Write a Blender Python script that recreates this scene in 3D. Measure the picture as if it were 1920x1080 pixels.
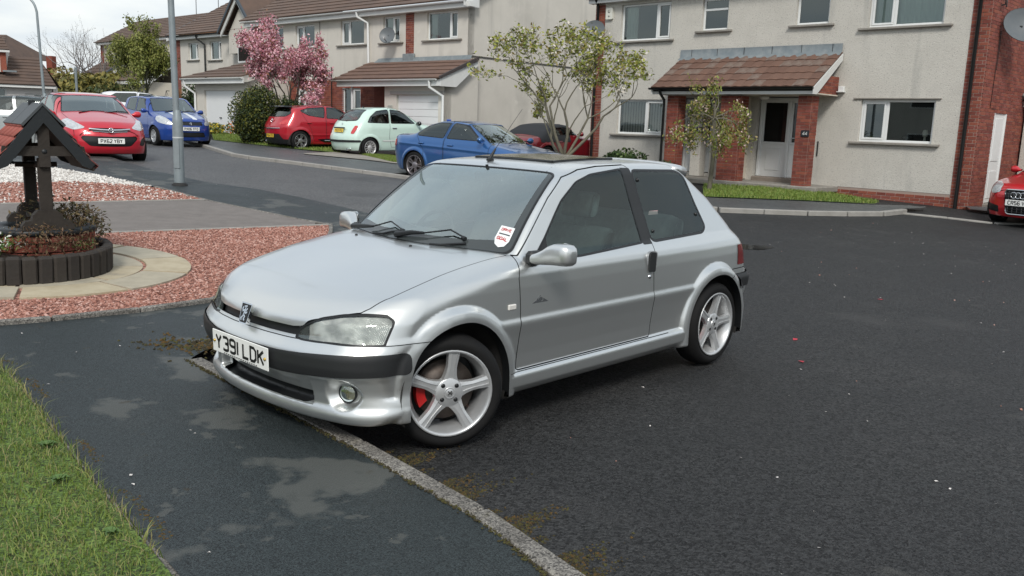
import bpy, math, random
import numpy as np
from mathutils import Matrix, Vector
# ---------------------------------------------------------------- camera, world, sun, exposure
SC = bpy.context.scene
for o in list(bpy.data.objects): bpy.data.objects.remove(o)
COL = SC.collection
FPX, PITCH, ROLL, CAMH = 1631.7, .1838, -.0341, 1.5609      # focal length in pixels of a 1920 wide picture
def cam_axes():
    F = np.array([0, math.cos(PITCH), -math.sin(PITCH)]); r = np.array([1., 0, 0]); d = np.cross(F, r)
    return math.cos(ROLL)*r+math.sin(ROLL)*d, -math.sin(ROLL)*r+math.cos(ROLL)*d, F
CR, CD, CF = cam_axes()
cam = bpy.data.cameras.new('camera'); camo = bpy.data.objects.new('camera', cam); COL.objects.link(camo)
cam.sensor_width = 36; cam.lens = 36*FPX/1920; cam.clip_start = .05; cam.clip_end = 2000
camo.matrix_world = Matrix(((CR[0], -CD[0], -CF[0], 0), (CR[1], -CD[1], -CF[1], 0), (CR[2], -CD[2], -CF[2], CAMH), (0, 0, 0, 1)))
SC.camera = camo
SUN_EL, SUN_AZ = math.radians(42), math.radians(180)          # high soft sun behind thin cloud, from behind the camera's left
W = bpy.data.worlds.new('World'); SC.world = W; W.use_nodes = True
def build_sky():
    nt = W.node_tree; nt.nodes.clear(); N = nt.nodes.new; L = nt.links.new
    out = N('ShaderNodeOutputWorld'); bg = N('ShaderNodeBackground'); L(bg.outputs[0], out.inputs[0])
    sky = N('ShaderNodeTexSky'); sky.sky_type = 'NISHITA'; sky.sun_disc = False; sky.sun_elevation = SUN_EL; sky.sun_rotation = SUN_AZ
    sky.air_density = 1.2; sky.dust_density = 3.0; sky.ozone_density = 1.0
    tc = N('ShaderNodeTexCoord'); sep = N('ShaderNodeSeparateXYZ'); L(tc.outputs['Generated'], sep.inputs[0])
    zz = N('ShaderNodeMath'); zz.operation = 'MAXIMUM'; zz.inputs[1].default_value = .0; L(sep.outputs['Z'], zz.inputs[0])
    za = N('ShaderNodeMath'); za.operation = 'ADD'; za.inputs[1].default_value = .16; L(zz.outputs[0], za.inputs[0])
    cmb = N('ShaderNodeCombineXYZ')
    for i, a in enumerate('XY'):
        dv = N('ShaderNodeMath'); dv.operation = 'DIVIDE'; L(sep.outputs[a], dv.inputs[0]); L(za.outputs[0], dv.inputs[1]); L(dv.outputs[0], cmb.inputs[i])
    nz = N('ShaderNodeTexNoise'); nz.inputs['Scale'].default_value = .75; nz.inputs['Detail'].default_value = 7; nz.inputs['Roughness'].default_value = .52; L(cmb.outputs[0], nz.inputs['Vector'])
    rp = N('ShaderNodeValToRGB'); L(nz.outputs['Fac'], rp.inputs[0])
    e = rp.color_ramp.elements; e[0].position = .30; e[0].color = (4.3, 5.5, 6.9, 1); e[1].position = .68; e[1].color = (11.0, 11.2, 10.9, 1)
    m = rp.color_ramp.elements.new(.48); m.color = (7.9, 8.7, 9.5, 1)
    mx = N('ShaderNodeMix'); mx.data_type = 'RGBA'; mx.inputs[0].default_value = .84
    L(sky.outputs[0], mx.inputs[6]); L(rp.outputs[0], mx.inputs[7]); L(mx.outputs[2], bg.inputs[0]); bg.inputs[1].default_value = .064
build_sky()
sl = bpy.data.lights.new('sun', 'SUN'); sl.energy = 1.5; sl.angle = math.radians(14); sl.color = (1, .97, .92)
so = bpy.data.objects.new('sun', sl); COL.objects.link(so)
_sd = Vector((math.cos(SUN_EL)*math.sin(SUN_AZ), math.cos(SUN_EL)*math.cos(SUN_AZ), math.sin(SUN_EL)))
so.rotation_euler = _sd.to_track_quat('Z', 'Y').to_euler(); so.location = (0, 0, 30)
SC.view_settings.view_transform = 'Standard'; SC.view_settings.look = 'None'; SC.view_settings.gamma = 1; SC.view_settings.exposure = 0.70
SC.view_settings.use_curve_mapping = False
SC.render.engine = 'CYCLES'; SC.cycles.max_bounces = 8; SC.cycles.transparent_max_bounces = 12
R_ = math.radians
random.seed(7); RNG = np.random.default_rng(7)
# ---------------------------------------------------------------- helpers
MATS = {}
def mat(name, col, rough=.6, metal=0, spec=.5, coat=0, coat_r=.03, var=0, vscale=8, bump=0, bscale=60, trans=0, alpha=1, emit=0, col2=None, bdist=.01, detail=6, sheen=0, ior=1.45):
    """procedural Principled material; var mixes col towards col2 by noise, bump adds fine relief (object space metres)"""
    if name in MATS: return MATS[name]
    m = bpy.data.materials.new(name); m.use_nodes = True; nt = m.node_tree; b = nt.nodes['Principled BSDF']; N = nt.nodes.new; L = nt.links.new
    b.inputs['Base Color'].default_value = (*col, 1); b.inputs['Roughness'].default_value = rough; b.inputs['Metallic'].default_value = metal
    b.inputs['Specular IOR Level'].default_value = spec; b.inputs['Coat Weight'].default_value = coat; b.inputs['Coat Roughness'].default_value = coat_r
    b.inputs['Transmission Weight'].default_value = trans; b.inputs['Alpha'].default_value = alpha; b.inputs['IOR'].default_value = ior
    if emit: b.inputs['Emission Color'].default_value = (*col, 1); b.inputs['Emission Strength'].default_value = emit
    if var or bump:
        tc = N('ShaderNodeTexCoord')
    if var:
        nz = N('ShaderNodeTexNoise'); nz.inputs['Scale'].default_value = vscale; nz.inputs['Detail'].default_value = detail; nz.inputs['Roughness'].default_value = .62
        L(tc.outputs['Object'], nz.inputs['Vector'])
        mr = N('ShaderNodeMapRange'); mr.inputs[1].default_value = .35; mr.inputs[2].default_value = .68; L(nz.outputs['Fac'], mr.inputs[0])
        mr.inputs[3].default_value = 0; mr.inputs[4].default_value = var
        mx = N('ShaderNodeMix'); mx.data_type = 'RGBA'; c2 = col2 or tuple(c*.45 for c in col)
        mx.inputs[6].default_value = (*col, 1); mx.inputs[7].default_value = (*c2, 1); L(mr.outputs[0], mx.inputs[0]); L(mx.outputs[2], b.inputs['Base Color'])
    if bump:
        n2 = N('ShaderNodeTexNoise'); n2.inputs['Scale'].default_value = bscale; n2.inputs['Detail'].default_value = 4; L(tc.outputs['Object'], n2.inputs['Vector'])
        bp = N('ShaderNodeBump'); bp.inputs['Strength'].default_value = bump; bp.inputs['Distance'].default_value = bdist; L(n2.outputs['Fac'], bp.inputs['Height']); L(bp.outputs[0], b.inputs['Normal'])
    MATS[name] = m; return m
def glassmat(name, tint, alpha, rough=.0, spec=.6):
    """window glass: thin tinted see-through sheet with a mirror-like surface (no refraction through the thin pane)"""
    if name in MATS: return MATS[name]
    m = bpy.data.materials.new(name); m.use_nodes = True; nt = m.node_tree; nt.nodes.clear(); N = nt.nodes.new; L = nt.links.new
    out = N('ShaderNodeOutputMaterial'); tr = N('ShaderNodeBsdfTransparent'); tr.inputs[0].default_value = (*tint, 1)
    gl = N('ShaderNodeBsdfGlossy'); gl.inputs['Roughness'].default_value = rough; gl.inputs[0].default_value = (.92, 1, .97, 1)
    fr = N('ShaderNodeFresnel'); fr.inputs[0].default_value = 1.52
    mr = N('ShaderNodeMath'); mr.operation = 'MULTIPLY_ADD'; mr.inputs[1].default_value = spec*1.7; mr.inputs[2].default_value = alpha; mr.use_clamp = True; L(fr.outputs[0], mr.inputs[0])
    ms = N('ShaderNodeMixShader'); L(mr.outputs[0], ms.inputs[0]); L(tr.outputs[0], ms.inputs[1]); L(gl.outputs[0], ms.inputs[2]); L(ms.outputs[0], out.inputs[0])
    MATS[name] = m; return m
def link(name, me, m, parent=None, loc=None, rot=None):
    o = bpy.data.objects.new(name, me); COL.objects.link(o)
    if m is not None and not me.materials: me.materials.append(m)
    if parent is not None: o.parent = parent
    if loc is not None: o.location = loc
    if rot is not None: o.rotation_euler = rot
    return o
def tag(o, label=None, cat=None, group=None, kind=None):
    if label: o['label'] = label
    if cat: o['category'] = cat
    if group: o['group'] = group
    if kind: o['kind'] = kind
    return o
def thing(name, label, cat, loc=(0,0,0), rz=0, group=None):
    o = bpy.data.objects.new(name, None); COL.objects.link(o); o.location = loc; o.rotation_euler = (0, 0, rz); o.empty_display_size = .2
    return tag(o, label, cat, group)
def tri_mesh(name, V, T, N=None, smooth=True):
    """mesh from numpy arrays; T is (n,3) or (n,4)"""
    me = bpy.data.meshes.new(name); V = np.asarray(V, np.float32); T = np.asarray(T, np.int32); k = T.shape[1]
    me.vertices.add(len(V)); me.vertices.foreach_set('co', V.ravel()); me.loops.add(T.size); me.loops.foreach_set('vertex_index', T.ravel())
    me.polygons.add(len(T)); me.polygons.foreach_set('loop_start', np.arange(0, T.size, k, dtype=np.int32)); me.polygons.foreach_set('loop_total', np.full(len(T), k, np.int32))
    me.polygons.foreach_set('use_smooth', np.full(len(T), smooth)); me.update(calc_edges=True); me.validate()
    if N is not None and len(me.vertices) == len(V): me.normals_split_custom_set_from_vertices([tuple(n) for n in np.asarray(N, float)])
    return me
def sheet(name, M, m, parent=None): return link(name, tri_mesh(name, M[0], M[2], M[1]), m, parent)
class MB:
    """collects simple solids into one mesh"""
    def __init__(s): s.v = []; s.f = []; s.sm = []
    def add(s, V, F, M=None, smooth=False):
        o = len(s.v)
        for p in V:
            p = Vector(p); s.v.append(tuple(M @ p if M is not None else p))
        for f in F: s.f.append(tuple(i+o for i in f)); s.sm.append(smooth)
        return s
    def box(s, c, d, M=None, ch=0):
        x, y, z = d[0]/2, d[1]/2, d[2]/2
        if ch <= 0:
            V = [(c[0]+a*x, c[1]+b*y, c[2]+e*z) for a in (-1,1) for b in (-1,1) for e in (-1,1)]
            F = [(0,1,3,2),(4,6,7,5),(0,4,5,1),(2,3,7,6),(0,2,6,4),(1,5,7,3)]
            return s.add(V, F, M)
        ch = min(ch, x*.9, y*.9, z*.9); V = []; F = []; ix = {}
        for a in (-1,1):
            for b in (-1,1):
                for e in (-1,1):
                    for k, p in enumerate(((a*x, b*(y-ch), e*(z-ch)), (a*(x-ch), b*y, e*(z-ch)), (a*(x-ch), b*(y-ch), e*z))):
                        ix[a,b,e,k] = len(V); V.append((c[0]+p[0], c[1]+p[1], c[2]+p[2]))
        def q(l, fl): F.append(tuple(l if fl else l[::-1]))
        for a in (-1,1):
            q([ix[a,-1,-1,0], ix[a,1,-1,0], ix[a,1,1,0], ix[a,-1,1,0]], a > 0); q([ix[-1,a,-1,1], ix[1,a,-1,1], ix[1,a,1,1], ix[-1,a,1,1]], a < 0); q([ix[-1,-1,a,2], ix[1,-1,a,2], ix[1,1,a,2], ix[-1,1,a,2]], a > 0)
            for b in (-1,1):
                q([ix[a,b,-1,0], ix[a,b,-1,1], ix[a,b,1,1], ix[a,b,1,0]], a*b > 0); q([ix[a,-1,b,0], ix[a,-1,b,2], ix[a,1,b,2], ix[a,1,b,0]], a*b < 0); q([ix[-1,a,b,1], ix[-1,a,b,2], ix[1,a,b,2], ix[1,a,b,1]], a*b > 0)
                for e in (-1,1): q([ix[a,b,e,0], ix[a,b,e,1], ix[a,b,e,2]], a*b*e > 0)
        return s.add(V, F, M)
    def prism(s, P, h0, h1, ax='z', M=None, smooth=False):
        """polygon P in the plane across ax, extruded h0..h1 along ax"""
        n = len(P)
        def pt(p, h): return {'z': (p[0], p[1], h), 'y': (p[0], h, p[1]), 'x': (h, p[0], p[1])}[ax]
        V = [pt(p, h0) for p in P]+[pt(p, h1) for p in P]
        F = [tuple(range(n))[::-1], tuple(range(n, 2*n))]+[(i, (i+1)%n, n+(i+1)%n, n+i) for i in range(n)]
        ar = sum(P[i][0]*P[(i+1)%n][1]-P[(i+1)%n][0]*P[i][1] for i in range(n))*(1 if ax != 'y' else -1)*(1 if h1 > h0 else -1)
        if ar < 0: F = [f[::-1] for f in F]
        return s.add(V, F, M, smooth)
    def tube(s, P, r, n=8, M=None, cap=True, smooth=True):
        P = [Vector(p) for p in P]; m = len(P); rr = r if isinstance(r, (list, tuple)) else [r]*m
        V = []; F = []; t0 = (P[1]-P[0]).normalized(); u = t0.orthogonal().normalized()
        for i in range(m):
            t = ((P[min(i+1, m-1)]-P[i]).normalized()+(P[i]-P[max(i-1, 0)]).normalized()); t = t.normalized() if t.length > 1e-9 else t0
            u = (u-t*u.dot(t)); u = u.normalized() if u.length > 1e-6 else t.orthogonal().normalized(); w = t.cross(u)
            V += [P[i]+(u*math.cos(2*math.pi*k/n)+w*math.sin(2*math.pi*k/n))*rr[i] for k in range(n)]
        for i in range(m-1):
            for k in range(n): F.append((i*n+k, i*n+(k+1)%n, (i+1)*n+(k+1)%n, (i+1)*n+k))
        s.add(V, F, M, smooth)
        if cap: s.add(V[:n], [tuple(range(n))[::-1]], M); s.add(V[-n:], [tuple(range(n))], M)
        return s
    def lathe(s, P, n=24, ax='z', M=None, smooth=True, a0=0, a1=2*math.pi):
        """profile P = (radius, height) turned about ax"""
        V = []; F = []; full = abs(a1-a0-2*math.pi) < 1e-6; k = n if full else n+1
        for r, h in P:
            for i in range(k):
                a = a0+(a1-a0)*i/n; c, d = r*math.cos(a), r*math.sin(a)
                V.append({'z': (c, d, h), 'y': (d, h, c), 'x': (h, c, d)}[ax])
        for j in range(len(P)-1):
            for i in range(n):
                i2 = (i+1)%k; F.append((j*k+i, j*k+i2, (j+1)*k+i2, (j+1)*k+i))
        return s.add(V, F, M, smooth)
    def build(s, name, m, parent=None, loc=None, rot=None):
        me = bpy.data.meshes.new(name); me.from_pydata(s.v, [], s.f); me.polygons.foreach_set('use_smooth', s.sm); me.update()
        return link(name, me, m, parent, loc, rot)
def MT(x=0, y=0, z=0, rz=0, rx=0, ry=0): return Matrix.Translation((x, y, z)) @ Matrix.Rotation(rz, 4, 'Z') @ Matrix.Rotation(ry, 4, 'Y') @ Matrix.Rotation(rx, 4, 'X')
# ---- lettering made of flat strokes (plates, emblems)
GLY = {'0': ['o'], 'O': ['o'], 'Y': [[(0,1),(.5,.5),(1,1)],[(.5,.5),(.5,0)]], '3': [[(0,.95),(.25,1),(.75,1),(1,.9),(1,.6),(.75,.52),(.4,.52)],[(.75,.52),(1,.42),(1,.1),(.75,0),(.25,0),(0,.08)]],
 '9': [[(1,.5),(.25,.5),(0,.6),(0,.9),(.25,1),(.75,1),(1,.9),(1,.1),(.75,0),(.2,0),(0,.08)]], '1': [[(.5,0),(.5,1)]], 'L': [[(0,1),(0,0),(1,0)]],
 'D': [[(0,0),(0,1),(.65,1),(1,.8),(1,.2),(.65,0),(0,0)]], 'K': [[(0,0),(0,1)],[(0,.45),(1,1)],[(.35,.62),(1,0)]], 'P': [[(0,0),(0,1),(.75,1),(1,.9),(1,.55),(.75,.45),(0,.45)]],
 'X': [[(0,0),(1,1)],[(0,1),(1,0)]], '6': [[(1,.92),(.75,1),(.25,1),(0,.9),(0,.1),(.25,0),(.75,0),(1,.1),(1,.4),(.75,.5),(0,.5)]], '2': [[(0,.92),(.25,1),(.75,1),(1,.9),(1,.62),(0,.06),(0,0),(1,0)]],
 'B': [[(0,0),(0,1),(.7,1),(.95,.9),(.95,.62),(.7,.53),(0,.53)],[(.7,.53),(1,.43),(1,.1),(.75,0),(0,0)]], 'T': [[(0,1),(1,1)],[(.5,1),(.5,0)]], 'F': [[(0,0),(0,1),(1,1)],[(0,.52),(.8,.52)]],
 'C': [[(1,.85),(.75,1),(.25,1),(0,.85),(0,.15),(.25,0),(.75,0),(1,.15)]], 'R': [[(0,0),(0,1),(.75,1),(1,.9),(1,.58),(.75,.48),(0,.48)],[(.55,.48),(1,0)]], '5': [[(1,1),(.05,1),(0,.55),(.7,.58),(1,.45),(1,.12),(.75,0),(.2,0),(0,.1)]],
 '4': [[(.8,0),(.8,1),(0,.3),(1,.3)]], '8': [[(.2,.52),(0,.62),(0,.9),(.25,1),(.75,1),(1,.9),(1,.62),(.8,.52),(.2,.52),(0,.42),(0,.1),(.25,0),(.75,0),(1,.1),(1,.42),(.8,.52)]], 'S': [[(1,.9),(.75,1),(.25,1),(0,.9),(0,.62),(1,.38),(1,.1),(.75,0),(.25,0),(0,.1)]],
 'V': [[(0,1),(.5,0),(1,1)]], 'A': [[(0,0),(.5,1),(1,0)],[(.2,.35),(.8,.35)]], 'E': [[(1,1),(0,1),(0,0),(1,0)],[(0,.52),(.8,.52)]], 'I': [[(.5,0),(.5,1)]], 'N': [[(0,0),(0,1),(1,0),(1,1)]], 'G': [[(1,.85),(.75,1),(.25,1),(0,.85),(0,.15),(.25,0),(.75,0),(1,.15),(1,.48),(.6,.48)]], 'M': [[(0,0),(0,1),(.5,.4),(1,1),(1,0)]], 'U': [[(0,1),(0,.15),(.25,0),(.75,0),(1,.15),(1,1)]], 'H': [[(0,0),(0,1)],[(1,0),(1,1)],[(0,.5),(1,.5)]], 'W': [[(0,1),(.25,0),(.5,.7),(.75,0),(1,1)]]}
def strokes(mb, lines, w, f):
    """ribbons of width w along 2D polylines; f maps (u,v) to a 3D point"""
    for P in lines:
        P = [np.array(p, float) for p in P]
        if len(P) < 2: continue
        for i in range(len(P)):
            d0 = P[i]-P[i-1] if i > 0 else P[1]-P[0]; d1 = P[i+1]-P[i] if i < len(P)-1 else d0
            d0 = d0/np.hypot(*d0); d1 = d1/np.hypot(*d1); nm = np.array([-(d0+d1)[1], (d0+d1)[0]]); l = np.hypot(*nm)
            nm = nm/l if l > 1e-6 else np.array([-d0[1], d0[0]]); k = 1/max(.5, abs(nm@np.array([-d0[1], d0[0]])))
            e = nm*w/2*k; q = P[i]
            a, b = f(*(q+e)), f(*(q-e))
            if i: mb.add([pa, pb, b, a], [(0, 1, 2, 3)])
            pa, pb = a, b
def text_lines(txt, ch, cw, gap, x0=0, y0=0, space=.6, per=False):
    """centred text as polylines"""
    tot = sum((cw*.12 if c in '1I' else cw) + gap if c != ' ' else cw*space for c in txt)-gap
    x = x0-tot/2; out = []
    for c in txt:
        if c == ' ': x += cw*space; continue
        if c in '1I': out.append([[(x+cw*.06, y0-ch/2), (x+cw*.06, y0+ch/2)]]); x += cw*.12+gap; continue
        one = []
        for L in GLY[c]:
            if L == 'o': L = [(.25,1),(.75,1),(1,.85),(1,.15),(.75,0),(.25,0),(0,.15),(0,.85),(.25,1)]
            one.append([(x+u*cw, y0-ch/2+v*ch) for u, v in L])
        out.append(one); x += cw+gap
    return out if per else [l for o in out for l in o]
def plate(parent, txt, W, H, org, ux, uz, colour='white', cw=None):
    """number plate: org centre, ux right as read, uz up"""
    ux = Vector(ux).normalized(); uz = Vector(uz).normalized(); n = ux.cross(uz); org = Vector(org)
    mx = Matrix((( *ux, 0), (*uz, 0), (*n, 0), (0, 0, 0, 1))).transposed(); mx.translation = org
    b = MB(); b.box((0, 0, 0), (W, H, .006), mx, .002)
    pm = mat('plate_white', (.78, .78, .75), .35, bump=.05) if colour == 'white' else mat('plate_yellow', (.75, .50, .05), .35)
    p = b.build('number_plate', pm, parent)
    ch = H*.70; c = cw or ch*.50; t = MB(); f = lambda u, v: org+ux*u+uz*v+n*.0042
    for L in text_lines(txt, ch-ch*.16, c, ch*.26, per=True):
        t = MB(); strokes(t, L, ch*.185, f); t.build('letter', mat('plate_black', (.012, .012, .012), .4), p)
    return p, f
# ---------------------------------------------------------------- numpy helpers for curved sheet-metal
def prof(pts, sm=0.03):
    """smoothed polyline lookup y(x)"""
    p = np.array(sorted(pts), float)
    a, b = p[0,0]-.3, p[-1,0]+.3
    n = max(64, int((b-a)/.002)); xs = np.linspace(a, b, n); ys = np.interp(xs, p[:,0], p[:,1])
    w = max(1, int(sm/((b-a)/n)))
    for _ in range(2):
        k = np.ones(2*w+1)/(2*w+1); ys = np.convolve(np.pad(ys, w, mode='edge'), k, 'valid')
    return lambda x: np.interp(x, xs, ys)
def smax(a, b, k):
    h = np.maximum(k-np.abs(a-b), 0)/k
    return np.maximum(a, b)+h*h*k*.25
def smin(a, b, k): return -smax(-a, -b, k)
def sst(a, b, x):
    t = np.clip((x-a)/(b-a), 0, 1); return t*t*(3-2*t)
def psdf(P, x, y):
    """signed distance to a polygon, negative inside"""
    P = np.asarray(P, float); x = np.asarray(x, float); y = np.asarray(y, float)
    d = np.full(x.shape, 1e9); s = np.ones(x.shape)
    n = len(P)
    for i in range(n):
        a = P[i]; b = P[(i+1)%n]; e = b-a; wx = x-a[0]; wy = y-a[1]
        t = np.clip((wx*e[0]+wy*e[1])/(e@e+1e-12), 0, 1)
        d = np.minimum(d, (wx-e[0]*t)**2+(wy-e[1]*t)**2)
        c1 = y >= a[1]; c2 = y < b[1]; c3 = e[0]*wy > e[1]*wx
        flip = (c1 & c2 & c3) | (~c1 & ~c2 & ~c3)
        s = np.where(flip, -s, s)
    return s*np.sqrt(d)
def rnd(P, n=2):
    """Chaikin rounding of a closed polygon"""
    P = np.asarray(P, float)
    for _ in range(n):
        Q = np.roll(P, -1, 0); P = np.stack([.75*P+.25*Q, .25*P+.75*Q], 1).reshape(-1, 2)
    return P
def rpoly(P, r):
    """polygon with corners replaced by short arcs of about radius r"""
    P = np.asarray(P, float); out = []
    n = len(P)
    for i in range(n):
        a, b, c = P[i-1], P[i], P[(i+1)%n]
        u = a-b; v = c-b; lu = np.hypot(*u); lv = np.hypot(*v)
        q = min(r, lu*.45, lv*.45); p0 = b+u/lu*q; p2 = b+v/lv*q
        for t in (0, .33, .67, 1): out.append((1-t)**2*p0+2*t*(1-t)*b+t*t*p2)
    return np.array(out)
def nets(f, lo, hi, h):
    """naive surface nets + Newton projection: returns verts, normals, quads"""
    ax = [np.arange(lo[i], hi[i]+h, h) for i in range(3)]
    X, Y, Z = np.meshgrid(*ax, indexing='ij'); D = f(X, Y, Z)
    ins = D < 0; nx, ny, nz = D.shape
    c = [ins[a:nx-1+a, b:ny-1+b, e:nz-1+e] for a in (0,1) for b in (0,1) for e in (0,1)]
    sm = sum(k.astype(np.int8) for k in c); act = (sm > 0) & (sm < 8)
    idx = -np.ones(act.shape, np.int64); ii = np.argwhere(act); idx[act] = np.arange(len(ii))
    acc = np.zeros((len(ii), 3)); cnt = np.zeros(len(ii))
    off = [(a,b,e) for a in (0,1) for b in (0,1) for e in (0,1)]
    for i in range(8):
        for j in range(i+1, 8):
            if sum(abs(np.array(off[i])-off[j])) != 1: continue
            A = ii+off[i]; B = ii+off[j]
            da = D[A[:,0],A[:,1],A[:,2]]; db = D[B[:,0],B[:,1],B[:,2]]
            m = (da < 0) != (db < 0); t = np.where(m, da/(da-db+1e-30), 0)
            acc += np.where(m[:,None], A+(B-A)*t[:,None], 0); cnt += m
    V = acc/cnt[:,None]*h+np.array([ax[0][0], ax[1][0], ax[2][0]])
    Q = []
    for axis in range(3):
        o = [1,1,1]; o[axis] = 0; sl0 = [slice(1,-1)]*3; sl0[axis] = slice(0, D.shape[axis]-1); sl1 = list(sl0); sl1[axis] = slice(1, None)
        a = ins[tuple(sl0)]; b = ins[tuple(sl1)]; e = np.argwhere(a != b); fl = a[tuple(e.T)]
        base = e.copy()
        for k in range(3):
            if k != axis: base[:,k] += 1
        u, v = (axis+1)%3, (axis+2)%3
        du = np.zeros(3, int); du[u] = 1; dv = np.zeros(3, int); dv[v] = 1
        q = np.stack([idx[tuple((base-du-dv).T)], idx[tuple((base-dv).T)], idx[tuple(base.T)], idx[tuple((base-du).T)]], 1)
        q[~fl] = q[~fl][:, ::-1]; Q.append(q)
    Q = np.concatenate(Q); Q = Q[(Q >= 0).all(1)]
    for _ in range(5):
        g, d = grad(f, V); V = V-g*np.clip(d/((g*g).sum(1)+1e-9), -h, h)[:,None]
    g, d = grad(f, V, .004); N = g/np.linalg.norm(g, axis=1)[:,None]
    T = np.concatenate([Q[:,[0,1,2]], Q[:,[0,2,3]]])
    return V, N, T
def grad(f, V, e=.0015):
    x, y, z = V.T; d = f(x, y, z)
    return np.stack([f(x+e,y,z)-f(x-e,y,z), f(x,y+e,z)-f(x,y-e,z), f(x,y,z+e)-f(x,y,z-e)], 1)/(2*e), d
def cut(M, field):
    """split a triangle sheet along field = 0 -> (negative side, positive side)"""
    V, N, T = M
    if len(T) == 0: return M, M
    d = field(V[:,0], V[:,1], V[:,2]) if callable(field) else field
    d = np.where(np.abs(d) < 1e-5, 1e-5, d)
    s = d[T] < 0; k = s.sum(1)
    mix = np.where((k == 1) | (k == 2))[0]
    TN = [T[k == 3]]; TP = [T[k == 0]]
    nv = [V]; nn = [N]; base = len(V)
    if len(mix):
        t = T[mix]; ss = s[mix]; lone = np.where(ss.sum(1) == 1, ss.argmax(1), (~ss).argmax(1))
        r = np.arange(len(t)); a = t[r, lone]; b = t[r, (lone+1)%3]; c = t[r, (lone+2)%3]
        def mid(p, q):
            w = (d[p]/(d[p]-d[q]))[:,None]; return V[p]+(V[q]-V[p])*w, N[p]+(N[q]-N[p])*w
        v1, n1 = mid(a, b); v2, n2 = mid(a, c); m = len(t)
        i1 = base+np.arange(m); i2 = base+m+np.arange(m); nv += [v1, v2]; nn += [n1, n2]
        lt = np.stack([a, i1, i2], 1); q1 = np.stack([i1, b, c], 1); q2 = np.stack([i1, c, i2], 1)
        ln = d[a] < 0
        TN += [lt[ln], q1[~ln], q2[~ln]]; TP += [lt[~ln], q1[ln], q2[ln]]
    V = np.concatenate(nv); N = np.concatenate(nn); N = N/np.maximum(np.linalg.norm(N, axis=1), 1e-9)[:,None]
    return compact(V, N, np.concatenate(TN)), compact(V, N, np.concatenate(TP))
def compact(V, N, T):
    u, inv = np.unique(T, return_inverse=True)
    return V[u], N[u], inv.reshape(-1, 3)
def join(*Ms):
    V, N, T, o = [], [], [], 0
    for m in Ms: V.append(m[0]); N.append(m[1]); T.append(m[2]+o); o += len(m[0])
    return np.concatenate(V), np.concatenate(N), np.concatenate(T)
def mirror(M): return M[0]*[1,-1,1], M[1]*[1,-1,1], M[2][:, ::-1]
def push(M, d): return M[0]+M[1]*d, M[1], M[2]
def both(M): return join(M, mirror(M))
# ---------------------------------------------------------------- shape of the silver hatchback (x forward from front axle, y left, z up)
HS = prof([(.14,.70),(.18,.735),(.205,.77),(.235,.797),(.29,.800),(.308,.792),(.318,.768),(.40,.772),(.50,.783),(.562,.793),(.575,.792),(.60,.783),(.66,.780),(.75,.775),(.81,.768),(.845,.757),(.875,.738),(.905,.712),(1.0,.678),(1.1,.643),(1.2,.612),(1.3,.580),(1.4,.545)], .006)
HW = prof([(-3.2,-.10),(-2.9,-.055),(-2.6,-.028),(-2.2,-.008),(-1.6,0),(-.4,0),(0,-.004),(.3,-.02),(.6,-.05),(.75,-.08)], .1)
HB = prof([(.9,.40),(.72,.575),(.68,.625),(.64,.662),(.58,.712),(.5,.752),(.4,.784),(.2,.827),(0,.868),(-.3,.915),(-.7,.965)], .03)
HR = prof([(-.7,1.300),(-.9,1.335),(-1.15,1.362),(-1.5,1.374),(-1.9,1.374),(-2.2,1.356),(-2.5,1.285),(-3,1.15)], .08)
HF = prof([(.05,.52),(.15,.575),(.175,.605),(.20,.628),(.23,.638),(.255,.632),(.275,.622),(.33,.637),(.40,.668),(.42,.69),(.46,.70),(.51,.699),(.528,.692),(.56,.664),(.575,.655),(.59,.650),(.66,.642),(.72,.59),(.80,.50),(1.4,.0)], .007)
HP = prof([(0,0),(.15,.004),(.3,.022),(.42,.05),(.52,.085),(.60,.118),(.66,.160),(.71,.22),(.75,.285),(.78,.37),(.80,.48),(.9,1.0)], .02)
HRr = prof([(.05,-2.76),(.2,-2.82),(.40,-2.87),(.44,-2.905),(.47,-2.925),(.56,-2.925),(.60,-2.90),(.62,-2.875),(.75,-2.845),(.83,-2.80),(.90,-2.73),(.93,-2.71),(1.12,-2.50),(1.25,-2.29),(1.33,-2.18),(1.5,-1.95)], .012)
ARF = (-.012, .298, .335); ARR = (-2.355, .298, .335)   # wheel arch centres and radii
def arch_r(x, z, A): 
    zz = np.maximum(z-A[1], 0); dx = x-A[0]
    if A is ARF: dx = np.where(dx > 0, dx*(1+.12*(1-sst(.02, .27, z-A[1]))), dx)
    return np.hypot(dx, zz)
def hS(x, z):
    s = HS(z)+HW(x)
    s = s-.035*np.clip((-1.3-x)/1.6, 0, 2)**2*sst(.85, 1.3, z)
    for A, w in ((ARF, .07), (ARR, .07)):
        r = arch_r(x, z, A); ro = A[2]+w
        base = HS(np.clip(z, .5, .62))
        fl = .813-.012*np.abs(x-A[0])/.3-(.012*sst(A[2]+.01, ro, r))
        if A is ARF: fl = fl-.02*sst(.05,.35,x-A[0])
        m = 1-sst(ro-.024, ro+.010, r)
        s = s+m*np.maximum(fl-s, 0)*sst(.16,.2,z)
    return s
def hXb(y): return -.295-.36*y*y
def hXt(y): return -.955-.02*y*y
def hT(x, y):
    fr = sst(-.3, .6, x)
    b = HB(x+.12*fr*y*y)-(.03+.03*fr)*y*y-.02*np.clip(y/.7,0,1.3)**6
    t = (hXb(y)-x)/(hXb(y)-hXt(y))
    w = .908+.422*t+.016*4*np.clip(t,0,1)*np.clip(1-t,0,1)-.012*y*y
    r = HR(x)-.035*y*y-.02*np.clip(y/.62,0,1.4)**6
    return np.maximum(b, smin(w, r, .05))
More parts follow.
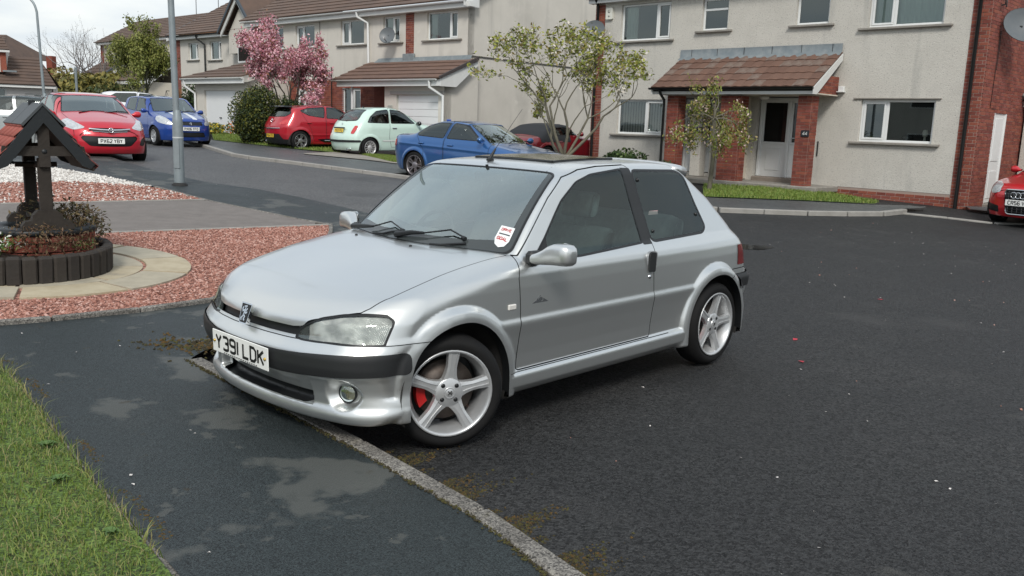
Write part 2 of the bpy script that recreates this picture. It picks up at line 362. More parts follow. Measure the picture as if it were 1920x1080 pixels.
def hF(y, z):
    lean = .20*np.clip(z-.575, 0, .3)*np.clip(y/.5,0,1.5)**2
    rec = .055*sst(.435,.415,y)*sst(.262,.275,z)*sst(.408,.395,z)
    fg = np.hypot(y-.585, (z-.335)*1.0); fog = .045*(1-sst(.048,.085,fg))
    return HF(z)-HP(y)*(1-.2*sst(.36,.24,z))-lean-rec-fog*sst(.1,.3,z)
HRc = .55
def hR(y, z): return HRr(z)-.06+.17*np.minimum(y,.85)**2+.20*np.clip(y-.62,0,.3)**2*4
def hero_f(x, y, z):
    y = np.abs(y)
    a = y-hS(x, z); t = (z-hT(x, y))*.86
    k = .035+.035*sst(-.55,-.1,x)*sst(.5,.3,x)+.02*sst(-1.0,-1.3,x)
    o = smax(a, t, k)
    fr = x-hF(y, z); o = smax(o, fr, .028)
    sl = np.where(z > .86, .56, np.where(z > .6, .9, 1.0)); sl = 1-.44*sst(.78,.95,z)
    rr = (hR(y, z)-x)*sl; o = smax(o, rr, .07)
    return smax(o, (.19-.012*sst(.3,-.3,x))-z, .02)
# ---------------------------------------------------------------- the silver hatchback
def paintmat(name, col, metal=.5, rough=.32, coat=1.0, flake=.05):
    if name in MATS: return MATS[name]
    m = mat(name, col, rough, metal, .5, coat, .06, var=flake, vscale=2.5, col2=tuple(c*.8 for c in col))
    return m
M_RUB = mat('black_plastic', (.018, .019, .020), .48, bump=.06, bscale=400, bdist=.001)
M_TRIM = mat('dark_interior', (.05, .055, .055), .75, bump=.1, bscale=60)
M_SEAL = mat('rubber_seal', (.010, .011, .012), .42)
M_UNDER = mat('underbody', (.012, .012, .012), .8, var=.6, vscale=9, col2=(.03, .026, .022))
M_TYRE = mat('tyre_rubber', (.0085, .0085, .009), .75, spec=.25, bump=.15, bscale=90, bdist=.002, var=.5, vscale=20, col2=(.013, .0125, .0115))
M_CHROME = mat('chrome', (.75, .76, .77), .12, 1)
M_ALLOY = mat('alloy_silver', (.58, .59, .595), .33, .6, coat=.3, var=.25, vscale=30, col2=(.42, .41, .40))
M_DISC = mat('brake_disc', (.10, .085, .075), .5, .7, var=.6, vscale=25, col2=(.05, .035, .028))
M_RED = mat('red_caliper', (.40, .010, .010), .4, coat=.3)
def wheel(parent, loc, R=.285, rim=.213, w=.185, side=1, steer=0, spokes=5, style='star', caliper=False, rimmat=None, detail=1, spin=0.0, gapmat=None):
    """wheel with tyre, rim, spoked face, hub cap; local axis is y, outer face towards +y (side=1)"""
    rm = rimmat or M_ALLOY; s = side
    n = 48 if detail else 24
    rt = MB()
    ho = w/2
    P = [(rim-.004, -ho+.012), (rim+.010, -ho+.006), (rim+(R-rim)*.45, -ho-.004), (R-.022, -ho+.008), (R-.006, -ho+.028), (R, -ho+.05), (R+.001, 0), (R, ho-.05), (R-.006, ho-.028), (R-.022, ho-.008), (rim+(R-rim)*.45, ho+.004), (rim+.010, ho-.006), (rim-.004, ho-.012)]
    rt.lathe(P, n, 'y')
    bar = MB()
    bar.lathe([(rim-.004, ho-.010), (rim+.004, ho-.004), (rim+.002, ho+.001), (rim-.008, ho-.002), (rim-.013, ho-.018), (rim-.030, ho-.05), (rim-.032, -ho+.02), (rim-.004, -ho+.005)], n, 'y')
    wo = bar.build('wheel', rm, parent, loc, (0, 0, steer+(math.pi if s < 0 else 0)))
    rt.build('tyre', M_TYRE, wo)
    fc = MB(); yo = ho-.012
    rin = .068*(rim/.2)
    for k in range(spokes):
        a = 2*math.pi*k/spokes+spin
        M = Matrix.Rotation(-a, 4, 'Y')     # spoke along +z of wheel before turning
        if style == 'star':
            zs = np.linspace(.046, rim-.010, 9); 
            hw = np.interp(zs, [.046, .065, .09, .13, rim-.010], [.040, .034, .0265, .0215, .0275])*rim/.2
            yy = np.interp(zs, [.046, .07, .13, rim-.01], [yo-.010, yo-.010, yo-.004, yo+.003])
            for (g0, g1, dy) in ((-1, -.42, 0), (-.42, .42, -.0045), (.42, 1, 0)):
                V = []; F = []
                for i, z in enumerate(zs):
                    V += [(g0*hw[i], yy[i]+dy-(.004 if g0 < -.9 else 0), z), (g1*hw[i], yy[i]+dy-(.004 if g1 > .9 else 0), z), (g1*hw[i]*1.06, yy[i]-.032, z), (g0*hw[i]*1.06, yy[i]-.032, z)]
                for i in range(len(zs)-1):
                    o = i*4; F += [(o, o+4, o+5, o+1), (o+1, o+5, o+6, o+2), (o+3, o+7, o+4, o)]
                fc.add(V, F, M, False)
        else:
            tw = {'multi': (.010, .008), 'wide': (.030, .040), 'thin': (.014, .014), 'vee': (.012, .010)}[style]
            offs = (-.5, .5) if style == 'vee' else (0,)
            for of in offs:
                M2 = M @ Matrix.Rotation(of*.9/spokes*2, 4, 'Y')
                V = []
                for z, hw, y in ((.03, tw[0], yo-.02), (rim-.010, tw[1], yo)):
                    hw *= rim/.2; V += [(-hw, y, z), (hw, y, z), (hw, y-.03, z), (-hw, y-.03, z)]
                fc.add(V, [(0, 4, 5, 1), (1, 5, 6, 2), (3, 7, 4, 0)], M2)
    fc.lathe([(.0, yo-.008), (rin-.006, yo-.0085), (rin-.001, yo-.012), (rin+.004, yo-.04)], 30, 'y')
    fc.build('spokes', rm, wo)
    if detail:
        cp = MB(); cp.lathe([(0, yo-.001), (.020, yo-.001), (.023, yo-.003), (.025, yo-.001), (.029, yo-.003), (.031, yo-.009)], 24, 'y'); c = cp.build('centre_cap', M_ALLOY, wo)
        for k in range(4):
            a = 2*math.pi*k/4+.72; b = MB(); b.lathe([(0, yo-.0055), (.0105, yo-.006), (.0115, yo-.010)], 12, 'y', MT(.049*math.sin(a), 0, .049*math.cos(a))); b.build('bolt_hole', M_SEAL, wo)
        st = MB(); strokes(st, [[(-.010, .010), (.010, -.010)], [(.010, .010), (-.010, -.010)], [(-.014, 0), (-.006, 0)]], .005, lambda u, v: (u, yo+.0004, v)); st.build('cap_emblem', mat('dark_mark', (.03, .03, .03), .4), wo)
    dk = MB(); dk.lathe([(0, -ho+.03), (rim-.034, -ho+.03)], 24, 'y'); dk.build('wheel_back', M_SEAL, wo)
    bd = MB(); r1 = rim*.70; bd.lathe([(.03, .004), (r1, .004), (r1, -.016)], 32, 'y'); bd.build('brake_disc', M_DISC, wo)
    if caliper:
        cl = MB(); P = []
        for a in np.linspace(-.50, .50, 9): P.append((-(r1+.004)*math.cos(a)*1.0, (r1+.012)*math.sin(a)))
        for a in np.linspace(.46, -.46, 7): P.append((-(r1-.040)*math.cos(a), (r1-.052)*math.sin(a)))
        if s > 0: P = [(-p[0], p[1]) for p in P]
        cl.prism(P, -.03, .026, 'y'); cl.build('caliper', M_RED, wo)
    return wo
def arch_liner(parent, A, y0, y1, R):
    b = MB(); n = 20; V = []; F = []
    for i in range(n+1):
        a = -.35+(math.pi+.7)*i/n; V += [(A[0]+R*math.cos(a), y0, A[1]+R*math.sin(a)), (A[0]+R*math.cos(a), y1, A[1]+R*math.sin(a))]
    for i in range(n): F.append((2*i, 2*i+1, 2*i+3, 2*i+2))
    V.append((A[0], y0, A[1])); c = len(V)-1
    for i in range(n): F.append((2*i, 2*i+2, c))
    b.add(V, F, None, True); return b.build('wheel_well', M_UNDER, parent)
def seat(parent, x, y, m, w=.48, zb=.42, rear=False):
    b = MB()
    def pad(P, hw, M):
        P = rpoly(P, .06); V = []; n = len(P); ys = [-hw, -hw*.86, -hw*.5, 0, hw*.5, hw*.86, hw]; sc = [.90, .985, 1, .985, 1, .985, .90]; c = P.mean(0)
        for yy, k in zip(ys, sc): V += [(c[0]+(p[0]-c[0])*k, yy, c[1]+(p[1]-c[1])*k) for p in P]
        F = [(i*n+j, i*n+(j+1)%n, (i+1)*n+(j+1)%n, (i+1)*n+j) for i in range(len(ys)-1) for j in range(n)]+[tuple(range(n)), tuple(range(6*n, 7*n))[::-1]]
        b.add(V, F, M, True)
    M = MT(x, y, 0)
    pad([(-.02, zb), (-.06, zb-.14), (.46, zb-.10), (.50, zb+.02), (.40, zb+.03)], w/2, M)
    pad([(-.03, zb+.02), (.09, zb+.02), (-.04, zb+.34), (-.14, zb+.56), (-.22, zb+.55), (-.16, zb+.2)], w/2, M)
    if not rear: pad([(-.17, zb+.61), (-.09, zb+.60), (-.13, zb+.76), (-.20, zb+.76)], .115, M); b.tube([(x-.15, y-.04, zb+.5), (x-.15, y-.04, zb+.64)], .007, 6); b.tube([(x-.15, y+.04, zb+.5), (x-.15, y+.04, zb+.64)], .007, 6)
    return b.build('seat', m, parent)
def steering_wheel(parent, x, y, z, r=.18):
    b = MB(); M = MT(x, y, z, 0, 0, -.42)   # rake
    P = [(0, r*math.cos(a), r*math.sin(a)) for a in np.linspace(0, 2*math.pi, 25)]
    b.tube(P, .014, 8, M, False); b.lathe([(0, .03), (.055, .025), (.065, 0)], 16, 'x', M)
    for a in (0, math.pi, -math.pi/2): b.tube([(0, 0, 0), (0, r*math.cos(a), r*math.sin(a))], .014, 6, M)
    b.tube([(.0, 0, 0), (.35, 0, -.02)], .03, 8, M)
    return b.build('steering_wheel', M_RUB, parent)
def lampmat():
    if 'lamp_reflector' in MATS: return MATS['lamp_reflector']
    m = mat('lamp_reflector', (.82, .83, .81), .2, .35, var=.75, vscale=16, col2=(.30, .31, .305), detail=1); nt = m.node_tree; N = nt.nodes.new; L = nt.links.new  # bright and dark patches in the colour stand in for highlights in the bowl
    tc = N('ShaderNodeTexCoord'); wv = N('ShaderNodeTexWave'); wv.bands_direction = 'Y'; wv.inputs['Scale'].default_value = 70; wv.inputs['Distortion'].default_value = .4; L(tc.outputs['Object'], wv.inputs['Vector'])
    n2 = N('ShaderNodeTexNoise'); n2.inputs['Scale'].default_value = 14; L(tc.outputs['Object'], n2.inputs['Vector'])
    ad = N('ShaderNodeMath'); ad.operation = 'MULTIPLY_ADD'; ad.inputs[1].default_value = 4.; L(n2.outputs['Fac'], ad.inputs[0]); L(wv.outputs['Fac'], ad.inputs[2])
    bp = N('ShaderNodeBump'); bp.inputs['Strength'].default_value = .6; bp.inputs['Distance'].default_value = .006; L(ad.outputs[0], bp.inputs['Height']); L(bp.outputs[0], nt.nodes['Principled BSDF'].inputs['Normal'])
    return m
def make_hero():
    root = thing('hatchback_car', 'silver three-door hatchback parked in front with its nose over the kerb', 'car', (-.8159, 4.5824, 0), -2.3302)
    PM = paintmat('silver_paint', (.70, .712, .70), .90, .34, .6)
    half = nets(hero_f, (-3.10, -.03, .13), (.78, .86, 1.42), .0098)
    half = cut(half, lambda x, y, z: y)[1]
    half[0][:, 1] = np.where(half[0][:, 1] < 1e-4, 0, half[0][:, 1])
    und, b = cut(half, lambda x, y, z: z-.197+.012*sst(.3, -.3, x))
    for A in (ARF, ARR): _, und = cut(und, lambda x, y, z: np.maximum(np.abs(x-A[0])-.325, .52-y))
    sheet('underbody', both(und), M_UNDER, root)
    for A in (ARF, ARR):
        _, b = cut(b, lambda x, y, z: np.maximum(arch_r(x, z, A)-A[2], (.60-y)))
        # inner face of the arch lip
    # windows ------------------------------------------------------------
    def ws(x, y, z):
        t = (hXb(y)-x)/(hXb(y)-hXt(y)); L = .78
        e = y-np.interp(t, [0, .15, .9, 1.0], [.672, .655, .552, .53])
        return np.where(z > .86, smax(smax((-.0-t)*L, (t-.985)*L, .05), e, .06), 1)
    FG = rpoly([(-.560, .868), (-.700, .985), (-.894, 1.170), (-1.052, 1.268), (-1.19, 1.306), (-1.505, 1.334), (-1.565, .893), (-.95, .865)], .02)
    RG = rpoly([(-1.590, 1.328), (-2.10, 1.318), (-2.19, 1.285), (-2.325, .945), (-2.27, .905), (-1.650, .889)], .05)
    BP = [(-1.500, 1.336), (-1.592, 1.334), (-1.652, .885), (-1.560, .885)]
    fg = lambda x, y, z: np.where(y > .3, psdf(FG, x, z), 1); rg = lambda x, y, z: np.where(y > .3, psdf(RG, x, z), 1)
    HG = rpoly([(0, .90), (.54, .93), (.47, 1.275), (0, 1.29)], .06)
    hgf = lambda x, y, z: np.where((x < -2.2) & (z > .8), np.maximum(psdf(HG, y, z), -(.0)+0*x-9*(x < -9)), 1)
    w_, b = cut(b, ws); f_, b = cut(b, fg); r_, b = cut(b, rg); g_, b = cut(b, lambda x, y, z: np.where(x+1.5*z < -.62, hgf(x, y, z), 1))
    shell = b
    GL = glassmat('windscreen_glass', (.86, .94, .91), .27, 0, .9); GS = glassmat('side_glass', (.76, .92, .87), .02, 0, .5)
    seal, gl = cut(w_, lambda x, y, z: -(ws(x, y, z)+.012))
    # frit band: wide at the sides and foot of the screen, thin at the top
    def frit(x, y, z):
        t = (hXb(y)-x)/(hXb(y)-hXt(y)); e = y-np.interp(t, [0, .15, .9, 1.0], [.620, .600, .500, .478])
        return -np.maximum(np.maximum((.105+.03*sst(.3,.6,y)-t)*.78, (t-.955)*.78), e)
    band, cl = cut(gl, frit)
    wsn = sheet('windscreen', both(join(cl)), GL, root)
    sheet('windscreen_border', both(band), mat('frit_glass', (.045, .052, .053), .12, spec=.7), wsn)
    sheet('windscreen_seal', both(push(seal, .003)), M_SEAL, wsn)
    hc, hs_ = cut(g_, lambda x, y, z: -(hgf(x, y, z)+.02)); 
    rw = sheet('rear_window', both(hs_), GS, root); sheet('window_seal', both(push(hc, .002)), M_SEAL, rw)
    for sgn, nm in ((1, 'left'), (-1, 'right')):
        mir = (lambda M: M) if sgn > 0 else mirror
        s1, a = cut(f_, lambda x, y, z: -(fg(x, y, z)+.011)); s2, c = cut(r_, lambda x, y, z: -(rg(x, y, z)+.016))
        # black corner where the mirror stands
        tri, rest = cut(a, lambda x, y, z: psdf([(-.5, .84), (-.545, .84), (-.712, 1.02), (-.70, .84)], x, z))
        o = sheet('door_window', mir(rest), GS, root); sheet('window_seal', mir(push(s1, .002)), M_SEAL, o); sheet('mirror_corner', mir(push(tri, .003)), M_RUB, o)
        o = sheet('quarter_window', mir(c), GS, root); sheet('window_seal', mir(push(s2, .001)), M_SEAL, o)
        for (px, pz) in ((-1.645, 1.262), (-1.695, .955), (-2.235, 1.03)):
            k = MB(); yy = float(hS(np.array(px), np.array(pz))); k.lathe([(0, .010), (.010, .008), (.013, 0)], 12, 'y', MT(px, yy if sgn > 0 else -yy, pz, 0 if sgn > 0 else math.pi)); k.build('window_catch', M_SEAL, o)
    # body panels ---------------------------------------------------------
    DOOR = [(-.455, .905), (-.425, .80), (-.432, .647), (-.420, .33), (-.432, .3185), (-1.602, .3185), (-1.613, .33), (-1.617, .605), (-1.613, .72), (-1.640, .85), (-1.644, .892), (-1.600, 1.20), (-1.578, 1.338), (-1.560, 1.352), (-1.3, 1.345), (-1.107, 1.329), (-.944, 1.291), (-.794, 1.184), (-.48, .905)]
    df = lambda x, y, z: np.where(y > .35, psdf(DOOR, x, z), 1)
    BON = [(.75, 0), (.75, .372), (.62, .372), (.603, .378), (.555, .457), (.494, .540), (.44, .605), (.40, .623), (.30, .640), (.07, .640), (-.14, .640), (-.352, .650), (-.42, .66), (-.42, 0.60), (-.10, -.02)]
    bonf = lambda x, y, z: np.where(x > -.5, np.maximum(np.maximum(psdf([p for p in BON[:-2]]+[(-.6, .66), (-.6, -.05), (.75, -.05)], x, y), hXb(y)+.012-x), .612+.015*sst(.25,.4,y)-z), 1)
    HL = rpoly([(.348, .572), (.352, .600), (.372, .628), (.457, .676), (.540, .697), (.622, .706), (.674, .705), (.72, .699), (.78, .68), (.79, .60), (.79, .568), (.68, .568), (.57, .570), (.47, .566), (.39, .566)], .012)
    hlf = lambda x, y, z: np.where(x > .2, np.maximum(psdf(HL, y, z), (.340+.56*np.clip(.672-z, 0, .2)+.8*np.clip(z-.682, 0, .1)-x)), 1)
    slotf = lambda x, y, z: np.where(x > .45, np.maximum(np.maximum(.585-z, z-(.622-.0*y)), y-.40), 1)
    bumf = lambda x, y, z: np.where(x > .0, z-.570, 1)
    stripf = lambda x, y, z: np.where(x > .1, smax(np.abs(z-(.462+.02*sst(.2,.75,y)))-.050, .285-x, .035), 1)
    grf = lambda x, y, z: np.where(x > .3, smax(np.maximum(z-.308, .264-z), y-.405, .03), 1)
    rbf = lambda x, y, z: np.where(x < -2.3, z-.640+.05*sst(-2.62, -2.50, x), 1)
    padf = lambda x, y, z: np.where(x < -2.3, smax(np.abs(z-.555)-.048, x+2.635, .03), 1)
    tailf = lambda x, y, z: np.where(x < -2.3, np.maximum(np.maximum(x+2.675, np.abs(z-.735)-.070), .55-y), 1)
    hatchf = lambda x, y, z: np.where((x < -2.1) & (z > .62), np.maximum(psdf([(0, .66), (.50, .66), (.56, .82), (.62, .90), (.535, 1.29), (.50, 1.36), (0, 1.36), (-.2, 1.0)], y, z), 0*x-.5), 1)
    hatchf2 = lambda x, y, z: np.where(x < HRr(z)+.10, hatchf(x, y, z), 1)
    sunf = lambda x, y, z: np.where(z > 1.25, psdf(rpoly([(-1.16, -.3), (-1.16, .33), (-1.74, .31), (-1.74, -.3)], .05), x, y), 1)
    GAP = .0028
    hl, b = cut(b, hlf); sl_, b = cut(b, slotf); st, b = cut(b, stripf); gr, b = cut(b, grf); tl, b = cut(b, tailf); pd, b = cut(b, padf)
    bp_, b = cut(b, lambda x, y, z: np.where(y > .3, psdf(BP, x, z), 1)); su, b = cut(b, sunf)
    dr, b = cut(b, lambda x, y, z: df(x, y, z)+GAP); _, b = cut(b, lambda x, y, z: df(x, y, z)-GAP)
    bn, b = cut(b, lambda x, y, z: bonf(x, y, z)+GAP*.8); _, b = cut(b, lambda x, y, z: bonf(x, y, z)-GAP*.8)
    bm, b = cut(b, lambda x, y, z: bumf(x, y, z)+.002); _, b = cut(b, lambda x, y, z: bumf(x, y, z)-.002)
    rb, b = cut(b, lambda x, y, z: rbf(x, y, z)+GAP); _, b = cut(b, lambda x, y, z: rbf(x, y, z)-GAP)
    ht, b = cut(b, lambda x, y, z: hatchf2(x, y, z)+GAP); _, b = cut(b, lambda x, y, z: hatchf2(x, y, z)-GAP)
    # thin lines: sill seam and roof gutter
    silf = lambda x, y, z: np.where((x > -1.82) & (x < -.36), z-.3120, 1)
    sk, b = cut(b, lambda x, y, z: silf(x, y, z)+.0015); _, b = cut(b, lambda x, y, z: silf(x, y, z)-.0015)
    gut = lambda x, y, z: np.where((z > 1.2), np.abs(y-np.interp(x, [-2.3, -1.8, -1.2, -1.04, -.96], [.43, .40, .40, .43, .455]))-.0022, 1)
    _, b = cut(b, gut)
    sheet('body_shell', both(b), PM, root)
    sheet('side_skirt', sk, PM, root); sheet('side_skirt', mirror(sk), PM, root)
    for fl_ in (slotf, grf, hlf): _, shell = cut(shell, fl_)
    s_lo, s_up = cut(shell, lambda x, y, z: z-.93)
    sheet('inner_shell', both(push(s_lo, -.016)), M_SEAL, root); sheet('headlining', both(push(s_up, -.016)), M_TRIM, root)
    sheet('bonnet', both(bn), PM, root); fb = sheet('front_bumper', both(bm), PM, root); sheet('rear_bumper', both(rb), PM, root); sheet('tailgate', both(ht), PM, root)
    sheet('rubbing_strip', both(push(st, .007)), M_RUB, fb); sheet('lower_grille', both(push(gr, -.02)), M_SEAL, fb); sheet('grille_slot', both(push(sl_, -.022)), M_SEAL, root)
    sheet('sunroof', both((su[0]+[0, 0, .012], su[1], su[2])), mat('sunroof_glass', (.02, .022, .022), .12, var=.7, vscale=9, col2=(.11, .10, .06), spec=.6, bump=.1, bscale=40), root)
    k = MB(); 
    for (xa, ya, xb, yb) in ((-1.15, -.325, -1.15, .325), (-1.75, -.305, -1.75, .305), (-1.15, .325, -1.75, .305), (-1.15, -.325, -1.75, -.305)):
        k.tube([(xa, ya, float(hT(np.array(xa), np.array(abs(ya))))+.006), (xb, yb, float(hT(np.array(xb), np.array(abs(yb))))+.006)], .008, 6)
    k.build('sunroof_frame', M_SEAL, root)
    for sgn in (1, -1):
        mir = (lambda M: M) if sgn > 0 else mirror
        d = sheet('door', mir(dr), PM, root); sheet('pillar_cover', mir(push(bp_, .001)), M_RUB, root)
        sheet('bumper_corner', mir(push(pd, .012)), M_RUB, root); sheet('tail_light', mir(push(tl, .003)), mat('tail_lens', (.16, .012, .012), .15, coat=.6, var=.5, vscale=6, col2=(.05, .01, .01)), root)
        # headlamp: reflector bowl behind a clear fluted lens, black surround
        inn, rim_ = cut(hl, lambda x, y, z: hlf(x, y, z)+.009)
        dark, main = cut(inn, lambda x, y, z: y-.415+.25*(z-.6))
        lamp = sheet('headlight', mir(push(main, -.013)), lampmat(), root)
        sheet('indicator', mir(push(dark, -.012)), mat('indicator_dark', (.10, .11, .11), .25, .3, var=.5, vscale=30), lamp)
        sheet('lens', mir(push(inn, -.004)), glassmat('lamp_lens', (.93, .94, .93), .05, .03), lamp); sheet('lamp_surround', mir(push(rim_, -.003)), M_SEAL, lamp)
        # fog lamp
        FY, FZ = .578, .333; fx = float(hF(np.array(FY), np.array(FZ)))
        fm = MT(fx+.004, FY*sgn, FZ, .38*sgn, 0, 0)
        q = MB(); q.lathe([(.046, -.03), (.046, .006), (.043, .008), (.040, .004)], 28, 'x', fm); fl = q.build('fog_light', M_SEAL, root)
        q = MB(); q.lathe([(0, .016), (.02, .015), (.032, .012), (.041, .005)], 28, 'x', fm); q.build('lens', glassmat('fog_lens', (.86, .84, .72), .16, .08), fl)
        q = MB(); q.lathe([(0, -.025), (.02, -.02), (.038, -.004), (.043, .004)], 24, 'x', fm); q.box((.0, 0, 0), (.02, .008, .07), fm); q.build('reflector', mat('fog_reflector', (.62, .60, .50), .2, .8, var=.6, vscale=30), fl)
        # mirror
        q = MB(); path = []
        secs = [(-.530, .765, .893, .024, .030), (-.545, .79, .896, .030, .036), (-.565, .82, .905, .040, .046), (-.580, .85, .918, .051, .056), (-.590, .88, .925, .056, .062), (-.598, .93, .926, .056, .064), (-.602, .958, .925, .053, .061), (-.606, .973, .924, .042, .05), (-.608, .979, .923, .022, .03)]
        n = 20; V = []; F = []
        for (x, y, z, a, bb) in secs:
            for i in range(n):
                t = 2*math.pi*i/n; c, s = math.cos(t), math.sin(t); e = .55
                cx_ = abs(c)**e*math.copysign(1, c)*bb; cz = abs(s)**e*math.copysign(1, s)*a
                if cx_ < 0: cx_ *= .55
                V.append((x+cx_*.95, y*sgn, z+cz))
        for i in range(len(secs)-1):
            for j in range(n): F.append((i*n+j, i*n+(j+1)%n, (i+1)*n+(j+1)%n, (i+1)*n+j))
        F.append(tuple(range((len(secs)-1)*n, len(secs)*n)))
        if sgn > 0: F = [f[::-1] for f in F]
        q.add(V, F, None, True); mr = q.build('door_mirror', PM, root)
        q = MB(); q.prism(rpoly([(.845, .885), (.96, .885), (.965, .975), (.87, .985)], .02)*[sgn, 1], -.628, -.624, 'x'); q.build('mirror_glass', M_CHROME, mr)
        q = MB(); q.box((-.55, .752*sgn, .893), (.10, .06, .075), None, .018); q.build('mirror_base', M_RUB, mr)
        # handle, lock, repeater
        q = MB(); q.prism(rpoly([(-1.553, .725), (-1.617, .722), (-1.62, .838), (-1.572, .846), (-1.555, .83)], .012), .758*sgn, .786*sgn, 'y'); q.build('handle', M_RUB, d)
        q = MB(); q.prism(rpoly([(-1.548, .716), (-1.645, .712), (-1.648, .838), (-1.60, .850), (-1.55, .842)], .02), .752*sgn, .7735*sgn, 'y'); q.build('handle_recess', mat('silver_recess', (.36, .37, .38), .35, .5), d)
        q = MB(); q.lathe([(0, .010), (.011, .009), (.014, 0)], 16, 'y', MT(-1.569, .774*sgn, .695, 0 if sgn > 0 else math.pi)); q.build('lock', M_CHROME, d)
        q = MB(); q.box((-.369, .781*sgn, .660), (.058, .012, .030), None, .006); q.build('side_repeater', mat('repeater_lens', (.62, .60, .56), .2, coat=.5), root)
        # wave emblem on the door
        q = MB(); yo = .7815*sgn; 
        q.prism([(-.52, .660), (-.545, .672), (-.58, .697), (-.61, .678), (-.645, .660)], yo-.003*sgn, yo, 'y'); em = q.build('door_emblem', mat('grey_mark', (.07, .075, .08), .4), d)
        q = MB(); strokes(q, [[(-.612+.018*math.cos(t)+.03, .678+.013*math.sin(t)) for t in np.linspace(0, 4.4, 10)]], .005, lambda u, v: (u, yo+.0012*sgn, v)); q.build('emblem_swirl', PM, em)
        # inner arch lips and wheels
        for A in (ARF, ARR):
            arch_liner(root, A, .52*sgn, .77*sgn, .345)
            V = []; zf = np.r_[np.linspace(.22, A[1], 6)[:-1], A[1]+A[2]*np.sin(np.linspace(0, math.pi/2, 16))]
            for sg in (1, -1):
                zz = zf[zf > .40] if (A is ARF and sg > 0) else zf
                for z in (zz if sg > 0 else zz[::-1][1:]):
                    lo_, hi_ = 0., .5
                    for _ in range(20):
                        mm = (lo_+hi_)/2
                        if float(arch_r(np.array(A[0]+sg*mm), np.array(z), A)) < A[2]: lo_ = mm
                        else: hi_ = mm
                    x = A[0]+sg*lo_; yv = float(hS(np.array(x), np.array(z)))
                    if x > .1: yv = min(yv, float(np.interp(x, [.1, .30, .36], [.80, .775, .755])))
                    V += [(x, (yv+.0005)*sgn, z), (x, (yv-.05)*sgn, z)]
            q = MB(); q.add(V, [(2*i, 2*i+2, 2*i+3, 2*i+1) for i in range(len(V)//2-1)], None, True); q.build('arch_lip', M_SEAL, root)
    wheel(root, (0, .692, .285), side=1, steer=-.40, caliper=True, spin=.10); wheel(root, (0, -.692, .285), side=-1, steer=-.40, caliper=True)
    wheel(root, (-2.385, .688, .285), side=1, caliper=True, spin=.25); wheel(root, (-2.385, -.688, .285), side=-1, caliper=True)
    # number plate and small print, screws
    pl, f = plate(root, 'Y391 LDK', .52, .111, (.7085, 0, .4595), (0, 1, 0), (.02, 0, 1), cw=.048)
    t = MB(); strokes(t, [[(-.15+.02*i, -.0485), (-.137+.02*i, -.048)] for i in range(16)], .005, f); t.build('small_print', mat('plate_black', (0,0,0)), pl)
    for u in (-.237, .237):
        t = MB(); t.lathe([(0, .012), (.006, .010), (.008, .003)], 10, 'x', MT(.7085, u, .4595)); t.build('screw', mat('brass_screw', (.45, .30, .06), .35, .6), pl)
    # bonnet badge: shield with rampant lion
    bo = Vector((.662, 0, .628)); uz = Vector((-.32, 0, 1)).normalized(); nn = Vector((1, 0, .32)).normalized()
    fB = lambda u, v, h=0: tuple(bo+Vector((0, 1, 0))*u+uz*v+nn*h)
    sh = [(-.046, .052), (.046, .052), (.034, -.046), (.026, -.052), (-.026, -.052), (-.034, -.046)]
    q = MB(); V = [fB(*p) for p in sh]+[fB(*p, .016) for p in sh]; n = 6
    q.add(V, [tuple(range(n))[::-1], tuple(range(n, 2*n))]+[(i, (i+1)%n, n+(i+1)%n, n+i) for i in range(n)]); bd = q.build('badge', M_CHROME, root)
    q = MB(); q.add([fB(p[0]*.86, p[1]*.87, .0175) for p in sh], [tuple(range(n))]); q.build('badge_field', M_SEAL, bd)
    q = MB(); LN = [[(.004, .030), (.0, .012), (-.004, -.008), (-.010, -.022)], [(.002, .010), (.012, .016), (.020, .026)], [(.002, .004), (.014, .002), (.022, .010)], [(-.004, -.006), (.010, -.016), (.004, -.028), (.014, -.034)], [(-.008, -.016), (-.020, -.026), (-.012, -.036)], [(-.002, .016), (-.016, .010), (-.022, .020), (-.016, .030)], [(.004, .030), (-.006, .034), (.014, .036)]]
    strokes(q, LN, .0085, lambda u, v: fB(u, v, .019)); q.build('lion_emblem', M_CHROME, bd)
    # wipers, washer jets, aerial, spoiler, sticker
    def wsz(x, y): return float(hT(np.array(x), np.array(abs(y))))
    for arm, bl in ((((-.405, -.62), (-.372, -.47), (-.369, -.368), (-.392, -.23), (-.352, -.075)), ((-.315, -.30), (-.329, -.23), (-.344, -.162), (-.353, -.077))), (((-.312, -.09), (-.330, .03), (-.345, .118), (-.403, .271), (-.404, .376)), ((-.296, .22), (-.318, .285), (-.352, .328), (-.386, .408)))):
        q = MB(); P = [(x, y, wsz(x, y)+h_) for (x, y), h_ in zip(arm, (.022, .03, .028, .030, .016))]
        q.tube(P[:3], [.017, .013, .007], 8); q.tube(P[2:], .0048, 6); q.tube([(P[-1][0], P[-1][1]-.012, P[-1][2]), (P[-1][0]+.004, P[-1][1]+.014, P[-1][2]-.004)], .011, 8); wp = q.build('wiper', M_SEAL, root)
        q = MB(); q.tube([(x, y, wsz(x, y)+.010) for x, y in bl], .0065, 6); q.build('wiper_blade', M_SEAL, wp)
    for (x, y) in ((-.27, -.40), (-.235, .135)):
        q = MB(); q.lathe([(0, .008), (.007, .007), (.009, 0)], 10, 'z', MT(x, y, wsz(x, y))); q.build('washer_jet', M_SEAL, root)
    q = MB(); z0 = wsz(-1.03, -.08); q.box((-1.035, -.08, z0+.008), (.05, .028, .018), None, .006); q.tube([(-1.03, -.08, z0+.01), (-1.075, -.075, z0+.075)], [.012, .006], 8); q.tube([(-1.075, -.075, z0+.075), (-1.26, -.035, z0+.32)], [.0022, .0012], 5); q.build('aerial', M_SEAL, root)
